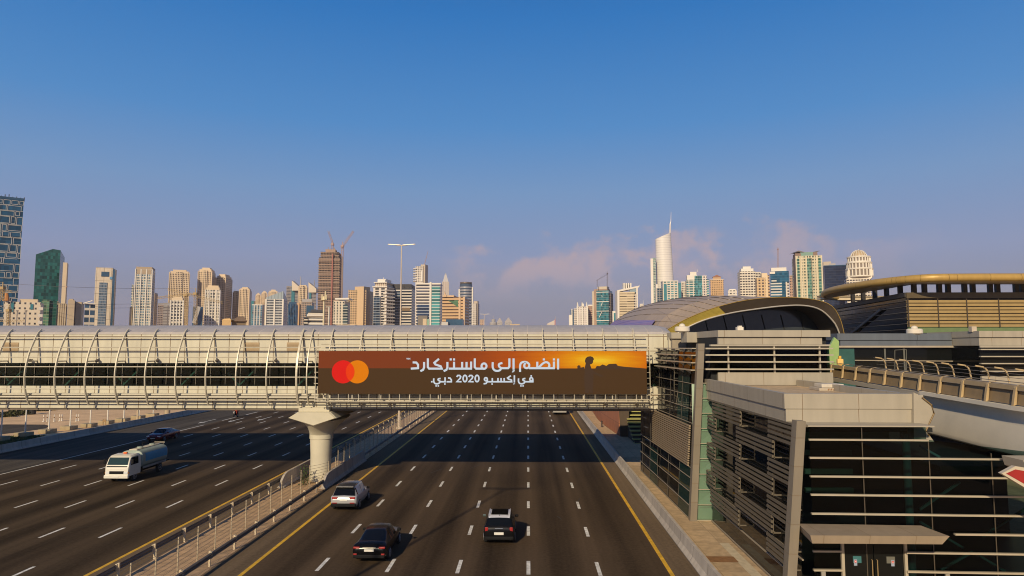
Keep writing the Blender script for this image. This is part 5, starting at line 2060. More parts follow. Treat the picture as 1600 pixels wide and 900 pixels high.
t = Tw('white and blue striped block below the distant tan crowns', 700, 393.5, 409.5, 477, facade('white_v', (.55, .52, .48), (.07, .20, .33), 3.2, 4.2, .5, .8), xs=413, d=14, cat='office block', name='office_block')
t.block('blue_side', 392, 396, 470, M_tl, dY=8, d=10)
t.crown('parapet', -.3, 1, M_w)
for i, (xa, xb, yt, Y, lab) in enumerate(((399, 407, 462, 1500, 'distant pale tan tower left one of the far trio'), (408, 417, 459, 1480, 'distant pale tan tower middle one of the far trio'), (419, 434, 457, 1450, 'distant pale tan tower right and widest of the far trio'))):
    jbr(lab, Y, xa, xb, yt, None, 26, ((2.5, 4), (6, 3)), fu=.35)
# grey tower with slanting glass crown
t = Tw('grey white banded office tower with a glass crown slanting up to the right', 640, 415.5, 442, 467, facade('grey_bands', (.50, .50, .50), (.10, .12, .15), 3.3, 6.5, .86, .48, vary=.3), xs=449, d=20)
f = t.fp
zl, zr = zpx(416, 464.5, 640), zpx(441, 454.5, 640)
MB().add([Vector((p.x, p.y, t.z + .02)) for p in f] + [Vector((f[0].x, f[0].y, zl)), Vector((f[1].x, f[1].y, zr)), Vector((f[2].x, f[2].y, zr - 9)), Vector((f[3].x, f[3].y, zl - 2))], [(0, 1, 5, 4), (1, 2, 6, 5), (2, 3, 7, 6), (3, 0, 4, 7), (4, 5, 6, 7), (3, 2, 1, 0)]).build('slanted_crown', panels('pale_glass', (.32, .38, .42), 3, 50, .25, rough=.25, jh=False, bump=False), t.root)
t.fins(M_w, 3, 1.3, .7)
t = Tw('dark blue glass tower with white vertical lines right of the slanted grey tower', 720, 449.5, 463, 475, facade('navy_v', (.22, .27, .34), (.02, .07, .16), 3.2, 2.6, .8, .96), xs=465.5, d=14)
t.crown('crown_box', 2, 2.4, M_bl)
for xa, xb, yt, xm, lab in ((447, 467, 442, 470, 'grey tower with a triangular sail crown and thin mast, left twin'), (482, 494, 445, 491, 'grey tower with a triangular sail crown and thin mast, right twin')):
    t = Tw(lab, 1150, xa, xb, yt + 5, facade('sail_grey', (.34, .30, .29), (.08, .10, .14), 3.4, 3, .7, .5), d=26)
    q = [at(xa + 9 if xa < 460 else xa, yt - 4, 1149), at(xb, yt + 6, 1149), at(xb, yt + 12, 1149), at(xa + 9 if xa < 460 else xa, yt + 12, 1149)]
    MB().prism(q, (0, 14, 0)).build('sail_crown', mat('sail_cream', (.58, .50, .40), .6), t.root)
    t.block('glass_edge', xa + 8 if xa < 460 else xa + 1, xa + 13 if xa < 460 else xa + 4, yt + 3, M_tl, dY=-1, d=4)
    t.pole('mast', xm, yt + 6, yt - 10 if xa < 460 else yt - 8, M_gr, 1.1)
t = jbr('narrow bright tan tower with blue edge in front of the grey twins', 880, 466, 479, 448, 481, 20, ((1.8, 2.5),), fu=.45)
t.block('low_part', 463.5, 468, 474, mat('orange_stone', (.60, .38, .20), .8), dY=-8, d=8)
t = Tw('shaded apartment block with a dark rooftop sign screen', 800, 470, 487, 472, facade('dusk_flats', (.40, .30, .23), (.07, .09, .13), 3.3, 3, .55, .5), xs=491, d=18, cat='apartment block', name='apartment_block')
t.block('sign_screen', 471.5, 487, 467, M_gr, dY=-.5, d=1, ybot=472)
t.block('blue_bay', 478.5, 490, 477.5, M_bl, dY=-2, d=3)

# tower under construction
M_raw = mat('raw_concrete', (.36, .25, .19), .9, var=.2, scale=.1)
t = Tw('tall brown concrete tower under construction with open floors and two cranes', 1050, 497.5, 530, 402, facade('raw_floors', (.34, .25, .20), (.045, .03, .025), 4.0, 3.6, .76, .66, grough=.8, vary=.6), xs=535, d=34)
t.bands(M_raw, 4.0, 1.0, 1.3, 10, part='floor_slab')
fp, z = t.crown('upper_floors', 3, 9, facade('raw_floors', (.34, .25, .20), (.045, .03, .025), 4.0, 3.6, .76, .66, grough=.8, vary=.6))
t.bands(M_raw, 4, 1, .8, t.z + 3, z1=z, fp=fp, part='floor_slab')
fp, z = t.crown('top_core', 9, 5, M_raw, z, fp)
b = MB()
random.seed(3)
for k in range(14):
    p = fp[0].lerp(fp[1], random.random()).lerp(fp[2], random.random() * .6)
    b.tube([(p.x, p.y, z - 5), (p.x, p.y, z + random.uniform(0, 4))], .4, 5)
b.build('column_stub', M_raw, t.root)
t.block('hoist', 517.5, 519.5, 396, mat('hoist_red', (.34, .13, .10), .7), dY=-2.5, d=1.5)
t.block('hoist', 533, 535.5, 400, mat('steel_shade', (.22, .16, .14), .7), dY=-2, d=2)


def lattice_crane(label, Y, xm, ybase, ytop, x0, y0, x1, y1, m, w=2.0, cat='crane'):
    """mast from ybase to ytop, jib from (x0,y0) to (x1,y1)"""
    a, c = at(xm, ybase, Y), at(xm, ytop, Y)
    r = thing('tower_crane', (a.x, a.y, a.z), label, cat)

    def truss(p, q, w_, part, n):
        d = (q - p).normalized()
        s1 = d.cross(Vector((0, 1, 0))).normalized() * w_ / 2
        s2 = d.cross(s1).normalized() * w_ / 2
        b = MB()
        tk = w_ * .12
        cs = [s1 + s2, s1 - s2, -s1 - s2, -s1 + s2]
        for s in cs:
            b.bar(p + s, q + s, tk, tk)
        for k in range(n):
            u0, u1 = p.lerp(q, k / n), p.lerp(q, (k + 1) / n)
            for i in range(4):
                b.bar(u0 + cs[i], u1 + cs[(i + 1) % 4], tk * .7, tk * .7)
        b.build(part, m, r)
    n = max(3, int((c - a).length / w / 1.1))
    truss(a, c, w, 'mast', n)
    j0, j1 = at(x0, y0, Y), at(x1, y1, Y)
    n = max(3, int((j1 - j0).length / w / 1.1))
    truss(j0, j1, w * .8, 'jib', n)
    MB().cham(c.x - w * .8, c.x + w * .8, c.y - w * .8, c.y + w * .8, c.z, c.z + w * 1.1, w * .1).build('cab', m, r)
    top = c + Vector((0, 0, w * 3.0))
    b = MB().bar(c, top, w * .25, w * .25)
    b.bar(top, j0.lerp(j1, .92), w * .06, w * .06)
    b.bar(top, j0, w * .06, w * .06)
    b.build('apex', m, r)
    return r


M_cred = mat('crane_red', (.36, .24, .22), .6)
lattice_crane('luffing crane on the left of the unfinished tower top', 1040, 519.5, 388, 383, 521, 384, 513, 361, M_cred, 2.6)
lattice_crane('luffing crane with long raised jib on the right of the unfinished tower top', 1040, 535, 400, 386, 533, 388, 552.5, 361, M_cred, 2.8)

# white balconied block and neighbours
t = Tw('low white block with deep rounded balconies before the unfinished tower', 520, 481, 505, 487, facade('white_balcony', (.62, .56, .46), (.06, .06, .065), 3.3, 5, 1.1, .55), d=16, cat='apartment block', name='apartment_block')
t.bands(M_w, 3.3, 1.3, 1.2, 5)
t.block('penthouse', 485, 504, 483.5, M_dk, dY=3, d=10)
t.block('wing', 475, 481, 495, facade('white_balcony', (.62, .56, .46), GD), dY=-2, d=10)
t = Tw('white tower with dark glass corner right of the cream telecom mast', 600, 521, 538, 470, facade('white_slim', (.66, .59, .48), (.08, .10, .11), 3.3, 4.0, .36, .55), xs=547, d=22)
t.block('roof_deck', 523, 545, 465.5, M_w, dY=2, d=14, ybot=468)
t.block('glass_bay', 536, 543, 476, facade('teal_rows', (.42, .42, .38), (.06, .10, .11), 3.3, 6, .9, .6), dY=-1, d=3)
t.block('low_front', 521, 555, 507, mat('cream_low', (.58, .47, .33), .8), dY=-60, d=8)
t = Tw('broad peach apartment block with many windows and a raised roof centre', 700, 544, 572, 453, facade('peach_flats', (.58, .41, .24), (.14, .11, .10), 3.3, 3.6, .55, .48), xs=583, d=30, cat='apartment block', name='apartment_block')
t.block('raised_centre', 554, 568, 448, mat('peach_stone', (.58, .42, .26), .8), dY=1, d=12, xs=578)
t.block('low_annex', 540, 545, 465, M_gr, dY=20, d=12)
t = Tw('white apartment tower with rounded dark balconies and a pagoda like roof', 660, 583, 604, 449, facade('white_dark_rows', (.66, .60, .54), (.05, .055, .07), 3.3, 9, .55, .6), xs=617, d=26)
t.bands(M_w, 3.3, 1.0, .9, 6, fp=footprint(600, 604, 659, 10, 616))
fp, z = t.crown('roof_tier', -1.4, .9, M_w)
fp, z = t.crown('roof_storey', 3.4, 3.6, facade('roof_storey', (.62, .52, .42), (.16, .12, .10), 3, 3, .5, .5), z, fp)
fp, z = t.crown('roof_tier', -1.6, .8, M_w, z, fp)
fp, z = t.crown('roof_storey', 5, 3.2, M_w, z, fp)
t.pole('finial', 599.5, 437, 433.5, M_w, .5)
t.block('blue_bay', 583.5, 594, 463, facade('blue_bay', (.26, .29, .34), (.03, .06, .11), 3.3, 5, .84, .66), dY=-1.2, d=3)
t = Tw('black and white banded office tower with a dark latticed top floor', 680, 614, 643, 451, facade('bw_bands', (.68, .62, .55), (.03, .04, .06), 3.8, 60, 1.1, .52), xs=648.5, d=26)
t.crown('dark_top', .4, 4.6, facade('dark_lattice', (.05, .05, .055), (.12, .10, .09), 2, 2, .4, .4))
t.block('glass_half', 616, 626.5, 456, facade('navy_bands', (.42, .44, .46), (.02, .05, .10), 3.8, 60, 1.1, .68), dY=-.6, d=2)
t.block('gold_floor', 627, 641, 480.5, mat('gold_floor', (.16, .10, .05), .5), dY=-.55, d=2, ybot=486)
# tall white tower behind
t = Tw('slim white tower with blue glass side and cantilevered balconies at the top', 980, 649, 660.5, 416, facade('white_slots', (.66, .60, .54), (.12, .13, .16), 3.4, 4, .5, .5), xs=668.5, d=22)
t.bands(M_w, 3.6, .9, 1.5, t.z - 22, fp=footprint(646, 650.5, 979, 10))
t.block('core', 657, 664, 413.5, mat('core_tan', (.48, .40, .32), .7), dY=2, d=12)
t.block('white_strip', 657.5, 660, 424, M_w, dY=-1, d=2, ybot=440)
t.pole('mast', 663, 414, 392, M_cred, .5, x2=669)
t = Tw('white office tower with teal glass right half and striped left half', 660, 650.5, 688, 444, facade('white_teal_stripes', (.68, .62, .56), (.10, .11, .16), 3.9, 60, 1.1, .46), xs=691, d=22)
t.block('teal_half', 674.5, 687, 447, facade('teal_stripes', (.46, .55, .52), (.08, .34, .36), 3.9, 60, 1.1, .58), dY=-.8, d=2)
t.block('mullion_tower', 671, 674, 440.5, M_w, dY=-1, d=3)
t.block('dark_lower', 652, 671, 476, facade('navy_bands2', (.30, .33, .40), (.03, .06, .14), 3.9, 60, 1.1, .6), dY=-.7, d=2)
t.block('podium', 653, 668, 493, mat('podium_grey', (.20, .18, .16), .8), dY=-30, d=10)
t.block('podium', 661, 667, 498, mat('cream_low', (.58, .47, .33)), dY=-40, d=6)
t.block('podium', 667.2, 670.5, 498.5, mat('mint', (.25, .42, .33), .6), dY=-39, d=5)
t.crown('roof_trim', -.4, 1.2, M_w)
# pointed tower
t = Tw('slim pale stone tower with a pointed pyramid top', 1300, 690.5, 701.5, 440, panels('pale_stone', (.50, .43, .38), 4.5, 60, .8, (.34, .29, .27), jh=False, bump=False), d=13)
f = t.fp
c = sum(f, Vector()) / 4
top = at(697.5, 426.5, 1305).z
g4 = grow(f, -2)
MB().loft([[Vector((p.x, p.y, t.z + .02)) for p in g4], [c.lerp(p, .32) + Vector((0, 0, t.z + (top - t.z) * .82)) for p in g4], [c.lerp(p, .03) + Vector((0, 0, top)) for p in g4]], True, True).build('pyramid_top', mat('pale_metal', (.42, .40, .40), .4, .2), t.root)
# orange and green office building
t = Tw('orange stone office building with a green glass patch in its upper front', 560, 691, 725, 464, facade('orange_bands', (.58, .38, .21), (.16, .10, .07), 3.4, 60, 1.1, .34), xs=733, d=26, cat='office building', name='office_building')
q = [at(x, y, 559) for x, y in ((700, 469.5), (722.5, 469.5), (722.5, 484), (714, 479), (707, 474))]
MB().prism(q, (0, .8, 0)).build('green_patch', facade('green_rows', (.10, .20, .11), (.12, .25, .14), 2.4, 5, .9, .5), t.root)
t.block('roof_wedge', 692, 709, 461.5, mat('orange_stone2', (.60, .42, .27), .8), dY=1, d=12)
t.fins(mat('orange_stone2', (.60, .42, .27)), 2, 1.6, .5, a=.8, c=1)
b = at(694.5, 456, 558)
MB().prism([at(694, 464, 558.5), at(698, 464, 558.5), at(694.3, 455, 558.5)], (0, 2, 0)).build('roof_spike', mat('orange_stone2', (.6, .42, .27)), t.root)
t.block('porch', 697, 723, 499, M_bl, dY=-20, d=8)
t.block('porch', 690, 700, 503, mat('pale_roof', (.5, .48, .46), .7), dY=-24, d=6)
# round tower
Yr = 900
YREF[0] = 475
cx0 = colx(728, Yr)
R_ = (738 - 718.5) / 2 / F * Yr
zt_ = zpx(728, 444, Yr)
r = thing('tower', (cx0, Yr, 0), 'round tower with shiny silver bands and two white side fins', 'tower')
MB().lathe((cx0, Yr, 0), [(R_, 0), (R_, zt_)], 28).build('drum', mat('round_glass', (.06, .09, .14), .15, spec=.8), r, smooth=40)
b = MB()
z = 8
while z < zt_ - 2:
    b.lathe((cx0, Yr, z), [(R_ + .3, 0), (R_ + .6, .3), (R_ + .6, 1.7), (R_ + .3, 2.0)], 28)
    z += 3.8
b.build('silver_bands', mat('silver_band', (.52, .50, .50), .3, .5), r, smooth=40)
MB().lathe((cx0, Yr, zt_), [(R_ - .8, 0), (R_ - .2, 1.0), (R_ - .2, 2.4), (R_ * .7, 2.6)], 24).build('crown_ring', mat('crown_bronze', (.20, .16, .14), .4, .4), r)
for s in (-1, 1):
    MB().box(cx0 + s * (R_ + .5) - .9, cx0 + s * (R_ + .5) + .9, Yr - 3, Yr + 3, 0, zpx(728, 452 if s < 0 else 449, Yr)).build('side_fin', M_w, r)
t = Tw('slim white tower with a blank side beside the round tower', 820, 738.5, 744, 474, facade('white_narrow', (.64, .58, .52), (.14, .12, .12), 3.3, 2.2, .5, .5), xs=749, d=16)
t.block('roof_house', 740, 746, 470.5, mat('core_tan', (.48, .40, .32)), dY=2, d=6)
t = Tw('small pink block at the foot of the slim white tower', 800, 749.5, 756, 499.5, facade('pink_low', (.50, .36, .28), (.2, .15, .14), 3, 3, .4, .4), d=10, cat='building', name='low_building')
t.crown('parapet', -.2, .6, M_gr)

# far, pale buildings down the road
Yd = 1900
YREF[0] = 503
c = colx(771, Yd)
r = thing('domed_building', (c, Yd, 0), 'hazy distant round stepped building down the highway', 'building')
R_ = 11
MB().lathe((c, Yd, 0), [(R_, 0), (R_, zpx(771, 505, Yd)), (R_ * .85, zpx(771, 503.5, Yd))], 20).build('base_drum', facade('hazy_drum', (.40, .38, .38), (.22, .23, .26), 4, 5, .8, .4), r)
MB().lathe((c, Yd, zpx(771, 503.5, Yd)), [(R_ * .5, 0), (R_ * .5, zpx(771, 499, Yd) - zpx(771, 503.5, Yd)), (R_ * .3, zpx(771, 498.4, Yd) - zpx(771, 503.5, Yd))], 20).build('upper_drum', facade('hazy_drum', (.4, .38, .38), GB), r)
MB().tube([(c, Yd, zpx(767, 499, Yd)), (c, Yd, zpx(767, 494, Yd))], .5, 5).build('mast', M_gr, r)
for x0, x1, yt, lab in ((776.5, 785, 500, 'hazy distant building with a pitched top, left one'), (788.5, 800, 500, 'hazy distant building with a pitched top, right one')):
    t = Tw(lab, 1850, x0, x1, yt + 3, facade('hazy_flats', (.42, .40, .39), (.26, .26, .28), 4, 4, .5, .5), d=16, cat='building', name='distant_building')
    f = t.fp
    cc = sum(f, Vector()) / 4
    MB().loft([[Vector((p.x, p.y, t.z + .02)) for p in f], [cc.lerp(p, .05) + Vector((0, 0, zpx((x0 + x1) / 2, yt - 4, 1850))) for p in f]], True, True).build('pitched_top', mat('hazy_roof', (.36, .33, .32), .8), t.root)
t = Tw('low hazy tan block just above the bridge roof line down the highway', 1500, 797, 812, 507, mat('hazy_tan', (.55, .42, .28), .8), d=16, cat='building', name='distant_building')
t.crown('parapet', -.3, 1, mat('hazy_tan', (.55, .42, .28)))
t = Tw('small pale pavilion with a slanted top and a red spike beyond the bridge', 1100, 854.5, 866, 507.5, mat('pavilion_cream', (.56, .50, .46), .7), d=10, cat='pavilion', name='pavilion')
q = [at(854.5, 506, 1099.5), at(866.5, 500, 1099.5), at(866.5, 507.4, 1099.5), at(854.5, 507.4, 1099.5)]
MB().prism(q, (0, 9, 0)).build('slanted_top', mat('pavilion_cream', (.56, .5, .46)), t.root)
t.block('red_edge', 866.6, 868, 499, mat('pavilion_red', (.42, .16, .16), .6), dY=-1, d=6)
t.pole('spike', 868, 499, 493.5, M_gr, .35)

# ---- right of the road
t = Tw('white block with a blue glass slit, leftmost right of the road', 900, 889, 893, 492, M_w, d=14)
t.block('blue_slit', 891.5, 896.5, 484, M_bl, dY=1, d=12)
t.block('white_fin', 893, 894.5, 482.5, M_w, dY=-1, d=10)
t.block('white_fin', 896.7, 902, 482, facade('white_narrow', (.64, .58, .52), GD), dY=0, d=12)
t = Tw('white tower with a v shaped crown left of the brown block', 900, 902.5, 917.5, 479, facade('white_fold', (.66, .60, .57), (.22, .18, .17), 3.3, 5, .34, .45), d=15)
b = MB()
for x in (902.8, 910, 917):
    b.prism([at(x - 1.2, 479.5, 899), at(x + 1.2, 479.5, 899), at(x + .2, 473, 899), at(x - .8, 472, 899)], (0, 10, 0))
b.build('crown_horn', M_w, t.root)
t.block('centre_blade', 909, 912.5, 474.5, M_w, dY=-1.5, d=3, ybot=479)
t.fins(M_w, 3, 2.4, .8)
t = Tw('brown balconied block between the white tower and the glass tower', 920, 918, 926, 478, facade('brown_rows', (.46, .30, .22), (.18, .13, .12), 3.4, 8, .8, .4), d=14, cat='apartment block', name='apartment_block')
t.block('roof_house', 919, 926, 476, M_w, dY=1, d=7)
# unfinished glass tower
t = Tw('unfinished teal glass tower with diagonal white lines and a roof crane', 760, 932, 951, 454, facade('teal_unfinished', (.22, .30, .32), (.045, .21, .26), 3.4, 3, .94, .82, vary=.5), xs=957, d=20)
t.block('concrete_edge', 925.5, 928, 455, mat('edge_cream', (.55, .48, .38), .8), dY=2, d=10)
t.block('raw_edge', 928, 932.5, 452, M_raw, dY=1, d=10)
t.block('roof_deck', 934, 949, 448, mat('edge_cream', (.55, .48, .38)), dY=3, d=10, ybot=452)
t.block('raw_floors', 931, 950, 451.8, M_raw, dY=2, d=12, ybot=455.5)
t.bands(M_w, 10.5, .7, .3, 8, part='floor_band')
b = MB()
for x0, y0, x1, y1 in ((939, 478, 944, 466), (936, 496, 940, 488), (945, 470, 940, 462), (948, 490, 952, 479)):
    b.bar(at(x0, y0, 758), at(x1, y1, 758), .4, .6)
b.build('diagonal', M_w, t.root)
t.block('raw_side', 949.5, 955, 459, facade('raw_floors2', (.15, .12, .12), (.04, .05, .07), 3.4, 4, .7, .6, grough=.6), dY=6, d=10)
r = lattice_crane('dark roof crane over the unfinished teal tower', 755, 949, 452, 428.5, 949, 428.5, 932, 438.5, mat('crane_dark', (.07, .06, .07), .6), 1.0)
MB().bar(at(933, 438, 755), at(933, 449, 755), .5, .5).build('second_mast', mat('crane_dark', (.07, .06, .07)), r)
t = Tw('white slanted fin building glimpsed right of the unfinished teal tower', 700, 957, 963, 486, M_w, d=8, cat='building', name='low_building')
t.block('blue_bay', 959, 963, 489, M_tl, dY=-.6, d=2)
# cream tower with sloping frame
t = Tw('cream office tower with a white sloping roof frame and four roof fins', 640, 967.5, 992, 456, facade('cream_rows', (.60, .50, .35), (.34, .28, .19), 3.2, 12, .86, .34), xs=966, d=16)
q = [at(x, y, 639) for x, y in ((964.5, 453.5), (1000, 446), (996.5, 450.5), (997, 502), (994.5, 502), (994, 450), (968, 455.5), (968, 502), (965, 502))]
MB().prism(q, (0, 15, 0)).build('roof_frame', M_w, t.root)
t.block('upper_glass', 984, 994, 450.5, mat('pale_blue_glass', (.25, .33, .38), .2), dY=.5, d=4, ybot=457)
t.block('side_balcony', 990.5, 994.3, 459, facade('balcony_rows', (.60, .54, .46), (.08, .07, .07), 3.2, 6, .8, .5), dY=-.6, d=5)
b = MB()
for x in (974.5, 978, 981.5, 985):
    c = at(x, 450, 645)
    b.box(c.x - .55, c.x + .55, 642, 650, c.z - 2, zpx(x, 442.5, 645))
b.build('roof_fin', M_w, t.root)
t = Tw('tiny white house top with a thin mast behind the shell roof', 800, 999.5, 1006, 476, facade('white_narrow', (.64, .58, .52), GD), d=8, cat='building', name='low_building')
t.crown('cap', .5, 1, M_w)
t.pole('mast', 1005, 475, 468.5, M_w, .25)
# the slim towers and the curved spire tower
t = Tw('slim white tower with a green glass edge left of the curved spire tower', 1100, 1017, 1021, 404, M_w, d=20)
t.block('green_edge', 1019.5, 1025.2, 403, facade('green_slats', (.48, .50, .45), (.20, .32, .29), 3.6, 4, .84, .6), dY=1.5, d=16)
Yc = 1120
YREF[0] = 440
cx0 = colx(1038.5, Yc)
r = thing('spire_tower', (cx0, Yc, 0), 'tall curved white tower with a slanted top and a needle spire', 'tower')
rings = []
nz_ = 26
for k in range(nz_ + 1):
    f_ = k / nz_
    y = 510 - (510 - 374) * f_
    z = zpx(1038, y, Yc) if k else 0
    xl_ = colx(1026.2 - 1.0 * f_, Yc)
    xr_ = colx(1054.5 - 4.8 * f_ ** 1.3, Yc)
    ww = (xr_ - xl_) / 2
    rings.append([((xl_ + xr_) / 2 + ww * math.cos(a), Yc + ww * .8 * math.sin(a), z) for a in [2 * math.pi * i / 32 for i in range(32)]])
top = [((p[0]), p[1], zpx(1038, 374, Yc) + (p[0] - rings[-1][16][0]) / (rings[-1][0][0] - rings[-1][16][0]) * (zpx(1038, 364, Yc) - zpx(1038, 374, Yc))) for p in rings[-1]]
MB().loft(rings + [top], True, True).build('body', panels('white_ribbed', (.70, .67, .64), 60, 4.0, .8, (.56, .54, .53), rough=.45, var=.02, jv=False, bump=False), r, smooth=40)
a = [at(1046.8, 372, Yc - 2), at(1047.2, 350, Yc - 2), at(1048.2, 346, Yc - 2), at(1048.6, 331, Yc - 2)]
MB().tube(a, [1.7, 1.3, .6, .25], 8).build('spire', mat('spire_silver', (.66, .62, .6), .4, .3), r)
t = Tw('white and teal banded block in front of the curved spire tower', 700, 1036, 1060, 440, facade('white_teal_grid', (.66, .60, .52), (.10, .28, .32), 3.2, 5.5, .62, .5), xs=1033, d=15)
t.crown('parapet', -.3, 1, M_w)
t.block('teal_strip', 1037.5, 1042, 444, M_tl, dY=-.7, d=2)
t.block('teal_strip', 1060, 1064.5, 442, M_tl, dY=2, d=8)
t.block('dark_wing', 1026.5, 1034, 450, facade('dark_wing', (.30, .30, .31), (.04, .09, .14), 3.2, 4, .7, .7), dY=3, d=8)
t.block('white_edge', 1025, 1028, 444, M_w, dY=6, d=6)
t = Tw('plain white narrow block between the two teal banded towers', 720, 1064.8, 1071, 441, facade('white_narrow', (.64, .58, .52), GD), d=10)
t.crown('parapet', -.2, .7, M_w)
t = Tw('teal glass tower with white frames and a stepped gable top', 700, 1073, 1108, 437, facade('teal_frame', (.64, .60, .53), (.07, .27, .30), 3.2, 6.5, .74, .58), xs=1071, d=18)
t.block('gable_step', 1074, 1090, 430, M_w, dY=1, d=10)
t.block('gable_step', 1079, 1089, 425, M_w, dY=2, d=8)
t.block('teal_core', 1086, 1097.5, 431, facade('teal_core', (.40, .52, .50), (.06, .26, .30), 3.2, 2.5, .86, .86), dY=-.8, d=4)
t.block('white_frame', 1097.5, 1105, 431, facade('white_slots', (.66, .6, .54), GB), dY=-.3, d=4)
t.pole('mast', 1089.5, 425, 421, M_w, .3)
t = Tw('tan hotel like tower with a small hipped pavilion roof', 760, 1110.5, 1131, 438, facade('tan_arches', (.56, .36, .19), (.26, .17, .10), 3.4, 3, .4, .5), d=15)
t.crown('cornice', -.4, .8, M_cr)
f = grow(t.fp, -4)
cc = sum(f, Vector()) / 4
t.crown('pavilion', 4, 3, mat('tan_pav', (.5, .33, .2), .8), t.z + .8)
MB().loft([[Vector((p.x, p.y, t.z + 3.85)) for p in grow(f, .8)], [cc.lerp(p, .1) + Vector((0, 0, t.z + 6.6)) for p in f]], True, True).build('hip_roof', mat('brick_roof', (.38, .18, .11), .8), t.root)
t = Tw('small white villa block left of the white gridded tower', 560, 1138, 1152, 453.5, facade('white_villa', (.62, .58, .52), (.2, .2, .2), 3, 4, .5, .4), d=8, cat='building', name='low_building')
t.crown('roof_step', 1.5, 1, M_w)
t = Tw('white gridded apartment tower with stepped rooftop', 620, 1157, 1181, 424, facade('white_gridded', (.68, .62, .53), (.10, .09, .10), 3.2, 3.6, .66, .46), xs=1153, d=16)
t.block('side_wing', 1181, 1190, 425.5, facade('white_gridded', (.68, .62, .53), GD), dY=3, d=12)
fp, z = t.crown('roof_step', 2, 2.6, M_w)
t.crown('roof_step', 3, 2.2, M_w, z, fp)
t = Tw('tan stepped apartment block in front of the white gridded tower', 560, 1183, 1197, 434, facade('tan_steps', (.56, .40, .23), (.13, .10, .09), 3.2, 4, .5, .5), xs=1180.5, d=12, cat='apartment block', name='apartment_block')
t.block('side_wing', 1196, 1203, 430, facade('tan_steps', (.56, .4, .23), GD), dY=5, d=8)
t.block('roof_step', 1191, 1200, 427, M_cr, dY=4, d=8)
t = Tw('bright blue glass tower with curved white bands and a white roof', 600, 1204.5, 1233.5, 424, facade('blue_white', (.10, .20, .30), (.02, .13, .25), 3.3, 3, .9, .86, vary=.3), xs=1203, d=16)
t.block('white_roof', 1206, 1230, 418.5, M_w, dY=1.5, d=10)
t.block('roof_white', 1203.5, 1212, 424.5, M_w, dY=-.5, d=6, ybot=428)
t.block('curved_bands', 1204.5, 1222, 442, facade('white_blue_rows', (.62, .60, .58), (.04, .15, .26), 3.3, 30, 1.1, .5), dY=-1.5, d=5)
t.block('white_bay', 1228, 1233.6, 441, facade('white_slots', (.66, .6, .54), GB), dY=-.8, d=4)
t.block('step_frame', 1206, 1214, 436, facade('white_blue_rows', (.62, .6, .58), GB), dY=-1.6, d=3)
lattice_crane('thin red crane mast behind the bright blue tower', 900, 1215.5, 425, 390, 1214.5, 390.5, 1217, 389, M_cred, 1.1)
t = Tw('brown sliver of a block between the blue tower and the green beige tower', 640, 1234.5, 1239.5, 431, facade('brown_rows', (.46, .3, .22), GD), d=12, cat='apartment block', name='apartment_block')
t.crown('parapet', -.2, .8, M_gr)
t = Tw('tall beige tower with green glass bays and a flared butterfly roof', 560, 1245, 1285, 400, facade('beige_green', (.56, .50, .36), (.22, .27, .22), 3.3, 3.3, .52, .5), xs=1238.5, d=22)
for xa, xb in ((1245.5, 1250), (1262, 1270), (1280, 1284)):
    t.block('green_bay', xa, xb, 404, facade('green_bay', (.30, .40, .32), (.07, .22, .18), 3.3, 4.5, .84, .7), dY=-.7, d=2)
t.fins(mat('beige_fin', (.60, .54, .40), .7), 6, .9, .7)
t.block('green_crown', 1252, 1272, 394.5, mat('green_glass_crown', (.20, .32, .27), .2), dY=2, d=12)
t.block('brown_crown', 1244, 1253, 396, mat('crown_brown', (.22, .15, .12), .7), dY=1.5, d=12)
t.block('brown_crown', 1272, 1279, 395, mat('crown_brown', (.22, .15, .12)), dY=2.5, d=10)
b = MB()
b.prism([at(x, y, 560.5) for x, y in ((1241.5, 395), (1248, 391.5), (1262, 395), (1262, 396), (1247, 393.2))], (0, 12, 0))
b.prism([at(x, y, 560.5) for x, y in ((1263, 395), (1280, 391.6), (1281, 392.2), (1264, 396.2))], (0, 12, 0))
b.build('butterfly_roof', mat('roof_slate', (.16, .14, .14), .6), t.root)
t = Tw('dark navy glass tower between the green beige tower and the white dome', 700, 1289, 1325, 416, facade('navy_curtain', (.022, .03, .06), (.02, .035, .085), 3.5, 3.2, .88, .8, vary=.3), xs=1286, d=24)
t.block('roof_house', 1288, 1300, 409, mat('core_tan', (.48, .4, .32)), dY=6, d=10)
t.block('roof_house', 1297, 1307, 412, M_gr, dY=5, d=10)
t.crown('roof_edge', -.3, .8, M_bl)
# white tower with a ribbed dome
Yc = 640
YREF[0] = 420
cx0 = colx(1342.5, Yc)
r = thing('domed_tower', (cx0, Yc, 0), 'white tower with round colonnaded tiers and a ribbed dome', 'tower')


def drum(part, hw, y0, y1, m, n=28):
    R0 = hw / F * Yc
    z0, z1 = max(0, zpx(1342, y0, Yc)), zpx(1342, y1, Yc)
    MB().lathe((cx0, Yc, z0), [(R0, 0), (R0, z1 - z0)], n).build(part, m, r, smooth=35)
    return R0, z0, z1


M_wdm = mat('dome_white', (.72, .67, .58), .6)
M_arc = facade('white_arcade', (.70, .65, .56), (.16, .14, .12), 13, 2.0, .42, .74)
fp = footprint(1322, 1360, Yc - 4, 22, 1318)
pris(fp, 0, zpx(1342, 436, Yc)).build('square_base', facade('white_gridded', (.68, .62, .53), GD), r)
pris(footprint(1325, 1362, Yc - 3, 20, 1323), zpx(1342, 436, Yc) + .02, zpx(1342, 420, Yc)).build('upper_square', M_wdm, r)


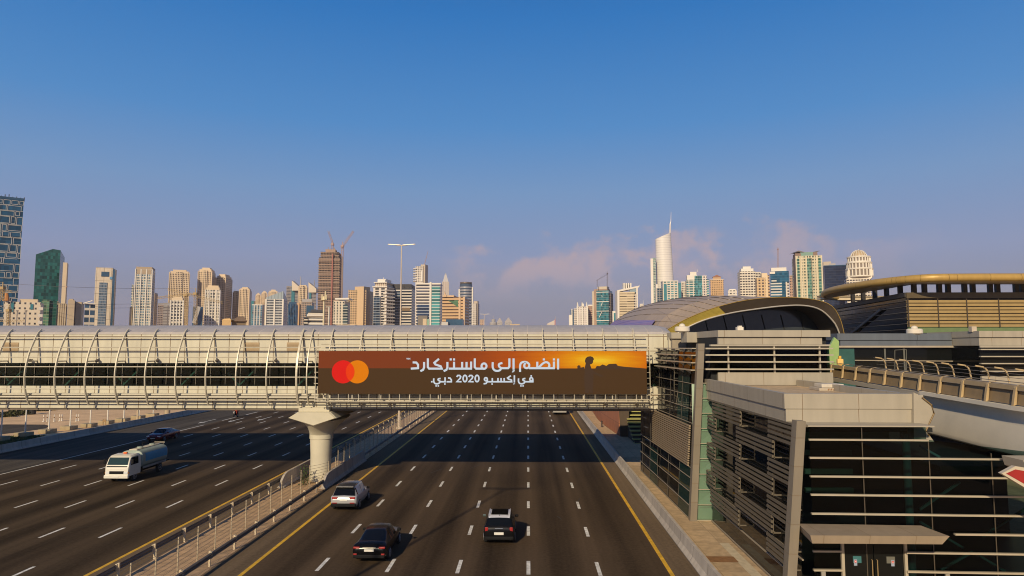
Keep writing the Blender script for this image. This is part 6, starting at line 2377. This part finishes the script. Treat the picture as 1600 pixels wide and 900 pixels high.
def colonnade(part, hw, y0, y1):
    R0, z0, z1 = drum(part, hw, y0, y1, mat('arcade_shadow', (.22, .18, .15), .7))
    b = MB()
    for k in range(22):
        a = 2 * math.pi * k / 22
        b.box(cx0 + R0 * math.cos(a) - .55, cx0 + R0 * math.cos(a) + .55, Yc + R0 * math.sin(a) - .55, Yc + R0 * math.sin(a) + .55, z0, z1)
    b.build('pilaster', M_wdm, r)
    MB().lathe((cx0, Yc, z1 - .02), [(R0 + .7, 0), (R0 + .9, .5), (R0 + .9, 1.3), (R0 + .2, 1.5)], 28).build('cornice', M_wdm, r)
    MB().lathe((cx0, Yc, z0 - 1.2), [(R0 + .7, 0), (R0 + .7, 1.2)], 28).build('plinth', M_wdm, r)


colonnade('lower_tier', 18.2, 431.5, 422)
colonnade('middle_tier', 17, 420.5, 412.5)
colonnade('upper_tier', 15.5, 409, 403.5)
R0 = 11.4 / F * Yc
z0, z1 = zpx(1342, 402.5, Yc), zpx(1342, 391, Yc)
prof = [(R0 * math.cos(a), (z1 - z0) * math.sin(a)) for a in [math.pi / 2 * k / 8 for k in range(9)]]
prof[-1] = (.05, z1 - z0)
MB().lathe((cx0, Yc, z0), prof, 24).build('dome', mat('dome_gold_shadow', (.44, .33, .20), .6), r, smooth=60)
for k in range(16):
    a = 2 * math.pi * k / 16
    MB().tube([(cx0 + (q[0] + .12) * math.cos(a), Yc + (q[0] + .12) * math.sin(a), z0 + q[1] + .1) for q in prof], .26, 5).build('dome_rib', M_wdm, r)
MB().tube([(cx0, Yc, z1), (cx0, Yc, z1 + 1.2)], [.4, .1], 6).build('finial', M_wdm, r)

# ---- yellow building cranes, masts and cables in front of the towers on the left
M_cy = mat('crane_ochre', (.36, .26, .13), .7, var=.2)
lattice_crane('ochre tower crane mast in front of the arched tan tower, left of the two', 240, 290.5, 512, 463, 246, 465.5, 304, 459, M_cy, .8)
lattice_crane('ochre tower crane mast between the white front towers, right of the two', 235, 305.5, 512, 461, 262, 452, 348, 473, M_cy, .8)
lattice_crane('ochre crane with a long low jib at the left edge before the white block', 170, 13.5, 512, 487, -40, 500, 38, 502, M_cy, .6)
lattice_crane('ochre crane jib and rust drum at the far left edge before the lattice tower', 190, 4, 470, 452, -40, 451, 18, 455.5, M_cy, .7)
for x, y1, lab in ((14.5, 470, 'leftmost of the three thin grey masts before the white block'), (25.8, 485, 'middle one of the three thin grey masts before the white block'), (39.5, 485, 'rightmost of the three thin grey masts before the white block')):
    a = at(x, 505, 200)
    r = thing('thin_mast', (a.x, 200, 0), lab, 'mast', 'thin grey masts before the white block')
    MB().tube([(a.x, 200, 0), (a.x, 200, zpx(x, y1, 200))], [.2, .14], 6).build('pole', mat('mast_grey', (.24, .22, .22), .6), r)
    MB().box(a.x - .3, a.x + .3, 199.8, 200.2, zpx(x, y1, 200) - .3, zpx(x, y1, 200)).build('head', mat('mast_grey', (.24, .22, .22)), r)
r = thing('power_line', (at(100, 446, 420).x, 420, 0), 'thin power cables with an orange marker ball strung past the left towers', 'power line')
for k, (y0, y1) in enumerate(((440, 452), (471, 474), (477, 480))):
    A, B = at(-60, y0 - 3, 420), at(300, y1 - 2, 420)
    pts = []
    for i in range(25):
        s = i / 24
        p = A.lerp(B, s)
        p.z -= 3.5 * 4 * s * (1 - s) * .6
        pts.append(p)
    MB().tube(pts, .075, 4).build('cable', mat('cable_dark', (.12, .11, .12), .6), r)
    if k == 0:
        p = pts[11]
        MB().lathe((p.x, p.y, p.z - .55), [(.05, 0), (.45, .25), (.55, .55), (.45, .85), (.05, 1.1)], 10).build('marker_ball', mat('marker_orange', (.50, .30, .20), .6), r, smooth=60)
# cream telecom mast and light column before the unfinished tower
a = at(505.5, 505, 180)
r = thing('telecom_mast', (a.x, 180, 0), 'cream telecom mast with drum antennas in front of the unfinished tower', 'mast')
M_cm = mat('mast_cream', (.66, .57, .38), .55)
zt_ = zpx(505, 468, 180)
MB().tube([(a.x, 180, 0), (a.x, 180, zt_)], [.30, .22], 12).build('pole', M_cm, r, smooth=40)
for dx_, h0, h1, rr_ in ((-.5, 470, 460, .22), (.35, 467, 455, .22), (0, 471, 463, .3), (.62, 469, 461, .16)):
    MB().tube([(a.x + dx_, 180, zpx(505, h0, 180)), (a.x + dx_, 180, zpx(505, h1, 180))], rr_, 10).build('antenna', M_cm, r, smooth=40)
MB().lathe((a.x, 180, zt_ - .2), [(.85, 0), (.85, .15)], 12).build('platform', M_cm, r)
a = at(513.7, 505, 190)
r = thing('floodlight_column', (a.x, 190, 0), 'short pale column with a flat top just right of the cream telecom mast', 'mast')
zt_ = zpx(513, 480, 190)
MB().tube([(a.x, 190, 0), (a.x, 190, zt_)], .26, 10).build('pole', mat('column_pale', (.60, .55, .48), .6), r, smooth=40)
MB().box(a.x - .9, a.x + .6, 189.7, 190.3, zt_, zt_ + .16).build('top_plate', mat('column_pale', (.60, .55, .48)), r)

# ---------------------------------------------------------------- vehicles
M_tyre = mat('tyre_rubber', (.015, .015, .015), .85)
M_rim = mat('alloy_rim', (.36, .36, .37), .35, .7)
M_cglass = mat('car_glass', (.005, .006, .007), .04, var=.05, spec=.4)
M_trim = mat('black_trim', (.010, .010, .011), .8, spec=.2)
M_tail = mat('tail_lamp_red', (.30, .008, .008), .5, emit=(.8, .03, .02, .04))
M_head = mat('head_lamp_glass', (.70, .72, .72), .12, spec=.8)
M_plate = mat('number_plate', (.72, .70, .64), .5)
M_chrome = mat('chrome', (.6, .6, .6), .15, .9)


def paint(name, col, rough=.25, metal=.3):
    return mat(name, col, rough, metal, var=.03, coat=.3)


def car_body(root, st, cab, m_body, m_roof=None):
    """st: stations (y, zlow, zbelt, ztop, wbelt, wtop); cab: (i_rear_glass, i_roof0, i_roof1, i_hood) station indices"""
    rings = []
    for y, zl, zb, zt, wb, wt in st:
        sh = max(zt - zb, .001)
        r = [(0, zl), (wb * .86, zl), (wb * .97, zl + .12), (wb, zl + (zb - zl) * .55), (wb * .975, zb - .03), (wb * .95, zb),
             (wt + (wb * .95 - wt) * .15, zb + sh * .78), (wt * .93, zb + sh * .95), (wt * .7, zt), (0, zt + (.012 if sh > .2 else .02))]
        full = [(x, y, z) for x, z in r] + [(-x, y, z) for x, z in r[-2:0:-1]]
        rings.append(full)
    n = len(rings[0])
    parts = {'body': [], 'roof': [], 'side_window': [], 'windscreen': [], 'rear_window': []}
    g0, r0, r1, h0 = cab
    for i in range(len(rings) - 1):
        for k in range(n):
            kk = k if k < 9 else n - 1 - k
            f = (i * n + k, i * n + (k + 1) % n, (i + 1) * n + (k + 1) % n, (i + 1) * n + k)
            key = 'body'
            if r0 <= i < r1:
                if kk == 5 and (i - r0) % 2 == 0:
                    key = 'side_window'
                elif kk >= 7:
                    key = 'roof'
            elif g0 <= i < r0:
                if kk >= 6:
                    key = 'rear_window'
            elif r1 <= i < h0:
                if kk >= 6:
                    key = 'windscreen'
            parts[key].append(f)
    caps = [tuple(range(n))[::-1], tuple(range((len(rings) - 1) * n, len(rings) * n))]
    parts['body'] += caps
    vs = [p for r in rings for p in r]
    for key, fs in parts.items():
        if not fs:
            continue
        if key == 'side_window':
            for f in fs:
                MB().quad(*[vs[i] for i in f]).build(key, M_cglass, root)
            continue
        used = sorted({i for f in fs for i in f})
        mp = {a: b for b, a in enumerate(used)}
        b = MB().add([vs[i] for i in used], [tuple(mp[i] for i in f) for f in fs])
        m = {'body': m_body, 'roof': m_roof or m_body}.get(key, M_cglass)
        o = b.build(key, m, root, smooth=38)


def wheels(root, w, ys, r=.34, tw=.22):
    for y in ys:
        for s in (-1, 1):
            c = Vector((s * (w - tw + .03), y, r))
            pr_ = [(0, .6), (.02, .92), (.05, 1.0), (tw - .05, 1.0), (tw - .02, .92), (tw, .6)]
            rings = [[(c.x + s * a, c.y + r * q * math.cos(t), c.z + r * q * math.sin(t)) for t in [2 * math.pi * k / 20 for k in range(20)]] for a, q in pr_]
            wv = MB().loft(rings, True, True).build('wheel', M_tyre, root, smooth=40)
            b = MB()
            xo = c.x + s * (tw + .004)
            rr_ = r * .6
            for k in range(5):
                t = 2 * math.pi * k / 5
                d = Vector((0, math.cos(t), math.sin(t)))
                b.bar(Vector((xo, c.y, c.z)) + d * .03, Vector((xo, c.y, c.z)) + d * rr_, .05, .02, up=(1, 0, 0))
            b.tube([(xo, c.y + rr_ * math.cos(2 * math.pi * k / 20), c.z + rr_ * math.sin(2 * math.pi * k / 20)) for k in range(21)], .02, 5)
            b.build('rim', M_rim, wv)


def bx(root, name, m, x0, x1, y0, y1, z0, z1, c=.015):
    return MB().cham(x0, x1, y0, y1, z0, z1, c).build(name, m, root)


def place(root, x, y, rz=0):
    root.location = (x, y, 0)
    root.rotation_euler = (0, 0, rz)


# silver SUV, driving away
t = thing('car', (0, 0, 0), 'silver SUV with a dark roof beside the yellow line, seen from behind', 'car')
st = [(-2.28, .46, .78, .80, .80, .72), (-2.22, .36, .95, .98, .90, .80), (-2.14, .30, 1.02, 1.06, .93, .76), (-1.78, .26, 1.04, 1.60, .94, .64), (-1.60, .26, 1.03, 1.64, .94, .66),
      (-.62, .26, 1.01, 1.67, .945, .68), (-.54, .26, 1.01, 1.67, .945, .68), (.28, .26, .99, 1.65, .945, .67), (.36, .26, .99, 1.64, .945, .665), (1.02, .26, .98, 1.05, .93, .70), (1.75, .28, .90, .96, .91, .70), (2.15, .34, .74, .82, .85, .65), (2.28, .44, .62, .66, .72, .6)]
car_body(t, st, (2, 3, 8, 9), paint('silver_paint', (.50, .50, .51)), paint('dark_roof_paint', (.05, .055, .065)))
wheels(t, .93, (-1.40, 1.36), .36)
for s in (-1, 1):
    bx(t, 'tail_light', M_tail, s * .62 - .2, s * .62 + .2, -2.30, -2.14, .86, 1.00, .03)
    bx(t, 'reflector', M_tail, s * .62 - .17, s * .62 + .17, -2.31, -2.24, .56, .62)
    bx(t, 'mirror', M_trim, s * 1.03 - .11, s * 1.03 + .11, .62, .78, 1.0, 1.16, .04)
    MB().tube([(s * .66, -1.5, 1.66), (s * .66, -1.3, 1.72), (s * .66, .2, 1.72), (s * .66, .35, 1.67)], .02, 6).build('roof_rail', M_chrome, t)
bx(t, 'bumper', M_trim, -.88, .88, -2.36, -2.12, .34, .56, .04)
bx(t, 'number_plate', M_plate, -.26, .26, -2.315, -2.27, .72, .83)
bx(t, 'spoiler', paint('dark_roof_paint', (.05, .055, .065)), -.62, .62, -1.98, -1.66, 1.60, 1.65, .02)
place(t, -13.0, 51.1)
# black saloon
t = thing('car', (0, 0, 0), 'black saloon car with a sloping rear window, nearest to the camera, seen from behind', 'car')
st = [(-2.42, .44, .72, .76, .78, .70), (-2.36, .34, .86, .90, .88, .78), (-2.22, .28, .94, 1.00, .91, .76), (-1.78, .24, .95, 1.05, .915, .72), (-.86, .22, .94, 1.40, .92, .58), (-.70, .22, .93, 1.43, .92, .60),
      (-.22, .22, .92, 1.46, .92, .62), (-.15, .22, .92, 1.46, .92, .62), (.42, .22, .91, 1.43, .92, .61), (.50, .22, .91, 1.42, .92, .60), (1.25, .22, .90, .98, .91, .70), (1.95, .26, .80, .88, .88, .66), (2.3, .34, .66, .72, .80, .6), (2.42, .42, .56, .6, .66, .5)]
car_body(t, st, (3, 4, 9, 10), mat('black_paint', (.005, .005, .006), .22, spec=.3))
wheels(t, .91, (-1.42, 1.42), .34)
for s in (-1, 1):
    bx(t, 'tail_light', M_tail, s * .68 - .17, s * .68 + .17, -2.42, -2.28, .80, .90, .03)
    bx(t, 'reflector', M_tail, s * .74 - .09, s * .74 + .09, -2.45, -2.36, .46, .56)
    bx(t, 'mirror', M_trim, s * 1.0 - .11, s * 1.0 + .11, .72, .88, .93, 1.07, .04)
bx(t, 'bumper', M_trim, -.84, .84, -2.47, -2.3, .32, .50, .04)
bx(t, 'number_plate', M_plate, -.26, .26, -2.455, -2.40, .66, .78)
bx(t, 'boot_trim', M_galv, -.36, .36, -2.43, -2.36, .84, .87)
place(t, -8.5, 39.7)
# small car with white roof
t = thing('car', (0, 0, 0), 'small black hatchback with a white roof and upright red tail lights, seen from behind', 'car')
st = [(-2.02, .42, .80, .84, .80, .74), (-1.97, .34, 1.00, 1.04, .89, .80), (-1.90, .28, 1.06, 1.10, .90, .78), (-1.66, .24, 1.06, 1.50, .90, .66), (-1.54, .24, 1.05, 1.54, .90, .68), (-.72, .24, 1.04, 1.57, .90, .69), (-.64, .24, 1.04, 1.57, .90, .69),
      (.22, .24, 1.03, 1.55, .90, .69), (.30, .24, 1.02, 1.54, .90, .685), (.80, .24, 1.01, 1.07, .89, .72), (1.5, .26, .94, 1.02, .88, .70), (1.85, .32, .80, .88, .82, .64), (2.02, .42, .62, .7, .7, .56)]
car_body(t, st, (2, 3, 8, 9), mat('black_paint2', (.006, .006, .007), .22, spec=.3), paint('white_roof_paint', (.70, .70, .72), .3, 0))
wheels(t, .89, (-1.25, 1.25), .34)
bx(t, 'sunroof', M_cglass, -.50, .50, -1.22, .16, 1.575, 1.592, .005)
for s in (-1, 1):
    MB().cham(s * .72 - .10, s * .72 + .10, -2.02, -1.88, .78, 1.03, .04).build('tail_light', M_tail, t)
    bx(t, 'mirror', M_trim if s > 0 else mat('mirror_teal', (.12, .16, .16), .2, .5), s * 1.0 - .11, s * 1.0 + .11, .46, .60, 1.03, 1.17, .04)
    MB().tube([(s * .62, -1.4, 1.56), (s * .62, -1.2, 1.63), (s * .62, .0, 1.63), (s * .62, .2, 1.57)], .018, 6).build('roof_rail', mat('white_rail', (.7, .7, .72), .3), t)
bx(t, 'bumper', M_trim, -.86, .86, -2.08, -1.9, .32, .52, .05)
bx(t, 'number_plate', M_plate, -.28, .28, -2.04, -1.98, .60, .75)
bx(t, 'tailgate_handle', M_chrome, -.24, .24, -2.01, -1.94, .93, .98)
MB().tube([(0, -1.5, 1.56), (0, -1.62, 1.72)], .012, 5).build('aerial', M_trim, t)
place(t, -1.72, 42.9)
# dark red saloon, oncoming in the shade
t = thing('car', (0, 0, 0), 'dark red saloon car coming towards the camera in the shade of the bridge', 'car')
st = [(-2.38, .44, .72, .76, .78, .70), (-2.30, .32, .90, .94, .90, .78), (-1.85, .24, .95, 1.05, .91, .72), (-1.0, .22, .94, 1.38, .915, .58), (-.84, .22, .93, 1.41, .915, .60), (-.2, .22, .92, 1.44, .915, .62), (-.13, .22, .92, 1.44, .915, .62),
      (.45, .22, .91, 1.42, .915, .61), (.52, .22, .91, 1.41, .915, .60), (1.28, .22, .90, .98, .91, .72), (1.95, .26, .80, .88, .88, .68), (2.28, .34, .66, .74, .82, .62), (2.4, .42, .56, .6, .7, .5)]
car_body(t, st, (2, 3, 8, 9), paint('dark_red_paint', (.16, .012, .016), .25, .2))
wheels(t, .91, (-1.4, 1.42), .34)
for s in (-1, 1):
    MB().cham(s * .66 - .18, s * .66 + .18, 2.14, 2.34, .64, .76, .03).build('headlight', M_head, t)
    bx(t, 'mirror', paint('dark_red_paint', (.16, .012, .016)), s * 1.0 - .11, s * 1.0 + .11, .74, .9, .93, 1.07, .04)
bx(t, 'grille', M_trim, -.36, .36, 2.3, 2.40, .50, .66)
bx(t, 'grille_bar', M_chrome, -.34, .34, 2.38, 2.41, .62, .66, .005)
bx(t, 'number_plate', M_plate, -.26, .26, 2.40, 2.44, .42, .52)
p = gnd(237, 691.5)
place(t, p.x + .1, p.y + 2.4, math.pi)
# white water tanker lorry
t = thing('tanker_lorry', (0, 0, 0), 'white and grey water tanker lorry with a blue stripe coming towards the camera', 'lorry')
M_cabw = paint('cab_white', (.74, .71, .62), .35, 0)
M_tank = mat('tank_grey', (.32, .38, .34), .55, .05, var=.1)
cb = [(y, [(-1.0, .55), (1.0, .55), (1.02, .9), (1.02, 1.45), (tw_, zt_ - .12), (tw_ - .12, zt_), (-tw_ + .12, zt_), (-tw_, zt_ - .12), (-1.02, 1.45), (-1.02, .9)]) for y, tw_, zt_ in ((0.95, .96, 2.2), (1.2, .96, 2.27), (2.25, .95, 2.22), (2.42, .94, 2.12))]
rings = [[(x, y, z) for x, z in q] for y, q in cb]
rings.append([(x * .99, 2.72, z) for x, z in [(-1.0, .6), (1.0, .6), (1.02, .9), (1.02, 1.38), (.99, 1.44), (.9, 1.46), (-.9, 1.46), (-.99, 1.44), (-1.02, 1.38), (-1.02, .9)]])
rings.append([(x * .97, 2.80, z) for x, z in [(-1.0, .66), (1.0, .66), (1.0, .9), (1.0, 1.2), (.97, 1.26), (.9, 1.28), (-.9, 1.28), (-.97, 1.26), (-1.0, 1.2), (-1.0, .9)]])
MB().loft(rings, True, True).build('cab', M_cabw, t, smooth=35)
MB().quad((-.88, 2.735, 1.50), (.88, 2.735, 1.50), (.84, 2.46, 2.08), (-.84, 2.46, 2.08)).build('windscreen', mat('lorry_glass', (.02, .045, .05), .15, spec=.4), t)
MB().cham(-.90, .90, 2.70, 2.79, 1.30, 1.40, .02).build('cowl', M_trim, t)
for s in (-1, 1):
    MB().prism([(s * 1.025, 1.35, 1.45), (s * 1.025, 2.45, 1.45), (s * .985, 2.25, 2.05), (s * .985, 1.35, 2.05)], (s * .012, 0, 0)).build('side_window', M_cglass, t)
    bx(t, 'headlight', M_head, s * .78 - .17, s * .78 + .17, 2.76, 2.83, .74, .92, .03)
    bx(t, 'indicator', mat('amber_lens', (.7, .25, .02), .3), s * .98 - .03, s * .98 + .05, 2.6, 2.78, .78, .92)
    bx(t, 'mirror', M_trim, s * 1.2 - .09, s * 1.2 + .09, 2.5, 2.6, 1.55, 1.95, .03)
    MB().tube([(s * 1.0, 2.45, 2.0), (s * 1.18, 2.55, 1.95)], .02, 5).build('mirror_arm', M_trim, t)
bx(t, 'grille', M_trim, -.62, .62, 2.78, 2.83, .74, .98, .02)
bx(t, 'bumper', M_cabw, -1.04, 1.04, 2.66, 2.92, .38, .66, .05)
bx(t, 'number_plate', M_plate, -.26, .26, 2.915, 2.94, .46, .58)
bx(t, 'beacon', mat('beacon_orange', (.80, .16, .02), .3), -.16, .16, 1.5, 1.7, 2.27, 2.42, .04)
bx(t, 'chassis', M_trim, -.45, .45, -3.6, 2.5, .48, .78, .02)
sg = lambda q: math.copysign(abs(q) ** .62, q)
ell = lambda y, a, c: [(a * sg(math.cos(k)), y, 1.62 + c * sg(math.sin(k))) for k in [2 * math.pi * i / 28 for i in range(28)]]
MB().loft([ell(-3.62, .8, .62), ell(-3.5, 1.0, .78), ell(.62, 1.0, .78), ell(.74, .8, .62)], True, True).build('tank', M_tank, t, smooth=35)
for s in (-1, 1):
    a0_ = [(s * 1.012 * sg(math.cos(k)), 1.62 + .79 * sg(math.sin(k))) for k in (-.12, .08, .28, .48)]
    MB().loft([[(x, y, z) for x, z in a0_] for y in (-3.45, .2)], False).build('stripe', mat('stripe_blue', (.03, .28, .55), .5), t)
    bx(t, 'skirt', mat('skirt_grey', (.30, .31, .30), .6, .2), s * .98 - .03, s * .98 + .03, -3.3, .5, .82, 1.0)
    bx(t, 'mudguard', M_trim, s * .85 - .16, s * .85 + .16, -2.95, -1.75, .86, .92)
bx(t, 'walkway', mat('walkway_cream', (.66, .60, .48), .6), -.34, .34, -3.3, .5, 2.38, 2.46)
for y in (-2.6, -.6):
    MB().lathe((0, y, 2.46), [(.24, 0), (.24, .1), (.05, .14)], 14).build('hatch', M_tank, t)
bx(t, 'rear_rack', M_trim, -.9, .9, -4.1, -3.6, .8, .9)
MB().tube([(-.5, -3.4, 2.3), (-.5, -3.9, 2.5), (.5, -3.9, 2.5), (.5, -3.4, 2.3)], .035, 6).build('rear_rail', M_galv, t)
MB().tube([(.3, -1.5, 2.46), (.3, -1.5, 2.75), (.15, -1.7, 2.8)], .04, 6).build('filler_pipe', M_trim, t)
wheels(t, .95, (1.75, -2.35), .43, .26)
p = gnd(190, 750)
place(t, p.x + .3, p.y + 1.5, math.pi)
# motorbike and rider
p = gnd(364.5, 652.5)
t = thing('motorbike', (0, 0, 0), 'dark motorbike coming towards the camera at the edge line, just under the bridge', 'motorbike')
for y in (-.68, .72):
    wv = MB()
    rings = [[(a, y + .31 * q * math.cos(k), .31 + .31 * q * math.sin(k)) for k in [2 * math.pi * i / 18 for i in range(18)]] for a, q in ((-.07, .7), (-.07, .92), (-.04, 1), (.04, 1), (.07, .92), (.07, .7))]
    w_ = wv.loft(rings, True, True).build('wheel', M_tyre, t, smooth=40)
    MB().loft([[(a, y + .2 * math.cos(k), .31 + .2 * math.sin(k)) for k in [2 * math.pi * i / 14 for i in range(14)]] for a in (-.075, .075)], True, True).build('rim', M_rim, w_)
MB().loft([[(x * w_, y, z0 + (z1 - z0) * q) for x, q in ((-.7, 0), (.7, 0), (1, .4), (.8, 1), (-.8, 1), (-1, .4))] for y, w_, z0, z1 in ((-.75, .12, .62, .86), (-.4, .16, .5, .82), (.1, .19, .3, .9), (.4, .19, .36, .98), (.62, .12, .55, .9))], True, True).build('body', M_trim, t)
MB().tube([(0, .72, .31), (0, .55, .95)], .05, 8).build('fork', M_galv, t)
MB().tube([(-.36, .38, 1.02), (-.2, .5, 1.02), (.2, .5, 1.02), (.36, .38, 1.02)], .02, 6).build('handlebar', M_trim, t)
bx(t, 'headlight', M_head, -.09, .09, .66, .76, .78, .94, .03)
bx(t, 'delivery_box', mat('box_red', (.40, .05, .03), .5), -.24, .24, -.95, -.45, .88, 1.32, .03)
place(t, p.x, p.y + .9, math.pi)


def skinned(name, pts, edges, rad, m, loc, rz, root=0):
    me = bpy.data.meshes.new(name)
    me.from_pydata(pts, edges, [])
    o = bpy.data.objects.new(name, me)
    COL.objects.link(o)
    o.modifiers.new('skin', 'SKIN')
    for i, v in enumerate(me.skin_vertices[0].data):
        v.radius = rad[i] if isinstance(rad[i], tuple) else (rad[i], rad[i])
        v.use_root = (i == root)
    s = o.modifiers.new('sub', 'SUBSURF')
    s.levels = s.render_levels = 2
    me.materials.append(m)
    o.location = loc
    o.rotation_euler = (0, 0, rz)
    ORG[o] = Vector((0, 0, 0))
    return o


pts = [(0, -.12, .88), (0, -.06, 1.12), (0, .02, 1.36), (0, .05, 1.46), (0, .08, 1.58), (0, .09, 1.70),
       (.17, .02, 1.36), (.30, .16, 1.18), (.33, .36, 1.05), (-.17, .02, 1.36), (-.30, .16, 1.18), (-.33, .36, 1.05),
       (.12, -.1, .86), (.24, .26, .74), (.22, .02, .38), (.22, .14, .32), (-.12, -.1, .86), (-.24, .26, .74), (-.22, .02, .38), (-.22, .14, .32)]
ed = [(0, 1), (1, 2), (2, 3), (3, 4), (4, 5), (2, 6), (6, 7), (7, 8), (2, 9), (9, 10), (10, 11), (0, 12), (12, 13), (13, 14), (14, 15), (0, 16), (16, 17), (17, 18), (18, 19)]
ra = [(.17, .13), (.17, .13), (.19, .12), .07, .09, .08, .075, .06, .045, .075, .06, .045, .10, .085, .06, .05, .10, .085, .06, .05]
o = skinned('person', pts, ed, ra, mat('rider_red_suit', (.42, .045, .02), .7), (p.x, p.y + .9, 0), math.pi)
tag(o, 'rider in an orange and red jacket leaning on the motorbike handlebars', 'person')
hl = MB().lathe((0, 0, 0), [(.02, 0), (.12, .02), (.15, .12), (.145, .2), (.1, .28), (.02, .31)], 14)
h = hl.build('helmet', mat('helmet_orange', (.75, .22, .03), .3), o, smooth=60)
h.location = (0, .09, 1.54)
v = MB().cham(-.10, .10, .10, .15, .08, .18, .02).build('visor', M_cglass, h)
v.location = (0, 0, 0)
# white van far down the right carriageway
t = thing('van', (0, 0, 0), 'white van driving away beyond the bridge, its top hidden by the bridge', 'van')
M_van = paint('van_white', (.72, .70, .64))
bx(t, 'body', M_van, -1.15, 1.15, -3.0, 2.0, .42, 2.6, .10)
bx(t, 'bonnet', M_van, -1.05, 1.05, 2.02, 3.0, .45, 1.35, .12)
bx(t, 'rear_window', M_cglass, -.92, .92, -3.02, -2.98, 1.55, 2.3, .01)
bx(t, 'bumper', mat('van_bumper', (.30, .29, .27), .6), -1.12, 1.12, -3.14, -2.95, .40, .62, .03)
for s in (-1, 1):
    bx(t, 'tail_light', M_tail, s * 1.02 - .09, s * 1.02 + .09, -3.04, -2.97, .95, 1.35, .02)
bx(t, 'number_plate', M_plate, -.26, .26, -3.06, -2.99, .85, .97)
wheels(t, 1.1, (1.9, -2.0), .36, .24)
place(t, 5.35, 120.0)

# ---------------------------------------------------------------- the hazy air
def build_haze():
    o = MB().box(-4600, 4600, -700, 5600, -1.06, 420).build('haze', hm)
    tag(o, 'thin dusty haze over the whole city', 'haze', kind='stuff')


hm = bpy.data.materials.new('haze')
hm.use_nodes = True
_nt = hm.node_tree
_nt.nodes.remove(_nt.nodes['Principled BSDF'])
_v = _nt.nodes.new('ShaderNodeVolumePrincipled')
_v.inputs['Color'].default_value = (0.84, 0.82, 0.92, 1)
_v.inputs['Density'].default_value = 0.00007
_v.inputs['Anisotropy'].default_value = 0.0
_nt.links.new(_v.outputs[0], _nt.nodes['Material Output'].inputs['Volume'])
build_haze()
